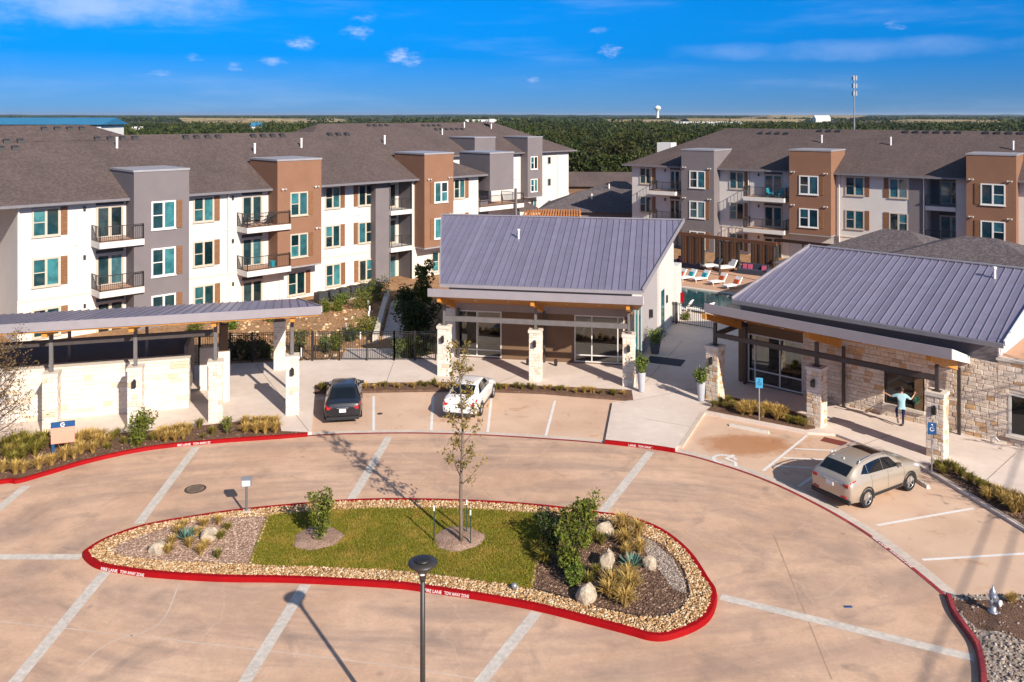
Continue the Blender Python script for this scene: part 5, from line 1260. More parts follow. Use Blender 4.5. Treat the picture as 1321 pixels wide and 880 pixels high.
def agave(loc, label, r=.42):
    o = thing('agave', label, 'agave', loc)
    for k in range(22):
        a = 2.4 * k; el = .35 + .9 * (k / 22.); L = r * (1.15 - .25 * k / 22); w = .055; mb = MB(); d = Vector((math.cos(a)*math.cos(el), math.sin(a)*math.cos(el), math.sin(el))); s_ = Vector((-math.sin(a), math.cos(a), 0))
        up = d.cross(s_) * -.015
        p = [Vector((0, 0, .03)), d * L * .4, d * L * .75, d * L]
        mb.add([p[0] - s_*w*.6, p[0] + s_*w*.6, p[1] - s_*w, p[1] + up, p[1] + s_*w, p[2] - s_*w*.7, p[2] + up, p[2] + s_*w*.7, p[3]], [(0, 1, 4, 3, 2), (2, 3, 6, 5), (3, 4, 7, 6), (5, 6, 8), (6, 7, 8)])
        mb.build('leaf', 'agave_leaf', o)
    return o
def boulder(px, py, w, h, label, seed, z=zi):
    rng = np.random.default_rng(seed); import bmesh as bm_; b = bm_.new(); bm_.ops.create_icosphere(b, subdivisions=2, radius=1)
    for v in b.verts:
        n = v.co.copy(); k = 1 + .22 * math.sin(n.x*3.1 + seed) * math.cos(n.y*2.7 + seed*2) + rng.uniform(-.08, .08); v.co = Vector((n.x*w*.5*k, n.y*w*.42*k, max(n.z, -.5)*h*.62*k + h*.3))
    m = bpy.data.meshes.new('boulder'); b.to_mesh(m); b.free(); p = G(px, py, z); mk('boulder', m, 'boulder', None, loc=(p.x, p.y, z - .03), rot=(0, 0, seed), label=label, cat='boulder')
# ------------------------------------------------------------------ island planting
for i, (px, py, w, h, lab) in enumerate(((271.5, 694, .58, .46, 'cream boulder beside the small agave in the pointed mulch bed of the island'), (204, 711, .62, .42, 'cream boulder at the pointed end of the island bed'),
        (781, 688, .66, .48, 'pale jagged boulder behind the tall shrub in the round island bed'), (783, 731, .62, .62, 'upright pointed pale boulder between shrub and agave in the round island bed'),
        (838, 732, .46, .44, 'small cream boulder between the agave and the open mulch of the round bed'), (756, 774, .68, .54, 'rounded pale boulder at the gravel edge of the round island bed'))):
    boulder(px, py, w, h, lab, i * 3 + 1)
agave(G(241, 697, zi), 'blue green agave between boulders in the pointed island bed', .5); agave(G(816, 733, zi), 'blue green agave in the round island bed', .55)
gI = 'blond grass tufts on the island'
for x, y in ((545, 250), (605, 240), (440, 282), (515, 285), (415, 325), (400, 357), (485, 335), (550, 337), (530, 365), (462, 258)):
    tuft(90 + x/3.144, 600 + y/3.144, zi, .62, 'grass_blond', 'small blond grass tuft in the pointed island bed', 'small grass tufts in the pointed island bed')
for x, y, s_ in ((928, 370, 1.2), (935, 415, 1.0), (985, 385, 1.1), (993, 440, .9), (942, 450, .7), (892, 575, 1.0), (880, 608, 1.0), (903, 560, .7), (948, 555, 1.1), (955, 590, 1.0), (938, 635, 1.0), (965, 570, .8)):
    tuft(480 + x/2.872, 560 + y/2.872, zi, s_, 'grass_blond', 'tall blond grass tuft in the round island bed', 'tall grass tufts in the round island bed')
for x, y, s_ in ((640, 480, .9), (620, 450, .8), (800, 555, .6), (830, 520, .6), (850, 410, .7), (810, 400, .8), (655, 420, .9)):
    tuft(480 + x/2.872, 560 + y/2.872, zi, s_, 'grass_olive', 'low green tuft beside the shrubs of the round island bed', 'green tufts of the round island bed')
for x, y, s_ in ((640, 262, .5), (612, 300, .6), (600, 378, .5)): tuft(90 + x/3.144, 600 + y/3.144, zi, s_, 'grass_olive', 'small green tuft in the pointed island bed', 'green tufts of the pointed island bed')
shrub('shrub', 'round green shrub in a mulch ring on the island lawn', G(415, 692, zi + .07), 1.55, 1.0, 1300, .07, 'leaf_shrub', 1)
shrub('shrub', 'tallest bright green shrub at the back of the round island bed', G(749, 704, zi), 1.9, 1.35, 1900, .08, 'leaf_shrub', 2)
shrub('shrub', 'leafy green shrub in front of the tallest shrub on the island', G(735, 736, zi), 1.45, 1.1, 1400, .075, 'leaf_shrub', 3)
shrub('shrub', 'dark twiggy shrub where the lawn meets the round bed', G(711, 706, zi), 1.1, 1.2, 1800, .06, 'leaf_dark', 4)
shrub('shrub', 'low green shrub at the foot of the island shrubs', G(740, 752, zi), .6, .7, 1100, .06, 'leaf_bright', 5)
# young tree with stakes
def branchy_tree(name, label, loc, h, seed, mat, nbr=24, first=.32, leafn=36, leafs=.075, spread=.95, lean=(0, 0), r0=.065, cat='tree', up=1.0, barkm='trunk_bark', rl=.16):
    rng = np.random.default_rng(seed); o = thing(name, label, cat, loc); mb = MB(); path = []
    for i in range(12):
        f = i / 11; path.append(Vector((lean[0]*f + .05*math.sin(f*9 + seed)*f*h*.25, lean[1]*f + .05*math.cos(f*7 + seed)*f*h*.2, h*f)))
    mb.tube([p if i else p - Vector((0, 0, .15)) for i, p in enumerate(path)], [r0 * (1 - .9*i/11) + .006 for i in range(12)], 8); trunk = mb.build('trunk', barkm, o, True)
    bb = MB(); P = []
    for k in range(nbr):
        f = first + (1 - first) * (k + rng.uniform(0, .8)) / nbr; f = min(f, .98); q_ = f * 11; i = int(q_); base = path[i].lerp(path[min(i+1, 11)], q_ - i)
        a = 2.4 * k + rng.uniform(-.4, .4); L = spread * (1.12 - .62 * f) * rng.uniform(.65, 1.2); d = Vector((math.cos(a), math.sin(a), up * rng.uniform(.6, 1.2))).normalized()
        m1 = base + d * L * .5 + Vector((0, 0, .02)); tip = base + d * L + Vector((0, 0, .12 * L)); bb.tube([base, m1, tip], [r0*.28, r0*.18, .005], 5)
        ends = [(m1, tip)]
        for _ in range(3):
            s_ = m1.lerp(tip, rng.uniform(-.6, .8)); dd = (d + Vector(rng.normal(0, .55, 3))).normalized(); e = s_ + dd * L * rng.uniform(.25, .45); bb.tube([s_, e], [r0*.12, .004], 4); ends.append((s_, e))
        for s_, e in ends:
            n = max(1, int(leafn / 4)); t_ = rng.uniform(.2, 1.05, n)[:, None]; P.append(np.array(s_) * (1 - t_) + np.array(e) * t_ + rng.normal(0, rl * .45, (n, 3)))
    bb.build('branch', barkm, o, True)
    if leafn: V, Fq = leafquads(np.concatenate(P), leafs*.55, leafs*1.15, .8, rng); mk('crown', npmesh('crown', V, Fq, mat), None, o)
    return o
branchy_tree('young_tree', 'thin staked young tree with sparse olive leaves on the island lawn', G(595, 697, zi + .1), 6.75, 3, 'leaf_oak', 28, .28, 44, .08, 1.05, (-.0, .1))
for px, py in ((560, 697.5), (602, 689), (607, 703.5)):
    p = G(px, py, zi); o = thing('tree_stake', 'dark steel stake with white tip beside the young tree', 'stake', p, 0, 'stakes round the young tree')
    MB().box(-.02, -.02, -.1, .02, .02, 1.05).build('post', 'stake', o); MB().box(-.024, -.024, 1.052, .024, .024, 1.22).build('tip', 'white_paint', o)
# small lights
p = G(318, 660.5, .12); o = thing('pedestal_light', 'short grey post with square floodlight head at the island kerb', 'light', p, R(8))
MB().box(-.13, -.13, -.02, .13, .13, .06).build('base', 'kerb_concrete', o); MB().tube([(0, 0, .06), (0, 0, 1.0)], .045, 8).build('post', 'steel_grey', o)
hd = MB().hexa([(-.19, -.10, .98), (.19, -.10, .98), (.19, .10, .98), (-.19, .10, .98)], [(-.19, -.12, 1.26), (.19, -.12, 1.26), (.19, .10, 1.3), (-.19, .10, 1.3)]).build('head', 'galv', o); MB().box(-.15, -.135, 1.02, .15, -.118, 1.22).build('lens', 'lamp_clear', hd)
p = G(663.5, 762, .12); o = thing('spotlight', 'small grey ground spotlight on the gravel at the lawn edge', 'light', p); o.scale = (.75,)*3; MB().tube([(0, 0, 0), (0, 0, .12)], .02, 6).build('stem', 'black_metal', o); MB().lathe([(.04, 0), (.11, .04), (.12, .16), (.08, .22), (.01, .23)], 12, (0, 0, .08)).build('head', 'silver_paint', o, True)
o = thing('lamp_post', 'tall dark lamp post with flat disc head in front of the island', 'lamp post', (-2.03, 19.2, 0))
MB().lathe([(.20, 0), (.20, .12), (.12, .16), (.01, .16)], 14).build('base', 'bronze_metal', o); MB().lathe([(.065, .1), (.055, 4.55), (.02, 4.56)], 12).build('pole', 'bronze_metal', o, True)
hd = MB().lathe([(.055, 4.5), (.075, 4.58), (.09, 4.66), (.24, 4.84), (.335, 4.90), (.335, 4.935), (.24, 4.965), (.01, 4.97)], 28).build('head', 'bronze_metal', o, True)
MB().lathe([(.185, 4.972), (.185, 5.0), (.15, 5.02), (.01, 5.03)], 24).build('cap', 'black_metal', hd, True); MB().lathe([(.02, 4.70), (.07, 4.70), (.07, 4.76), (.02, 4.76)], 12, (0, -.09, 0)).build('lens', 'lamp_clear', hd)
# ------------------------------------------------------------------ planted strips
gl_ = 'grass tufts in the bed behind the long red kerb'
for x, y in ((65, 368), (100, 362), (165, 347), (220, 330), (275, 310), (315, 302), (345, 282), (395, 278), (12, 360), (45, 292), (320, 268)):
    tuft(x/3.3, 500 + y/3.3, zb, .95, 'grass_blond', 'blond grass tuft in front of the blue and pink sign', 'blond tufts by the sign')
for x, y in ((340, 240), (385, 232), (430, 222), (445, 250), (410, 245), (370, 220)):
    tuft(x/3.3, 500 + y/3.3, zb, 1.0, 'grass_blond', 'blond grass tuft between the sign and the green shrub', 'blond tufts beside the sign')
for x, y in ((695, 205), (735, 205), (770, 203), (800, 200), (705, 230), (745, 228), (675, 222), (780, 218)):
    tuft(x/3.3, 500 + y/3.3, zb, .95, 'grass_blond', 'blond grass tuft between the green shrub and a canopy column', 'blond tufts past the shrub')
for x, y in ((1045, 165), (1090, 162), (1130, 165), (1168, 165), (1045, 192), (1090, 195), (1128, 196), (1172, 192), (1110, 180)):
    tuft(x/3.3, 500 + y/3.3, zb, .95, 'grass_blond', 'blond grass tuft at the end of the bed by the canopy columns', 'blond tufts by the canopy columns')
for x, y in ((60, 250), (100, 240), (150, 238), (190, 232), (100, 300), (60, 322), (130, 262), (30, 300), (20, 265), (175, 262), (80, 275), (150, 285)):
    tuft(x/3.3, 500 + y/3.3, zb, 1.05, 'grass_olive', 'green grass tuft between the brown tree and the blue and pink sign', 'green tufts between brown tree and sign')
for x, y, s_ in ((480, 225, .8), (530, 240, .7), (460, 262, .6), (650, 225, .8), (850, 172, .8), (905, 200, .7), (865, 215, .4), (970, 185, .7), (965, 165, .8), (500, 210, .7), (590, 250, .5)):
    tuft(x/3.3, 500 + y/3.3, zb, s_, 'grass_olive', 'small green tuft between the blond tufts behind the long red kerb', 'small green tufts behind the red kerb')
shrub('shrub', 'upright green shrub in the bed before the stone screen wall', G(181, 573, zb), 1.65, 1.15, 1500, .075, 'leaf_shrub', 8)
shrub('shrub', 'thin green sapling beside the canopy column', G(293, 560, zb), .8, .45, 260, .06, 'leaf_shrub', 9)
branchy_tree('brown_tree', 'small tree with brown autumn leaves before the stone screen wall', G(-14, 598, zb), 5.0, 5, 'leaf_brown', 34, .22, 64, .075, 2.0, (.25, .2), .085, up=.75, barkm='dark_bark', rl=.3)
for i in range(46):
    px = 412 + i * 8.7 + random.uniform(-3, 3); py = np.interp(px, (406, 500, 600, 700, 817), (502.5, 500, 498.5, 502.5, 511)) + random.uniform(-2.2, 2.0)
    b_ = random.random() < .5; tuft(px, py, zb, random.uniform(.42, .7), 'grass_blond' if b_ else 'grass_olive', ('small dry' if b_ else 'small green') + ' tuft in the narrow bed before the brown clubhouse porch', ('dry' if b_ else 'green') + ' tufts in the porch bed')
for x, y in ((445, 365), (480, 362), (512, 382), (545, 362), (592, 378), (640, 385), (692, 392), (732, 405), (762, 400), (455, 380), (610, 395), (715, 420)):
    tuft(880 + x/5.865, 470 + y/5.865, zb, 1.05, 'grass_blond', 'tall blond grass tuft round the light blue sign', 'blond tufts round the light blue sign')
for x, y in ((290, 310), (340, 335), (390, 330), (240, 320), (800, 440), (830, 445), (925, 470), (880, 460), (350, 290), (650, 350), (560, 330)):
    tuft(880 + x/5.865, 470 + y/5.865, zb, .7, 'grass_olive', 'dark green tuft in the bed under the light blue sign', 'green tufts under the light blue sign')
for x, y in ((715, 272), (750, 268), (768, 290), (792, 285), (797, 315), (822, 290), (828, 315)):
    tuft(1000 + x/2.589, 540 + y/2.589, zb, 1.0, 'grass_blond', 'round blond tuft in the bed before the stone wall window', 'blond tufts before the stone wall')
for x, y in ((545, 165), (575, 172), (600, 178), (620, 195), (650, 215), (680, 228), (560, 185), (705, 245)):
    tuft(1000 + x/2.589, 540 + y/2.589, zb, .75, 'grass_olive', 'spiky green plant behind the dark blue sign', 'spiky plants behind the dark blue sign')
for x, y in ((590, 300), (570, 315)): tuft(1200 + x/5.5, 720 + y/5.5, .11, .5, 'grass_blond', 'blond tuft behind the hydrant', 'tufts behind the hydrant')
# ------------------------------------------------------------------ garden behind the fence
for i, (px, py, h, w, m_, lab) in enumerate((
    (302, 463, 1.3, 1.5, 'leaf_dark', 'dark shrub behind the fence at the canopy wall'), (322, 462, 1.4, 1.6, 'leaf_dark', 'widest dark shrub behind the fence by the canopy'), (341, 461, 1.2, 1.3, 'leaf_dark', 'dark shrub behind the fence at the rear canopy column'),
    (387, 456, 1.5, .9, 'leaf_shrub', 'olive shrub behind the fence between canopy column and twiggy sapling'), (419, 455, 1.0, .9, 'leaf_bright', 'bright shrub behind the fence between sapling and gate'), (433, 452, 1.2, 1.0, 'leaf_shrub', 'green shrub behind the gate post'),
    (441, 393, .9, 1.2, 'leaf_bright', 'yellow green shrub below the condensers'), (466, 398, 1.5, 2.2, 'leaf_shrub', 'broad green shrub above the retaining wall'), (487, 388, 1.9, 2.2, 'leaf_shrub', 'large green shrub at the top of the retaining wall'),
    (470, 432, 1.2, 2.0, 'leaf_shrub', 'sprawling green shrub beside the low retaining wall'), (452, 440, .8, 1.1, 'leaf_dark', 'low dark shrub above the gate'), (419, 402, .9, 1.2, 'leaf_shrub', 'grey green shrub on the orange dirt'), (436, 401, .8, 1.0, 'leaf_shrub', 'small shrub on the orange dirt near the condensers'),
    (355, 415, .8, 1.4, 'leaf_bright', 'green shrub below the balcony door'), (300, 425, 1.2, 1.1, 'leaf_bright', 'yellow green shrub under the canopy edge'), (250, 432, .9, 1.3, 'leaf_shrub', 'green shrub under the stone ledge'),
    (516, 462, 1.2, 1.2, 'leaf_bright', 'bright shrub between the garden gate and the clubhouse'), (532, 461, 1.4, 1.3, 'leaf_shrub', 'green shrub behind the fence next to the dark corner shrub'), (548, 459, 1.7, 1.6, 'leaf_dark', 'dark shrub against the clubhouse corner'),
    (527, 430, 2.2, 2.0, 'leaf_dark', 'tall dark bush along the garden path'), (545, 430, 2.5, 2.2, 'leaf_dark', 'tallest dark bush beside the clubhouse flank'), (524, 400, 2.0, 2.0, 'leaf_dark', 'dark bush at the far end of the garden path'), (547, 402, 4.3, 1.8, 'leaf_shrub', 'slender green tree between the block and the clubhouse'))):
    shrub('shrub' if h < 4 else 'slender_tree', lab, G(px, py, -.03), h, w, int(700 + 500 * h), .075 if h < 2 else .12, m_, 20 + i, cat='shrub' if h < 4 else 'tree')
branchy_tree('sapling', 'leafless sapling behind the fence before the condensers', G(407, 462, -.03), 3.0, 12, 'leaf_oak', 18, .2, 10, .06, .9, r0=.03, cat='sapling')
for i, (px, py) in enumerate(((447, 427), (475, 397), (477, 404), (476, 411), (465, 438), (389, 460))):
    p = G(px, py, -.03); MB().box(-.05, -.05, 0, .05, .05, .55).build('path_marker', 'white_paint', None, loc=p, label='small white marker post in the garden', cat='marker', group='white marker posts in the garden')
# condensers
for px, py in ((414, 392), (428.5, 389.5), (442.5, 386.5), (455.5, 383.5), (469, 381), (483, 378)):
    p = G(px, py, 0); o = thing('condenser', 'dark air conditioner condenser in the row by the stone base', 'condenser', (p.x, p.y, -.03), R(44.35), 'condensers along the block')
    MB().box(-.5, -.5, -.02, .5, .5, .10).build('pad', 'kerb_concrete', o); MB().box(-.40, -.40, .11, .40, .40, .95).build('casing', 'ac_metal', o)
    for k in range(7): MB().box(-.415, -.415, .18 + k*.105, .415, .415, .215 + k*.105).build('louver', 'ac_metal', o)
    MB().lathe([(.34, .952), (.34, 1.0), (.1, 1.01), (.01, 1.02)], 14).build('fan_guard', 'black_metal', o)
# fences and gate
def fence(name, label, a, b, h=1.75, npost=2, cat='fence', gap=.13, mat='black_metal'):
    a, b = Vector(a), Vector(b); d = b - a; L = d.length; o = thing(name, label, cat, (a.x, a.y, .12), math.atan2(d.y, d.x))
    for k in range(npost):
        x = L * k / (npost - 1); MB().box(x - .045, -.045, -.15, x + .045, .045, h + .06).build('post', mat, o)
    mb = MB()
    for zz in (.12, h - .12, h): mb.box(.05, -.018, zz - .02, L - .05, .018, zz + .02)
    mb.build('rail', mat, o); mb = MB(); n = int(L / gap)
    for k in range(1, n): x = L * k / n; mb.box(x - .012, -.012, .08, x + .012, .012, h - .02)
    mb.build('pickets', mat, o); return o
f0, f1, f2, f3, f4, f5 = (-20.5, 50.4), G(297, 470), G(354, 469), G(368, 468.5), G(438, 467.5), G(508.5, 467.5)
fence('fence', 'black picket fence behind the screen wall opening', f0, f1.xy, npost=3); fence('fence', 'black picket fence between the pier and the rear canopy column', f1.xy, f2.xy, npost=3); fence('fence', 'black picket fence between the rear canopy column and the gate', f3.xy, f4.xy, npost=3)
fence('garden_gate', 'black double gate across the garden path', f4.xy, f5.xy, npost=3, cat='gate', gap=.11); fence('fence', 'black picket fence between the gate and the brown clubhouse', f5.xy, G(562, 467.5).xy, npost=3)
# ------------------------------------------------------------------ signs, hydrant, stops, covers
pa, pb = G(68.5, 585, zb), G(93.8, 582, zb); dv = pb - pa; o = thing('yard_sign', 'yard sign with blue header and blank pink board on blue legs', 'sign', pa, math.atan2(dv.y, dv.x)); w_ = dv.length
for x in (0, w_): MB().box(x - .06, -.03, -.1, x + .06, .03, .5).build('leg', 'sign_blue', o)
MB().box(-.08, -.035, .42, w_ + .08, .035, 1.12).build('board', 'sign_pink', o); hd = MB().box(-.09, -.04, 1.121, w_ + .09, .04, 1.36).build('header', 'sign_blue', o)
mb = MB(); n = 22; x_, z_ = w_/2, 1.24
for k in range(n + 1):
    a = R(40) + R(280) * k / n; mb.v += [(x_ + .062*math.cos(a), -.046, z_ + .062*math.sin(a)), (x_ + .10*math.cos(a), -.046, z_ + .10*math.sin(a))]
mb.f = [(2*k, 2*k + 1, 2*k + 3, 2*k + 2) for k in range(n)]; mb.box(x_ - .005, -.05, z_ - .02, x_ + .085, -.045, z_ + .02); mb.build('emblem', 'white_paint', hd)
def bay_sign(px, py, label, mat, h=2.1, w=.34, hh=.5):
    p = G(px, py, zb); o = thing('parking_sign', label, 'sign', (p.x, p.y, zb - .02), R(-12)); MB().tube([(0, 0, -.1), (0, 0, h)], .03, 8).build('post', 'galv', o)
    pl = MB().box(-w/2, -.05, h - hh, w/2, -.032, h).build('plate', mat, o); m_ = MB(); zc = h - hh*.42     # wheelchair symbol
    m_.lathe([(.03, 0), (.03, .004), (.005, .004)], 10); m_.v = [(v[0], -.052 - v[2], v[1] + zc + .13) for v in m_.v]
    for a, b, ww in (((0, zc + .09), (0, zc - .03), .035), ((0, zc - .03), (.07, zc - .03), .03), ((.07, zc - .03), (.10, zc - .12), .03), ((0, zc + .04), (.06, zc + .04), .025)): m_.bar((a[0], -.0535, a[1]), (b[0], -.0535, b[1]), ww, .004)
    n = 16
    b0 = len(m_.v)
    for k in range(n + 1):
        a = R(100) + R(240) * k / n; m_.v += [(.06*math.cos(a), -.0545, zc - .06 + .06*math.sin(a)), (.085*math.cos(a), -.0545, zc - .06 + .085*math.sin(a))]
    m_.f += [(b0 + 2*k, b0 + 2*k + 1, b0 + 2*k + 3, b0 + 2*k + 2) for k in range(n)]; m_.build('symbol', 'white_paint' if mat == 'sign_blue' else 'sign_blue', pl)
bay_sign(979.4, 542, 'light blue accessible parking sign among blond grass', 'sign_light_blue'); bay_sign(1202, 609, 'dark blue accessible parking sign before a stone column', 'sign_blue')
p = G(1281, 790, .1); o = thing('fire_hydrant', 'silver fire hydrant behind the faded red kerb', 'hydrant', p, R(35)); o.scale = (.88,)*3
MB().lathe([(.17, 0), (.17, .05), (.11, .06), (.10, .5), (.14, .52), (.14, .58), (.12, .6), (.12, .68), (.08, .78), (.03, .83), (.03, .9), (.005, .9)], 14).build('barrel', 'silver_paint', o, True)
for a, r_, l_ in ((0, .055, .2), (R(180), .055, .2), (R(-90), .085, .22)):
    d = Vector((math.cos(a), math.sin(a), 0)); MB().tube([d*.06 + Vector((0, 0, .42)), d*l_ + Vector((0, 0, .42))], r_, 10).build('nozzle', 'silver_paint', o); MB().tube([d*l_ + Vector((0, 0, .42)), d*(l_+.04) + Vector((0, 0, .42))], r_ + .02, 8).build('nozzle_cap', 'white_paint' if a < 0 else 'silver_paint', o)
def wheel_stop(a, b, label):
    a, b = G(*a), G(*b); d = b - a; o = thing('wheel_stop', label, 'wheel stop', ((a+b)/2)[:2] + (.004,), math.atan2(d.y, d.x)); L = d.length / 2
    mb = MB(); mb.hexa([(-L, -.09, 0), (L, -.09, 0), (L, .09, 0), (-L, .09, 0)], [(-L + .05, -.05, .13), (L - .05, -.05, .13), (L - .05, .05, .13), (-L + .05, .05, .13)]); mb.build('bar', 'concrete_stop', o)
    for x in (-L*.6, L*.6): MB().lathe([(.025, .12), (.025, .136), (.005, .136)], 8, (x, 0, 0)).build('pin', 'iron', o)
wheel_stop((941, 549.5), (992.5, 560), 'concrete wheel stop in the empty stained bay'); wheel_stop((1172, 614), (1198, 631), 'concrete wheel stop before the champagne car')
wheel_stop((408, 515), (424, 515), 'concrete wheel stop before the black car')
p = G(252, 631); o = thing('manhole_cover', 'round iron manhole cover in the drive', 'manhole', (p.x, p.y, .004)); MB().lathe([(.42, 0), (.42, .006), (.02, .006)], 32).build('ring', 'iron', o)
cv_ = MB().lathe([(.34, .007), (.34, .012), (.02, .012)], 32).build('lid', 'joint_dark', o)
for k in range(5): MB().box(-.22, -.2 + k*.1 - .015, .0125, .22, -.2 + k*.1 + .015, .016).build('tread', 'iron', cv_)
p = G(490, 534); MB().lathe([(.14, 0), (.14, .012), (.01, .012)], 14).build('drain_cover', 'iron', None, loc=(p.x, p.y, .006), label='small drain cover in the bay between the two sedans', cat='drain cover')
mb = MB(); p = G(1094, 783); mb.box(-.12, -.05, 0, .12, .05, .01); mb.build('valve_cover', 'sign_blue', None, loc=(p.x, p.y, .005), label='tiny dark valve cover on the drive by the curved ribbon', cat='cover')
# worn wheelchair mark in the empty bay
mb = MB(); p = G(935, 593)
for k in range(14): a = R(30) + R(250)*k/14; a2 = R(30) + R(250)*(k+.9)/14; mb.add([(.4*math.cos(a), .4*math.sin(a), 0), (.4*math.cos(a2), .4*math.sin(a2), 0), (.56*math.cos(a2), .56*math.sin(a2), 0), (.56*math.cos(a), .56*math.sin(a), 0)], [(0, 1, 2, 3)])
mb.bar((.0, .1, 0), (.1, .7, 0), .16, .002); mb.bar((0, .1, .003), (.5, .0, .003), .14, .002); mb.bar((.5, .0, .006), (.7, -.4, .006), .14, .002); mb.build('bay_symbol', 'bay_paint', None, loc=(p.x, p.y, .011), rot=(0, 0, R(-40)), kind='structure')
# planters
def planter(px, py, label, h, w, mat, ph, seed, leafm='leaf_bright'):
    p = G(px, py, .12); o = thing('planter', label, 'planter', p); MB().lathe([(w*.30, 0), (w*.34, .05), (w*.5, h), (w*.5, h + .02), (w*.42, h + .02), (w*.4, h - .08), (.01, h - .08)], 18).build('pot', mat, o, True)
    MB().lathe([(w*.4, h - .078), (.01, h - .07)], 14).build('soil', 'mulch', o); st, fo = shrub_meshes(seed, ph, w * 1.7, 900, .07, leafm); mk('stem', st, 'trunk_bark', o, loc=(0, 0, h - .08)); mk('foliage', fo, None, o, loc=(0, 0, h - .08))
planter(827.5, 505.5, 'tall pale planter with leafy plant beside the clubhouse corner column', 1.05, .46, 'planter_grey', 1.1, 61); planter(845, 456, 'dark planter with yellow green plant against the clubhouse flank', .8, .75, 'planter_dark', .7, 62); planter(904.5, 517.5, 'tall pale planter with grassy plant beside the stone column of the timber canopy', 1.0, .46, 'planter_grey', .95, 63)
shrub('shrub', 'small ball shrub at the end of the clubhouse flank', G(885, 413, .1), .5, .8, 700, .06, 'leaf_shrub', 66)
p = G(858, 466, .12); MB().box(-1.1, -.7, 0, 1.1, .7, .02).build('door_mat', 'cushion_navy', None, loc=p, rot=(0, 0, R(-24)), label='dark door mat on the paved passage', cat='mat')
MB().tube([(0, 0, -.05), (0, 0, .25), (.15, -.05, .3), (.3, -.1, .12)], .05, 8).build('standpipe', 'galv', None, loc=G(1279, 572, .12), label='grey standpipe at the foot of the stone wall', cat='pipe')
MB().lathe([(.08, 0), (.11, .2), (.09, .38), (.01, .4)], 10).build('bollard_light', 'black_metal', None, loc=G(717, 472, .12), label='small black path light at the brown porch wall', cat='light')
MB().lathe([(.08, 0), (.11, .2), (.09, .38), (.01, .4)], 10).build('bollard_light', 'black_metal', None, loc=G(681, 471, .12), label='small black path light next to a brown porch column', cat='light')
# ================================================================== VEHICLES
class Body:
    """lofted body: stations along x (0 = tail) give sill, belt and roof heights and half widths"""
    def __init__(s, st, n=64):
        a = np.array(st, float); s.x = np.unique(np.concatenate([np.linspace(0, .2, 9), np.linspace(.22, a[-1, 0], n)])); s.p = []
        for c in range(1, a.shape[1]):
            v = np.interp(s.x, a[:, 0], a[:, c])
            k = np.array([1, 2, 3, 2, 1]) / 9.; v2 = np.convolve(np.pad(v, 2, 'edge'), k, 'valid'); e_ = (s.x < .22); v2[e_] = v[e_]; v2[-1] = v[-1]; s.p.append(v2)
    def at(s, x): return [float(np.interp(x, s.x, v)) for v in s.p]
    def ring(s, x):
        zb, be, tp, wl, wb, wt = s.at(x); m = (zb + be) / 2; c = min(.045, (tp - be) * .5)
        return [(0, zb), (wl*.82, zb), (wl*.965, zb + .09), (wl, m - .02), (wl*.992, m + (be-m)*.45), (wb + (wl-wb)*.45, be - .05), (wb, be),
                (wb + (wt-wb)*.38, be + (tp-c-be)*.40), (wb + (wt-wb)*.74, be + (tp-c-be)*.76), (wt, tp - c), (wt*.86, tp - c*.25), (wt*.5, tp + .004), (0, tp + .012)]
    def mesh(s):
        mb = MB(); xs = s.x; R_ = [s.ring(x) for x in xs]; k = len(R_[0])
        full = [[(x, y, z) for y, z in r] + [(x, -y, z) for y, z in reversed(r[1:-1])] for x, r in zip(xs, R_)]; m = len(full[0])
        for r in full: mb.v += r
        for i in range(len(xs) - 1):
            for j in range(m): mb.f.append((i*m + j, i*m + (j+1) % m, (i+1)*m + (j+1) % m, (i+1)*m + j))
        b0 = len(mb.v); mb.v += full[0] + full[-1]; mb.f += [tuple(b0 + j for j in range(m)), tuple(b0 + m + j for j in reversed(range(m)))]; return mb
    def side(s, x, v):
        """v 0 at the belt .. 1 at the roof edge; negative runs down to the sill"""
        r = s.ring(x)
        if v >= 0: seq, f = [r[6], r[7], r[8], r[9]], v * 3
        else: seq, f = [r[6], r[5], r[4], r[3], r[2]], -v * 4
        i = min(int(f), len(seq) - 2); t_ = f - i; return (seq[i][0]*(1-t_) + seq[i+1][0]*t_, seq[i][1]*(1-t_) + seq[i+1][1]*t_)
    def patch(s, c, sg, out=.012, nx=8, nv=4):
        """c = corners (x,v): bottom-rear, bottom-front, top-front, top-rear"""
        mb = MB()
        for i in range(nx + 1):
            for j in range(nv + 1):
                a, b = i/nx, j/nv; x = (c[0][0]*(1-a) + c[1][0]*a)*(1-b) + (c[3][0]*(1-a) + c[2][0]*a)*b; v = (c[0][1]*(1-a) + c[1][1]*a)*(1-b) + (c[3][1]*(1-a) + c[2][1]*a)*b
                y, z = s.side(x, v); mb.v.append((x, sg * (y + out), z + out*.3))
        for i in range(nx):
            for j in range(nv): q = i*(nv+1) + j; f = (q, q + nv + 1, q + nv + 2, q + 1); mb.f.append(f if sg < 0 else f[::-1])
        return mb
    def top(s, x0, x1, w0, w1, out=.012, n=10, m=8):
        mb = MB()
        for i in range(n + 1):
            x = x0 + (x1-x0)*i/n; zb, be, tp, wl, wb, wt = s.at(x); w = wt * (w0 + (w1-w0)*i/n); sl_ = (s.at(x + .03)[2] - s.at(x - .03)[2]) / .06
            for j in range(m + 1): y = -w + 2*w*j/m; mb.v.append((x - out*sl_*.7, y, tp + out + .004 - .03 * (abs(y)/wt)**4))
        for i in range(n):
            for j in range(m): q = i*(m+1) + j; mb.f.append((q, q + m + 1, q + m + 2, q + 1))
        return mb
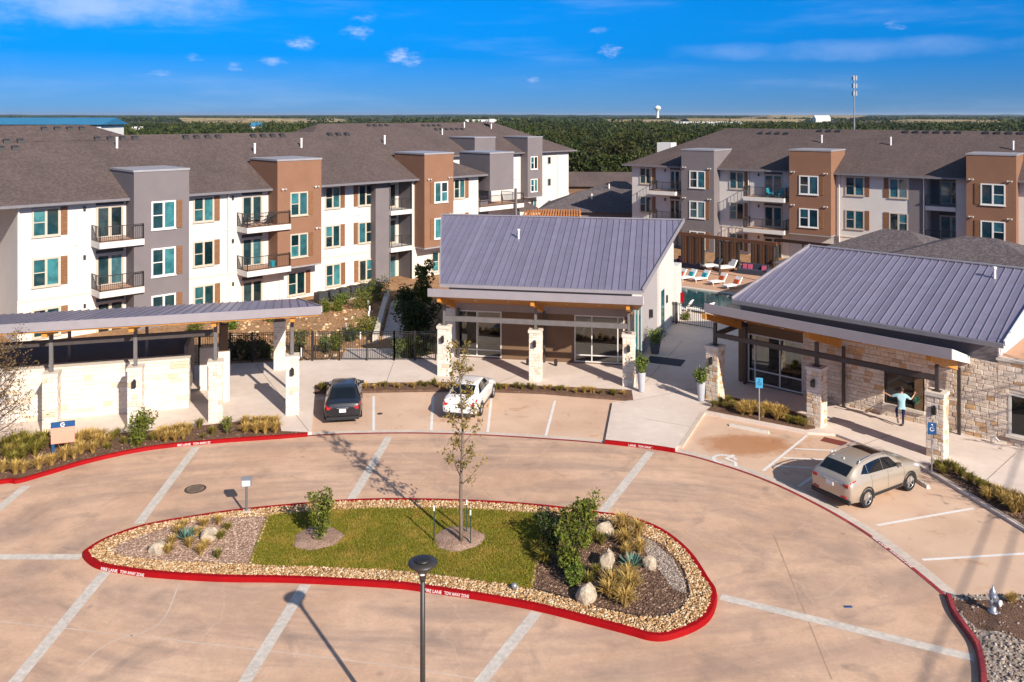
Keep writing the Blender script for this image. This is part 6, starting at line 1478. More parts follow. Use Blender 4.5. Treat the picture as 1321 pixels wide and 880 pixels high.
def wheel(par, x, y, r, w, sg):
    wv = MB(); prof = [(r*.66, -w/2), (r*.93, -w/2), (r, -w/2 + .03), (r, w/2 - .03), (r*.93, w/2), (r*.66, w/2)]
    wv.lathe(prof, 28); wv.f = wv.f[:-2]; wv.v = [(v[0], v[2], v[1]) for v in wv.v]; o = wv.build('wheel', 'rubber', par, True, loc=(x, y, r))
    rm = MB(); rm.lathe([(r*.67, w*.1), (r*.67, w*.42), (r*.62, w*.42), (r*.60, w*.2), (.01, w*.18)], 28); rm.v = [(v[0], v[2]*sg, v[1]) for v in rm.v]; rm.build('rim', 'auto_trim', o)
    for k in range(5):
        a = 6.283*k/5 + .3; sp = MB(); sp.bar((math.cos(a)*.03, sg*w*.40, math.sin(a)*.03), (math.cos(a)*r*.64, sg*w*.40, math.sin(a)*r*.64), r*.17, .03); sp.build('spoke', 'alloy', o)
    hb = MB(); hb.lathe([(r*.66, w*.36), (r*.70, w*.46), (r*.64, w*.46), (r*.62, w*.36)], 28); hb.f = hb.f[:-2]; hb.v = [(v[0], v[2]*sg, v[1]) for v in hb.v]; hb.build('rim_lip', 'alloy', o, True)
    ar = MB(); n = 20
    for k in range(n + 1): a = R(-12) + R(204)*k/n; ar.v += [((r + .02)*math.cos(a), 0, (r + .02)*math.sin(a)), ((r + .075)*math.cos(a), 0, (r + .075)*math.sin(a)), ((r - .2)*math.cos(a), -sg*.1, (r - .2)*math.sin(a))]
    ar.f = [(3*k, 3*k+1, 3*k+4, 3*k+3) for k in range(n)] + [(3*k, 3*k+3, 3*k+5, 3*k+2) for k in range(n)]; return o, ar
def build_car(name, label, loc, rz, st, paint, W, ax, r, dlo, rearw, frontw, tail, extras=None, plate='plate_white'):
    o = thing(name, label, 'car', loc, rz); b = Body(st); L_ = st[-1][0]; off = -L_/2
    root = o
    def put(mb, n, m, par=root, sm=False): return mb.build(n, m, par, sm, loc=(off, 0, 0) if par is root else None)
    body = put(b.mesh(), 'body', paint, root, True)
    for sg in (1, -1):
        for c in dlo: put(b.patch(c, sg), 'side_window', 'auto_glass', root, True)
        for x in tail['doors']: put(b.patch([(x, -.86), (x + .012, -.86), (x + .012 + tail['lean'], -.02), (x + tail['lean'], -.02)], sg, .004, 1, 8), 'door_seam', 'auto_trim')
        for x in tail['handles']: y, z = b.side(x, -.22); put(MB().box(x - .1, sg*y - .02, z - .015, x + .1, sg*y + .022*sg + .02*(sg > 0), z + .015), 'door_handle', paint)
        put(b.patch([(ax[0] + r + .12, -.99), (ax[1] - r - .12, -.99), (ax[1] - r - .12, -.9), (ax[0] + r + .12, -.9)], sg, .008, 8, 1), 'sill', 'auto_trim')
        put(b.patch(tail['lamp'], sg, .010, 5, 3), 'tail_lamp', 'lamp_red', root, True)
        y, z = b.side(tail['mirror'], .12); mm = MB(); mm.hexa([(tail['mirror'] - .06, sg*(y), z), (tail['mirror'] + .08, sg*y, z), (tail['mirror'] + .06, sg*(y + .22), z + .02), (tail['mirror'] - .05, sg*(y + .22), z + .02)], [(tail['mirror'] - .06, sg*(y), z + .13), (tail['mirror'] + .06, sg*y, z + .13), (tail['mirror'] + .04, sg*(y + .20), z + .15), (tail['mirror'] - .05, sg*(y + .20), z + .15)]); put(mm, 'mirror', paint)
        for x in ax:
            wl = b.at(x)[3]; w_, ar = wheel(root, off + x, sg*(wl - .10), r, .225, sg); ar.v = [(v[0], v[1] + sg*(wl + .006), v[2] + r) for v in ar.v]; ar.build('wheel_arch', 'auto_trim', root, loc=(off + x, 0, 0))
        put(b.patch(tail['head'], sg, .010, 5, 3), 'headlamp', 'lamp_clear', root, True)
    put(b.top(*rearw), 'rear_window', 'auto_glass', root, True); put(b.top(*frontw), 'windscreen', 'auto_glass', root, True)
    zb, be, tp, wl, wb, wt = b.at(0.02)
    zb, be, tp, wl, wb, wt = b.at(.07); put(MB().box(.0, -wl*.97, zb - .10, .12, wl*.97, zb + .05), 'bumper_trim', 'auto_trim'); zp = tail['plate']
    put(MB().box(-.035, -.16, zp, .05, .16, zp + .16), 'number_plate', plate)
    for sg in (1, -1): put(MB().box(.005, min(sg*tail['rl'][0], sg*tail['rl'][1]), tail['rl'][2], .10, max(sg*tail['rl'][0], sg*tail['rl'][1]), tail['rl'][3]), 'tail_lamp', 'lamp_red')
    put(MB().box(-.022, -.28, zp + .19, .04, .28, zp + .215), 'trim_bar', 'alloy')
    if extras: extras(b, put)
    return o
#        x     sill  belt  top   wlow  wbelt wtop
SED = [(0.0, .44, .80, .82, .62, .56, .52), (.03, .38, .89, .92, .76, .68, .62), (.10, .29, .98, 1.03, .865, .77, .69), (.48, .20, 1.03, 1.10, .915, .80, .68), (1.22, .19, 1.02, 1.40, .92, .815, .61), (1.62, .19, 1.01, 1.465, .92, .82, .60), (2.5, .19, .99, 1.46, .92, .82, .60), (2.85, .19, .97, 1.40, .92, .82, .60),
       (3.55, .19, .95, 1.03, .92, .81, .70), (4.2, .20, .87, .92, .91, .77, .66), (4.62, .24, .74, .78, .86, .68, .56), (4.80, .34, .60, .62, .74, .56, .46)]
T_S = dict(doors=(1.35, 2.42, 3.42), lean=.05, handles=(1.62, 2.7), lamp=[(.02, -.32), (.34, -.30), (.42, -.05), (.06, -.05)], mirror=3.12, head=[(4.15, -.30), (4.62, -.40), (4.55, -.12), (4.2, -.05)], plate=.60, rl=(.52, .77, .74, .86))
DLO_S = [[(.98, .10), (1.98, .06), (1.98, .90), (1.46, .88)], [(2.03, .06), (3.18, .06), (2.72, .90), (2.03, .90)]]
def sed_extra(b, put): put(b.top(1.85, 2.45, .55, .55), 'roof_panel', 'auto_glass', sm=True)
h1 = Vector((-.165, .986)); p = Vector((-8.25, 41.15)) + h1 * 2.4
build_car('sedan', 'black sedan parked nose-in before the narrow planted bed', (p.x, p.y, .006), math.atan2(h1.y, h1.x), SED, 'paint_black', 1.84, (.99, 3.76), .33, DLO_S, (.54, 1.24, .86, .92), (2.92, 3.52, .92, .84), T_S)
h2 = Vector((.20, .98)).normalized(); p = Vector((-2.62, 41.6)) + h2 * 2.4
build_car('sedan', 'white sedan parked nose-in behind the thin tree', (p.x, p.y, .006), math.atan2(h2.y, h2.x), [tuple([q[0]*.985] + list(q[1:])) for q in SED], 'paint_white', 1.84, (.98, 3.70), .335, DLO_S, (.54, 1.24, .86, .92), (2.90, 3.48, .92, .84), T_S)
SUVS = [(0.0, .52, .90, .92, .66, .60, .56), (.025, .46, .98, 1.01, .80, .72, .66), (.07, .38, 1.07, 1.12, .885, .79, .72), (.18, .28, 1.15, 1.24, .935, .83, .71), (.62, .22, 1.18, 1.54, .95, .84, .65), (1.0, .22, 1.17, 1.635, .95, .845, .64), (1.6, .22, 1.15, 1.69, .95, .85, .635), (2.2, .22, 1.13, 1.69, .95, .85, .635), (2.65, .22, 1.11, 1.63, .95, .85, .64), (3.0, .22, 1.10, 1.47, .95, .85, .66),
        (3.55, .22, 1.08, 1.17, .95, .83, .74), (4.15, .24, 1.01, 1.07, .935, .80, .70), (4.55, .29, .90, .95, .89, .74, .62), (4.73, .40, .72, .75, .79, .64, .52), (4.77, .45, .62, .64, .74, .58, .46)]
T_U = dict(doors=(1.28, 2.30, 3.34), lean=.05, handles=(1.52, 2.55), lamp=[(.02, -.26), (.36, -.22), (.44, -.08), (.06, -.08)], mirror=3.08, head=[(4.1, -.30), (4.6, -.42), (4.5, -.14), (4.15, -.05)], plate=.80, rl=(.58, .80, .90, 1.02))
DLO_U = [[(.80, .22), (1.20, .10), (1.20, .74), (1.12, .74)], [(1.23, .10), (2.12, .07), (2.12, .84), (1.23, .76)], [(2.15, .07), (3.22, .07), (2.70, .84), (2.15, .84)]]
def suv_extra(b, put):
    put(b.top(1.95, 2.55, .72, .72), 'sunroof', 'auto_glass', sm=True)
    for sg in (1, -1):
        mb = MB(); mb.tube([(x, sg*(b.at(x)[5] - .02), b.at(x)[2] + z_) for x, z_ in ((.85, -.0), (1.0, .05), (1.7, .06), (2.4, .05), (2.6, -.0))], .022, 7); put(mb, 'roof_rail', 'alloy', sm=True)
    put(MB().lathe([(.05, 0), (.03, .05), (.005, .08)], 8, (.85, 0, b.at(.85)[2])), 'antenna', 'paint_champagne'); put(MB().box(-.03, .50, .50, .07, .74, .55), 'reflector', 'lamp_red'); put(MB().box(-.03, -.74, .50, .07, -.50, .55), 'reflector', 'lamp_red')
h3 = Vector((.848, .531)).normalized(); lft = Vector((-h3.y, h3.x)); p = Vector((13.6, 32.5)) + lft * .86 + h3 * (4.77/2 - 1.0)
build_car('suv', 'champagne sport utility vehicle parked in the bay by the stone clubhouse', (p.x, p.y, .006), math.atan2(h3.y, h3.x), SUVS, 'paint_champagne', 1.89, (1.0, 3.74), .37, DLO_U, (.20, .62, .86, .90), (2.74, 3.48, .92, .86), T_U, suv_extra)

# ================================================================== PERSON
def skin_mesh(name, V, E, rad, root=0, lev=2):
    me = bpy.data.meshes.new(name); me.from_pydata(V, E, []); o = bpy.data.objects.new(name, me); COL.objects.link(o)
    sk = o.modifiers.new('s', 'SKIN'); sk.use_smooth_shade = True; su = o.modifiers.new('u', 'SUBSURF'); su.levels = lev; su.render_levels = lev
    for i, v in enumerate(me.skin_vertices[0].data):
        r_ = rad[i]; v.radius = r_ if isinstance(r_, tuple) else (r_, r_); v.use_root = (i == root)
    bpy.context.view_layer.update(); m2 = bpy.data.meshes.new_from_object(o.evaluated_get(bpy.context.evaluated_depsgraph_get())); bpy.data.objects.remove(o); m2.name = name; return m2
J = dict(pel=(0, 0, .97), sp=(.0, .0, 1.14), ch=(.0, .01, 1.36), nk=(.0, .03, 1.51), hd0=(.0, .045, 1.58), hd1=(.0, .06, 1.68), hd2=(.0, .065, 1.77),
         hr=(.095, .0, .93), kr=(.085, .06, .51), ar=(.06, -.02, .10), fr=(.05, .17, .035), hl=(-.095, .0, .93), kl=(-.17, .30, .63), al=(-.16, .02, .36), fl=(-.15, -.02, .20),
         shr=(.185, .02, 1.43), er=(.40, .05, 1.25), wr=(.56, .17, 1.42), har=(.60, .21, 1.52), shl=(-.185, .02, 1.43), el=(-.44, .08, 1.33), wl=(-.66, .18, 1.42), hal=(-.75, .21, 1.45))
kk = list(J); ix = {k: i for i, k in enumerate(kk)}; Vv = [J[k] for k in kk]
Ed = [(ix[a], ix[b]) for a, b in (('pel', 'sp'), ('sp', 'ch'), ('ch', 'nk'), ('nk', 'hd0'), ('hd0', 'hd1'), ('hd1', 'hd2'), ('pel', 'hr'), ('hr', 'kr'), ('kr', 'ar'), ('ar', 'fr'), ('pel', 'hl'), ('hl', 'kl'), ('kl', 'al'), ('al', 'fl'), ('ch', 'shr'), ('shr', 'er'), ('er', 'wr'), ('wr', 'har'), ('ch', 'shl'), ('shl', 'el'), ('el', 'wl'), ('wl', 'hal'))]
rd = dict(pel=(.14, .10), sp=(.13, .09), ch=(.15, .10), nk=.055, hd0=(.075, .085), hd1=(.085, .10), hd2=(.06, .07), hr=.085, kr=.055, ar=.04, fr=.035, hl=.085, kl=.055, al=.04, fl=.035, shr=.06, er=.042, wr=.03, har=(.038, .02), shl=.06, el=.042, wl=.03, hal=(.038, .02))
bodym = skin_mesh('body', Vv, Ed, [rd[k] for k in kk])
# fingers and thumb, joined into the same mesh
mbf = MB(); mbf.v = [tuple(v.co) for v in bodym.vertices]; mbf.f = [tuple(pp.vertices) for pp in bodym.polygons]
for hand, w_, sg in (('har', 'wr', 1), ('hal', 'wl', -1)):
    a, c = Vector(J[w_]), Vector(J[hand]); d = (c - a).normalized(); s_ = d.cross(Vector((0, 0, 1))).normalized(); nrm = s_.cross(d)
    for q, (off_, ln) in enumerate(((-.032, .062), (-.011, .075), (.011, .07), (.032, .055))):
        b0 = c + s_ * off_; mbf.tube([b0 - d*.01, b0 + d*ln*.45 - nrm*.006, b0 + d*ln*.8 - nrm*.028, b0 + d*ln*.9 - nrm*.045], [.010, .0095, .009, .007], 6)
    b0 = a.lerp(c, .55) + s_*.035*sg; mbf.tube([b0, b0 + s_*.028*sg + d*.025, b0 + s_*.036*sg + d*.05 - nrm*.015], [.012, .0105, .008], 6)
# nose and ears
mbf.tube([(0, .155, 1.70), (0, .185, 1.655)], [.012, .016], 6)
for sg in (-1, 1): mbf.tube([(sg*.085, .07, 1.70), (sg*.098, .055, 1.67), (sg*.085, .065, 1.64)], [.014, .018, .012], 6)
pp = G(1163, 550, .12); o = thing('person', 'person in light blue shirt and dark trousers striding with arms spread, holding a green bundle', 'person', (pp.x, pp.y, .12), R(-14)); o.scale = (1.04,)*3
bd = mbf.build('body', 'skin', o, True)
J['hem'] = (0, 0, .85); J['waist'] = (0, 0, 1.06); kk += ['hem', 'waist']; rd['hem'] = (.16, .12); rd['waist'] = (.135, .10); Ed += [(ix['pel'], len(kk) - 2), (ix['pel'], len(kk) - 1)]
def part(names, scale_r, name, mat, over={}):
    ids = {n: i for i, n in enumerate(names)}; ed = [(ids[kk[a]], ids[kk[b]]) for a, b in Ed if kk[a] in ids and kk[b] in ids]
    def rr(n): r_ = over.get(n, rd[n]); return tuple(x * scale_r for x in r_) if isinstance(r_, tuple) else r_ * scale_r
    m_ = skin_mesh(name, [J[n] for n in names], ed, [rr(n) for n in names]); mk(name, m_, mat, o)
part(['pel', 'hem', 'sp', 'ch', 'nk', 'shr', 'er', 'shl', 'el'], 1.0, 'shirt', 'shirt', dict(pel=(.17, .125), sp=(.165, .125), ch=(.20, .150), nk=.075, shr=.085, er=.058, shl=.085, el=.058)); part(['pel', 'waist', 'hr', 'kr', 'ar', 'hl', 'kl', 'al'], 1.18, 'trousers', 'trousers', dict(pel=(.13, .095)))
h_ = MB(); h_.lathe([(.02, .0), (.085, .02), (.11, .09), (.10, .16), (.05, .215), (.005, .225)], 14, (0, .045, 1.60)); h_.v = [(v[0]*.9, v[1]*1.0 - max(0, (1.7 - v[2]))*.25, v[2]) for v in h_.v]; h_.build('hair', 'hair', o, True)
for k in ('fr', 'fl'):
    a = Vector(J['ar' if k == 'fr' else 'al']); b = Vector(J[k]); sh = MB(); d = (b - a).normalized(); sh.tube([a - d*.03 + Vector((0, 0, -.02)), a.lerp(b, .5) , b + d*.07], [.048, .05, .03], 8); sh.build('shoe', 'trunk_bark', o, True)
q = o.matrix_basis @ Vector((.66, .17, 1.22)); mb = MB(); rng = np.random.default_rng(4)
b_ = rocks('bundle', np.zeros((1, 2)), [0.], .2, .2, 'green_cloth', 4, 1.0); V_, F_ = leafquads(ellipsoid_pts(160, (0, 0, 0), (.15, .12, .2), rng), .05, .09, .9, rng)
mk('green_bundle', npmesh('green_bundle', V_, F_, 'green_cloth'), None, None, loc=q, label='leafy green bundle held in the raised right hand of the person', cat='bundle')

# ================================================================== POOL COURT
dv = FRf.d; iv = FRf.i; p0 = G(871, 369); PF = Frame((p0.x, p0.y), FRf.a)
def PL(x, y): return PF.w(x, y)
sheet('pool_deck', [PL(-14, 0.0), PL(20, 0.0), PL(20, 10.5), PL(-14, 10.5)], .05, 'deck_tan', thick=.1)
sheet('pool_deck', [PL(-14, -11.5), PL(20, -11.5), PL(20, -8.8), PL(-14, -8.8)], .05, 'walk_concrete', thick=.1)
sheet('pool_floor', [PL(-14, -8.8), PL(20, -8.8), PL(20, -.01), PL(-14, -.01)], -.02, 'pool_water')
mb = MB(); a, b = PL(-14, -.15), PL(20, -.15); mb.bar((a.x, a.y, .03), (b.x, b.y, .03), .3, .12); a, b = PL(-14, -8.8), PL(20, -8.8); mb.bar((a.x, a.y, .03), (b.x, b.y, .03), .4, .12); mb.build('pool_coping', 'stone_cap', None, kind='structure')
def lounger(px, py, rz, cush, label, z=.06, s=1.0):
    p = G(px, py, z); o = thing('lounger', label, 'lounger', p, rz, 'loungers by the pool'); o.scale = (s,)*3
    MB().box(-.95, -.34, .26, .35, .34, .36).build('seat', 'cushion_white', o); mb = MB(); mb.hexa([(.352, -.34, .26), (.45, -.34, .24), (.45, .34, .24), (.352, .34, .26)], [(.80, -.34, .95), (.90, -.34, .92), (.90, .34, .92), (.80, .34, .95)]); mb.build('backrest', 'cushion_white', o)
    for x, y in ((-.85, -.3), (-.85, .3), (.5, -.3), (.5, .3)): MB().box(x - .03, y - .03, 0, x + .03, y + .03, .258).build('leg', 'alum_frame', o)
    if cush: MB().hexa([(.28, -.26, .38), (.42, -.26, .36), (.42, .26, .36), (.28, .26, .38)], [(.48, -.26, .72), (.62, -.26, .70), (.62, .26, .70), (.48, .26, .72)]).build('cushion', cush, o)
for px, py, cu, lab in ((874, 361, 'cushion_rust', 'white pool lounger with rust cushion half hidden by the clubhouse end wall'), (887, 361.5, 'cushion_teal', 'white pool lounger with teal cushion between a rust and a teal one'), (904, 363, 'cushion_teal', 'white pool lounger with teal cushion next to one with a rust cushion'), (926, 367, 'cushion_rust', 'white pool lounger with rust cushion next to a teal one'), (945, 372, 'cushion_rust', 'white pool lounger with rust cushion at the end of the row by the stone clubhouse')):
    lounger(px, py, FRf.a + R(68), cu, lab)
lounger(879, 402, FRf.a + R(10), None, 'white lounger on the near pool edge at the clubhouse corner'); lounger(906, 405, FRf.a - R(5), None, 'white lounger on the near pool edge by the fence')
for px, py, rz, lab, cu in ((918, 347, 60, 'dark-backed daybed before a timber privacy screen', 'cushion_navy'), (937, 349, 60, 'all-white daybed with raised back before a timber privacy screen', 'cushion_white')):
    p = G(px, py, .06); o = thing('daybed', lab, 'daybed', p, FRf.a + R(rz)); MB().box(-1.1, -.55, 0, .5, .55, .3).build('base', 'screen_wood', o); MB().box(-1.05, -.5, .302, .45, .5, .45).build('mattress', 'cushion_white', o)
    MB().hexa([(.46, -.5, .3), (.6, -.5, .3), (.6, .5, .3), (.46, .5, .3)], [(.85, -.5, 1.05), (.97, -.5, 1.0), (.97, .5, 1.0), (.85, .5, 1.05)]).build('backrest', cu, o)
for px, py, lab, ca in ((888, 345, 'dark outdoor sofa with pink cushions half hidden by the clubhouse end wall', 'cushion_pink'), (972, 354, 'dark outdoor sofa with pink cushions beside the stone clubhouse roof', 'cushion_pink')):
    p = G(px, py, .06); o = thing('sofa', lab, 'sofa', p, FRf.a); MB().box(-1.3, -.4, 0, 1.3, .4, .42).build('seat', 'cushion_navy', o); MB().box(-1.3, .41, 0, 1.3, .6, .95).build('backrest', 'cushion_navy', o)
    for x in (-1.45, 1.31): MB().box(x, -.4, 0, x + .14, .6, .65).build('arm', 'cushion_navy', o)
    for x in (-.95, -.45, .9): MB().hexa([(x - .2, .2, .43), (x + .2, .2, .43), (x + .2, .34, .43), (x - .2, .34, .43)], [(x - .2, .3, .85), (x + .2, .3, .85), (x + .2, .405, .85), (x - .2, .405, .85)]).build('cushion', ca, o)
# timber privacy screens and the beams that tie them
for (pa, pb, yb_, yt, lab) in ((880, 907.5, 345, 302, 'dark timber privacy screen behind the clubhouse end wall'), (924, 953, 346, 308, 'dark timber privacy screen behind the daybeds'), (970, 1000, 349, 312, 'dark timber privacy screen beside the stone clubhouse roof')):
    a, b = G(pa, yb_, .0), G(pb, yb_ + 3.5, .0); d = b - a; o = thing('privacy_screen', lab, 'screen', (a.x, a.y, -.03), math.atan2(d.y, d.x)); L_ = d.length; h = CAMH - (yt - HY) * a.y / FPX
    for k in range(4): x = L_*k/3; MB().box(x - .09, -.09, 0, x + .09, .09, h).build('post', 'bronze_metal', o)
    for k in range(3):
        for j in range(3): x = L_*k/3 + .1; wd = (L_/3 - .2)/3; MB().box(x + j*wd, -.03 - .02*(j % 2), .35, x + (j+1)*wd - .02, .02, h - .12).build('plank', 'screen_wood', o)
    MB().box(-.6, -.12, h + .002, L_ + .6, .12, h + .22).build('beam', 'screen_wood', o)
for (x0, y0, x1, y1, lab) in ((862, 299, 1002, 315, 'long dark timber beam over the privacy screens'), (1002, 309, 1075, 317, 'dark timber beam running behind the stone clubhouse ridge')):
    a, b = at(x0, y0, 83.2), at(x1, y1, 75 if x1 < 1010 else 73); o = thing('pergola_beam', lab, 'beam', (a.x, a.y, -.03), 0); MB().bar((0, 0, a.z), tuple(b - a + Vector((0, 0, a.z))), .2, .3).build('beam', 'screen_wood', o)
    for q_ in (0.02, .5, .98): r_ = (b - a) * q_; MB().box(r_.x - .08, r_.y - .08, 0, r_.x + .08, r_.y + .08, a.z + r_.z - .14).build('post', 'bronze_metal', o)
fence('pool_fence', 'thin black pool fence behind the paved passage', PL(.5, -12.6).xy, PL(9.5, -12.6).xy, 1.5, 4, gap=.16)
# warm timber pergolas
for (x0, x1, y0, y1, Yn, lab) in ((645, 690, 264, 270.5, 104, 'smaller warm timber pergola by the corner balcony'), (673, 753, 268, 277, 98, 'larger warm timber pergola behind the clubhouse ridge')):
    a = at(x0 + 3, y1, Yn); w_ = (x1 - x0 - 8) * Yn / FPX; zt = a.z; dp = 5.0; o = thing('pergola', lab, 'pergola', (a.x, a.y, -.03), R(-4))
    for x in (.3, w_ - .3):
        for y in (.3, dp - .3): MB().box(x - .1, y - .1, 0, x + .1, y + .1, zt - .25).build('post', 'pergola_wood', o)
    for y in (.3, dp - .3): MB().box(-.2, y - .08, zt - .248, w_ + .2, y + .08, zt - .02).build('beam', 'pergola_wood', o)
    n = int(w_ / .3)
    for k in range(n + 1): x = w_*k/n; MB().box(x - .09, -.35, zt - .018, x + .09, dp + .35, zt + .12).build('slat', 'pergola_wood', o)
# low service buildings between the blocks
p = at(700, 241, 138); q_ = at(832, 243, 138); o = thing('garage', 'long low garage with shingled roof in front of the wood', 'building', (p.x, 138, -.03), R(-3)); w_ = q_.x - p.x
MB().box(0, .6, 0, w_, 9, 3.3).build('wall', 'umber_panel', o); MB().add([(-.5, 0, 3.4), (w_ + .5, 0, 3.4), (w_ + .5, 4.8, 5.5), (-.5, 4.8, 5.5), (w_ + .5, 9.6, 3.4), (-.5, 9.6, 3.4)], [(0, 1, 2, 3), (3, 2, 4, 5), (1, 4, 2), (0, 3, 5)]).build('roof', 'shingles', o)
for k in range(6): MB().box(1.2 + k*w_/6.2, .52, .05, 1.2 + k*w_/6.2 + 1.9, .598, 2.4).build('door', 'brown_stucco', o)
for i, (px, Yc, hx, hy, zt, lab) in enumerate(((770, 112, 7.5, 5.5, 5.1, 'small hip-roofed cabin behind the clubhouse ridge'), (800, 121, 6.5, 5.5, 5.6, 'hip-roofed cabin beside the block end wall'))):
    o = thing('cabin', lab, 'building', ((px - CX)*Yc/FPX, Yc, -.03), R(-38) if i else R(-10)); h = .42*hy
    MB().box(-hx + .6, -hy + .6, 0, hx - .6, hy - .6, zt - h + .1).build('wall', 'grey_stucco', o); MB().add([(-hx, -hy, zt-h), (hx, -hy, zt-h), (hx, hy, zt-h), (-hx, hy, zt-h), (-hx + hy, 0, zt), (hx - hy, 0, zt)], [(0, 1, 5, 4), (2, 3, 4, 5), (1, 2, 5), (3, 0, 4), (3, 2, 1, 0)]).build('roof', 'shingles_dark', o)
    MB().lathe([(.1, -.4), (.1, .9), (.02, .92)], 8, (-.5, -hy*.4, zt - .5*h)).build('vent_pipe', 'white_trim', o)
# ================================================================== WOOD AND FAR COUNTRY
def wood_tree(seed, h, r, mat):
    rng = np.random.default_rng(seed); P = []
    for k in range(16):
        a = rng.uniform(0, 6.28); q = r * rng.uniform(0, .72); zc = h * rng.uniform(.38, .88); rr = r * rng.uniform(.28, .46); P.append(ellipsoid_pts(85, (q*math.cos(a), q*math.sin(a), zc), (rr, rr, rr*.85), rng, .7))
    V, Fq = leafquads(np.concatenate(P), .22, .5, .9, rng); mb = MB(); mb.tube([(0, 0, -.3), (.1, 0, h*.3), (0, .1, h*.65)], [.28, .2, .08], 7)
    for k in range(5): a = 1.26*k; mb.tube([(.05, 0, h*.32), (r*.5*math.cos(a), r*.5*math.sin(a), h*.62)], [.12, .04], 5)
    return mb.mesh('trunk'), npmesh('crown', V, Fq, mat)
KINDS = [(wood_tree(200 + i, h, r, m_), h, lab) for i, (h, r, m_, lab) in enumerate(((9.5, 4.6, 'leaf_wood', 'broad dark green oak in the wood behind the garage'), (8, 4.2, 'leaf_wood_olive', 'olive green tree in the wood behind the garage'), (11, 4.8, 'leaf_wood', 'tall dark tree standing above the wood behind the garage'), (7, 3.8, 'leaf_wood_olive', 'low olive tree at the wood edge behind the garage')))]
rngW = np.random.default_rng(21); n_ind = 0; spots = []
Y = 152.
while Y < 330 and len(spots) < 190:
    x0, x1 = (715 - CX)*Y/FPX, (1010 - CX)*Y/FPX if Y > 190 else (900 - CX)*Y/FPX
    x = x0 + rngW.uniform(0, 4)
    while x < x1: spots.append((x + rngW.uniform(-1.5, 1.5), Y + rngW.uniform(-2.5, 2.5))); x += rngW.uniform(5.5, 8.5)
    Y += 6.2
for i, (x, y) in enumerate(spots):
    k = int(rngW.choice([0, 0, 1, 2, 3])) if y > 165 else int(rngW.choice([0, 1, 3])); (tr, cr), h, lab = KINDS[k]
    o = thing('wood_tree', lab, 'tree', (x, y, -.35), rngW.uniform(0, 6.28), 'trees of the wood behind the garage'); s_ = rngW.uniform(.8, 1.15); o.scale = (s_, s_, s_*rngW.uniform(.88, 1.12))
    mk('trunk', tr, 'dark_bark', o); mk('crown', cr, None, o)
# trees farther off read as one mass
def far_wood(name, Y0, Y1, n, nq, r0, r1, q0, q1, h0, h1, seed, mat, label, thr=-.2, fx=.66):
    rng = np.random.default_rng(seed); u = rng.uniform(0, 1, n); yy = np.sqrt(Y0**2 + u*(Y1**2 - Y0**2)); xx = rng.uniform(-fx, fx, n)*yy
    f = np.sin(xx*.0061 + 1.3) + np.sin(yy*.0083 + xx*.002) + np.sin(xx*.017 - yy*.011 + 2) * .7 + rng.uniform(-.5, .5, n); k = f > thr
    px = CX + FPX*xx/yy; k &= ~((px > 708) & (px < 1015) & (yy < 330)); k &= ~((px < 740) & (yy < 185)); xx, yy = xx[k], yy[k]; n = len(xx)
    d = rng.normal(size=(n, nq, 3)); d /= np.linalg.norm(d, axis=2)[:, :, None]; d *= rng.uniform(.45, 1., (n, nq, 1)); r = rng.uniform(r0, r1, (n, 1)); h = rng.uniform(h0, h1, (n, 1))
    P = np.stack([xx[:, None] + d[:, :, 0]*r, yy[:, None] + d[:, :, 1]*r, -.35 + h*.55 + d[:, :, 2]*h*.45], 2).reshape(-1, 3); V, Fq = leafquads(P, q0, q1, .95, rng)
    mk(name, npmesh(name, V, Fq, mat), None, kind='stuff', label=label, cat='woodland')
far_wood('woodland', 186, 800, 7000, 46, 3.2, 5.2, .5, 1.1, 7, 11, 31, 'leaf_wood', 'dark woodland stretching behind the blocks', -.7)
far_wood('woodland', 190, 900, 2600, 40, 3, 4.6, .5, 1.1, 6, 9, 32, 'leaf_wood_olive', 'olive scrub mixed through the woodland', -.4)
far_wood('woodland', 800, 5200, 9000, 14, 8, 20, 2.5, 6, 6, 9, 33, 'leaf_wood', 'distant woodland up to the horizon', .5)
# hedgerow ridges near the skyline
for (Y, hgt, amp, sd) in ((6500, 8, 4, 1), (9000, 12, 5, 2)):
    xs = np.linspace(-.75*Y, .75*Y, 160); rng = np.random.default_rng(sd); z_ = -1 + hgt + amp*np.sin(xs*.0011 + sd) + rng.uniform(-3, 3, 160); mb = MB(); 
    for x, z in zip(xs, z_): mb.v += [(x, Y, -1), (x, Y + 120, z), (x, Y + 800, -1)]
    mb.f = [(3*i + j, 3*i + 3 + j, 3*i + 4 + j, 3*i + 1 + j) for i in range(159) for j in (0, 1)]; mb.build('hills', 'far_green', None, True, kind='structure')
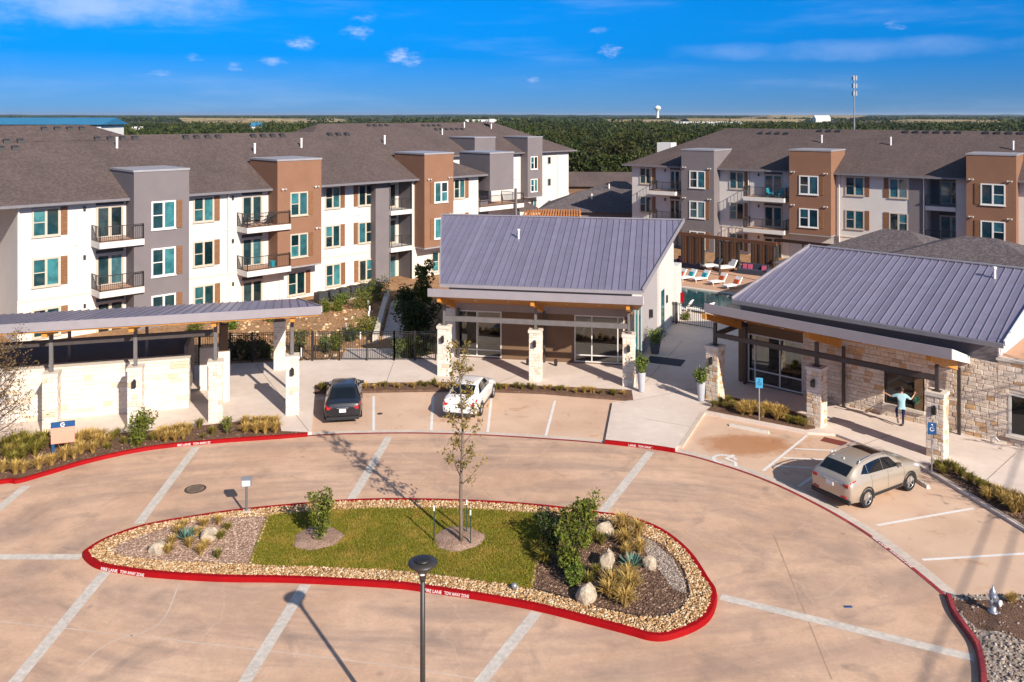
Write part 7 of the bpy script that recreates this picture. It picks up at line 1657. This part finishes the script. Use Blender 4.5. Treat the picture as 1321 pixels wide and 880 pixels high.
# landmarks
Y = 3000; p = at(848.5, 150, Y); o = thing('water_tower', 'white water tower on the skyline', 'water tower', (p.x, Y, -.35))
MB().lathe([(7, 0), (6, 3), (4.2, 10), (4.2, 26), (7, 31), (11, 34), (11.5, 39), (10, 43), (5, 47), (.5, 48)], 20).build('tank', 'far_white', o, True); MB().lathe([(11.6, 34.5), (11.6, 37), (11.4, 37)], 20).build('band', 'gutter_metal', o)
Y = 330; p = at(1102, 160, Y); o = thing('cell_mast', 'slender grey communications mast above the roof of the block by the pool', 'mast', (p.x, Y, -.35)); zt = CAMH + (HY - 96)*Y/FPX
MB().tube([(0, 0, 0), (0, 0, zt)], [.34, .2], 8).build('mast', 'galv', o)
for zz in (zt - 1, zt - 4, zt - 7): 
    mb = MB()
    for a in (0, 2.1, 4.2): mb.box(math.cos(a)*.9 - .18, math.sin(a)*.9 - .12, zz - 1.0, math.cos(a)*.9 + .18, math.sin(a)*.9 + .12, zz + .8); mb.bar((0, 0, zz), (math.cos(a)*.9, math.sin(a)*.9, zz), .1)
    mb.build('antenna_array', 'galv', o)
Y = 235; o = thing('warehouse', 'white shed with bright blue metal roof beyond the shingled roofs', 'building', (at(-70, 150, Y).x, Y, -.35)); w_ = 200*Y/FPX
MB().box(0, 0, 0, w_, 14, 12.4).build('wall', 'far_white', o); MB().add([(-1, -1, 12.7), (w_ + 1, -1, 12.7), (w_ + 1, 7, 14.6), (-1, 7, 14.6), (w_ + 1, 15, 12.7), (-1, 15, 12.7)], [(0, 1, 2, 3), (3, 2, 4, 5), (1, 4, 2), (0, 3, 5)]).build('roof', 'far_metal_blue', o)
for i, (px, Y, w_, h, rf, lab) in enumerate(((163, 420, 9, 6, 'far_white', 'small white house beyond the long roof next to the blue shed'), (176, 520, 6, 8, 'far_white', 'tall narrow white house beyond the long roof'), (237, 480, 26, 6, 'shingles', 'brown roofed house among trees beyond the long roof'), (330, 700, 8, 9, 'far_metal_blue', 'tiny blue topped house beyond the long roof'), (765, 560, 6, 6, 'far_white', 'tiny white house in the wood under the water tower'), (793, 640, 6, 7, 'far_white', 'tiny white gable in the wood'), (690, 700, 12, 6, 'far_white', 'white house in the wood above the grey towers'), (918, 760, 60, 9, 'far_white', 'long pale shed at the field edge'), (1062, 1500, 26, 14, 'far_white', 'white barn on the skyline beside the mast'), (1110, 900, 60, 8, 'shingles', 'long brown shed behind the mast'), (620, 1100, 40, 9, 'far_white', 'pale sheds far beyond the wood'))):
    p = at(px, 170, Y); o = thing('far_house', lab, 'building', (p.x, Y, -.35)); d = w_*.6
    MB().box(-w_/2, 0, 0, w_/2, d, h*.65).build('wall', 'far_white', o); MB().add([(-w_/2 - .4, -.4, h*.64), (w_/2 + .4, -.4, h*.64), (w_/2 + .4, d/2, h), (-w_/2 - .4, d/2, h), (w_/2 + .4, d + .4, h*.64), (-w_/2 - .4, d + .4, h*.64)], [(0, 1, 2, 3), (3, 2, 4, 5), (1, 4, 2), (0, 3, 5)]).build('roof', rf, o)
# pale dry fields
for i, (a, b, Y0, Y1) in enumerate(((800, 960, 1150, 1500), (905, 1010, 800, 930), (1190, 1290, 1250, 1500), (250, 330, 900, 1050), (300, 400, 1500, 1900), (1010, 1090, 2400, 2900), (1120, 1200, 700, 790))):
    zt = 4 + 5*(i % 2) + Y1*.0012; c = [((a - CX)*Y0/FPX, Y0, -.3), ((b - CX)*Y0/FPX, Y0, -.3), ((b - CX + 30)*Y1/FPX, Y1, zt), ((a - CX - 20)*Y1/FPX, Y1, zt + 1), ((b - CX + 30)*Y1/FPX, Y1*1.15, -.3), ((a - CX - 20)*Y1/FPX, Y1*1.15, -.3)]
    MB().add(c, [(0, 1, 2, 3), (3, 2, 4, 5), (1, 4, 2), (0, 3, 5)]).build('field', 'dry_field', None, kind='structure')
# overhead cables that run past on the right, out of the picture, and their shadows
a, b = G(1143, 876), G(1285, 578); sh = Vector((SUNV.x, SUNV.y, 0)).normalized() / math.tan(SUN_EL)
for k, (dx, dy) in enumerate(((0, 0), (1.05, -.2))):
    hh = 10.0 + .4*k; d = (b - a).normalized(); s0 = a + Vector((dx, dy, 0)) + sh*hh - d*26; s1 = b + Vector((dx*.8, dy, 0)) + sh*hh + d*26; pts = []
    for i in range(25): f = i/24; pts.append(s0.lerp(s1, f) + Vector((0, 0, hh - .5*math.sin(math.pi*f))))
    MB().tube(pts, .028, 6).build('overhead_cable', 'rubber', None, label=('lower' if k == 0 else 'upper') + ' black overhead cable passing beside the drive', cat='cable')
branchy_tree('bare_tree', 'nearly leafless tree at the edge of the parking bays', (22.6, 27.2, .1), 6.5, 41, 'leaf_oak', 30, .25, 10, .08, 2.2, r0=.1, up=.8)
branchy_tree('bare_tree', 'nearly leafless tree before the stone wall', (26.8, 32.6, .1), 8.6, 42, 'leaf_oak', 30, .25, 14, .09, 2.6, r0=.12, up=.8)
# ================================================================== HAZE
t = NT('haze'); t.t.nodes.remove(t.b); pv = t.n('ShaderNodeVolumePrincipled'); pv.inputs['Color'].default_value = (.62, .80, 1., 1); pv.inputs['Density'].default_value = 4.5e-5; pv.inputs['Anisotropy'].default_value = .2
t.l(pv.outputs[0], t.out.inputs['Volume'])
MB().box(-42000, -42000, -1.4, 42000, 42000, 58).build('haze', 'haze', None, kind='stuff', label='thin blue air over the open country', cat='haze')
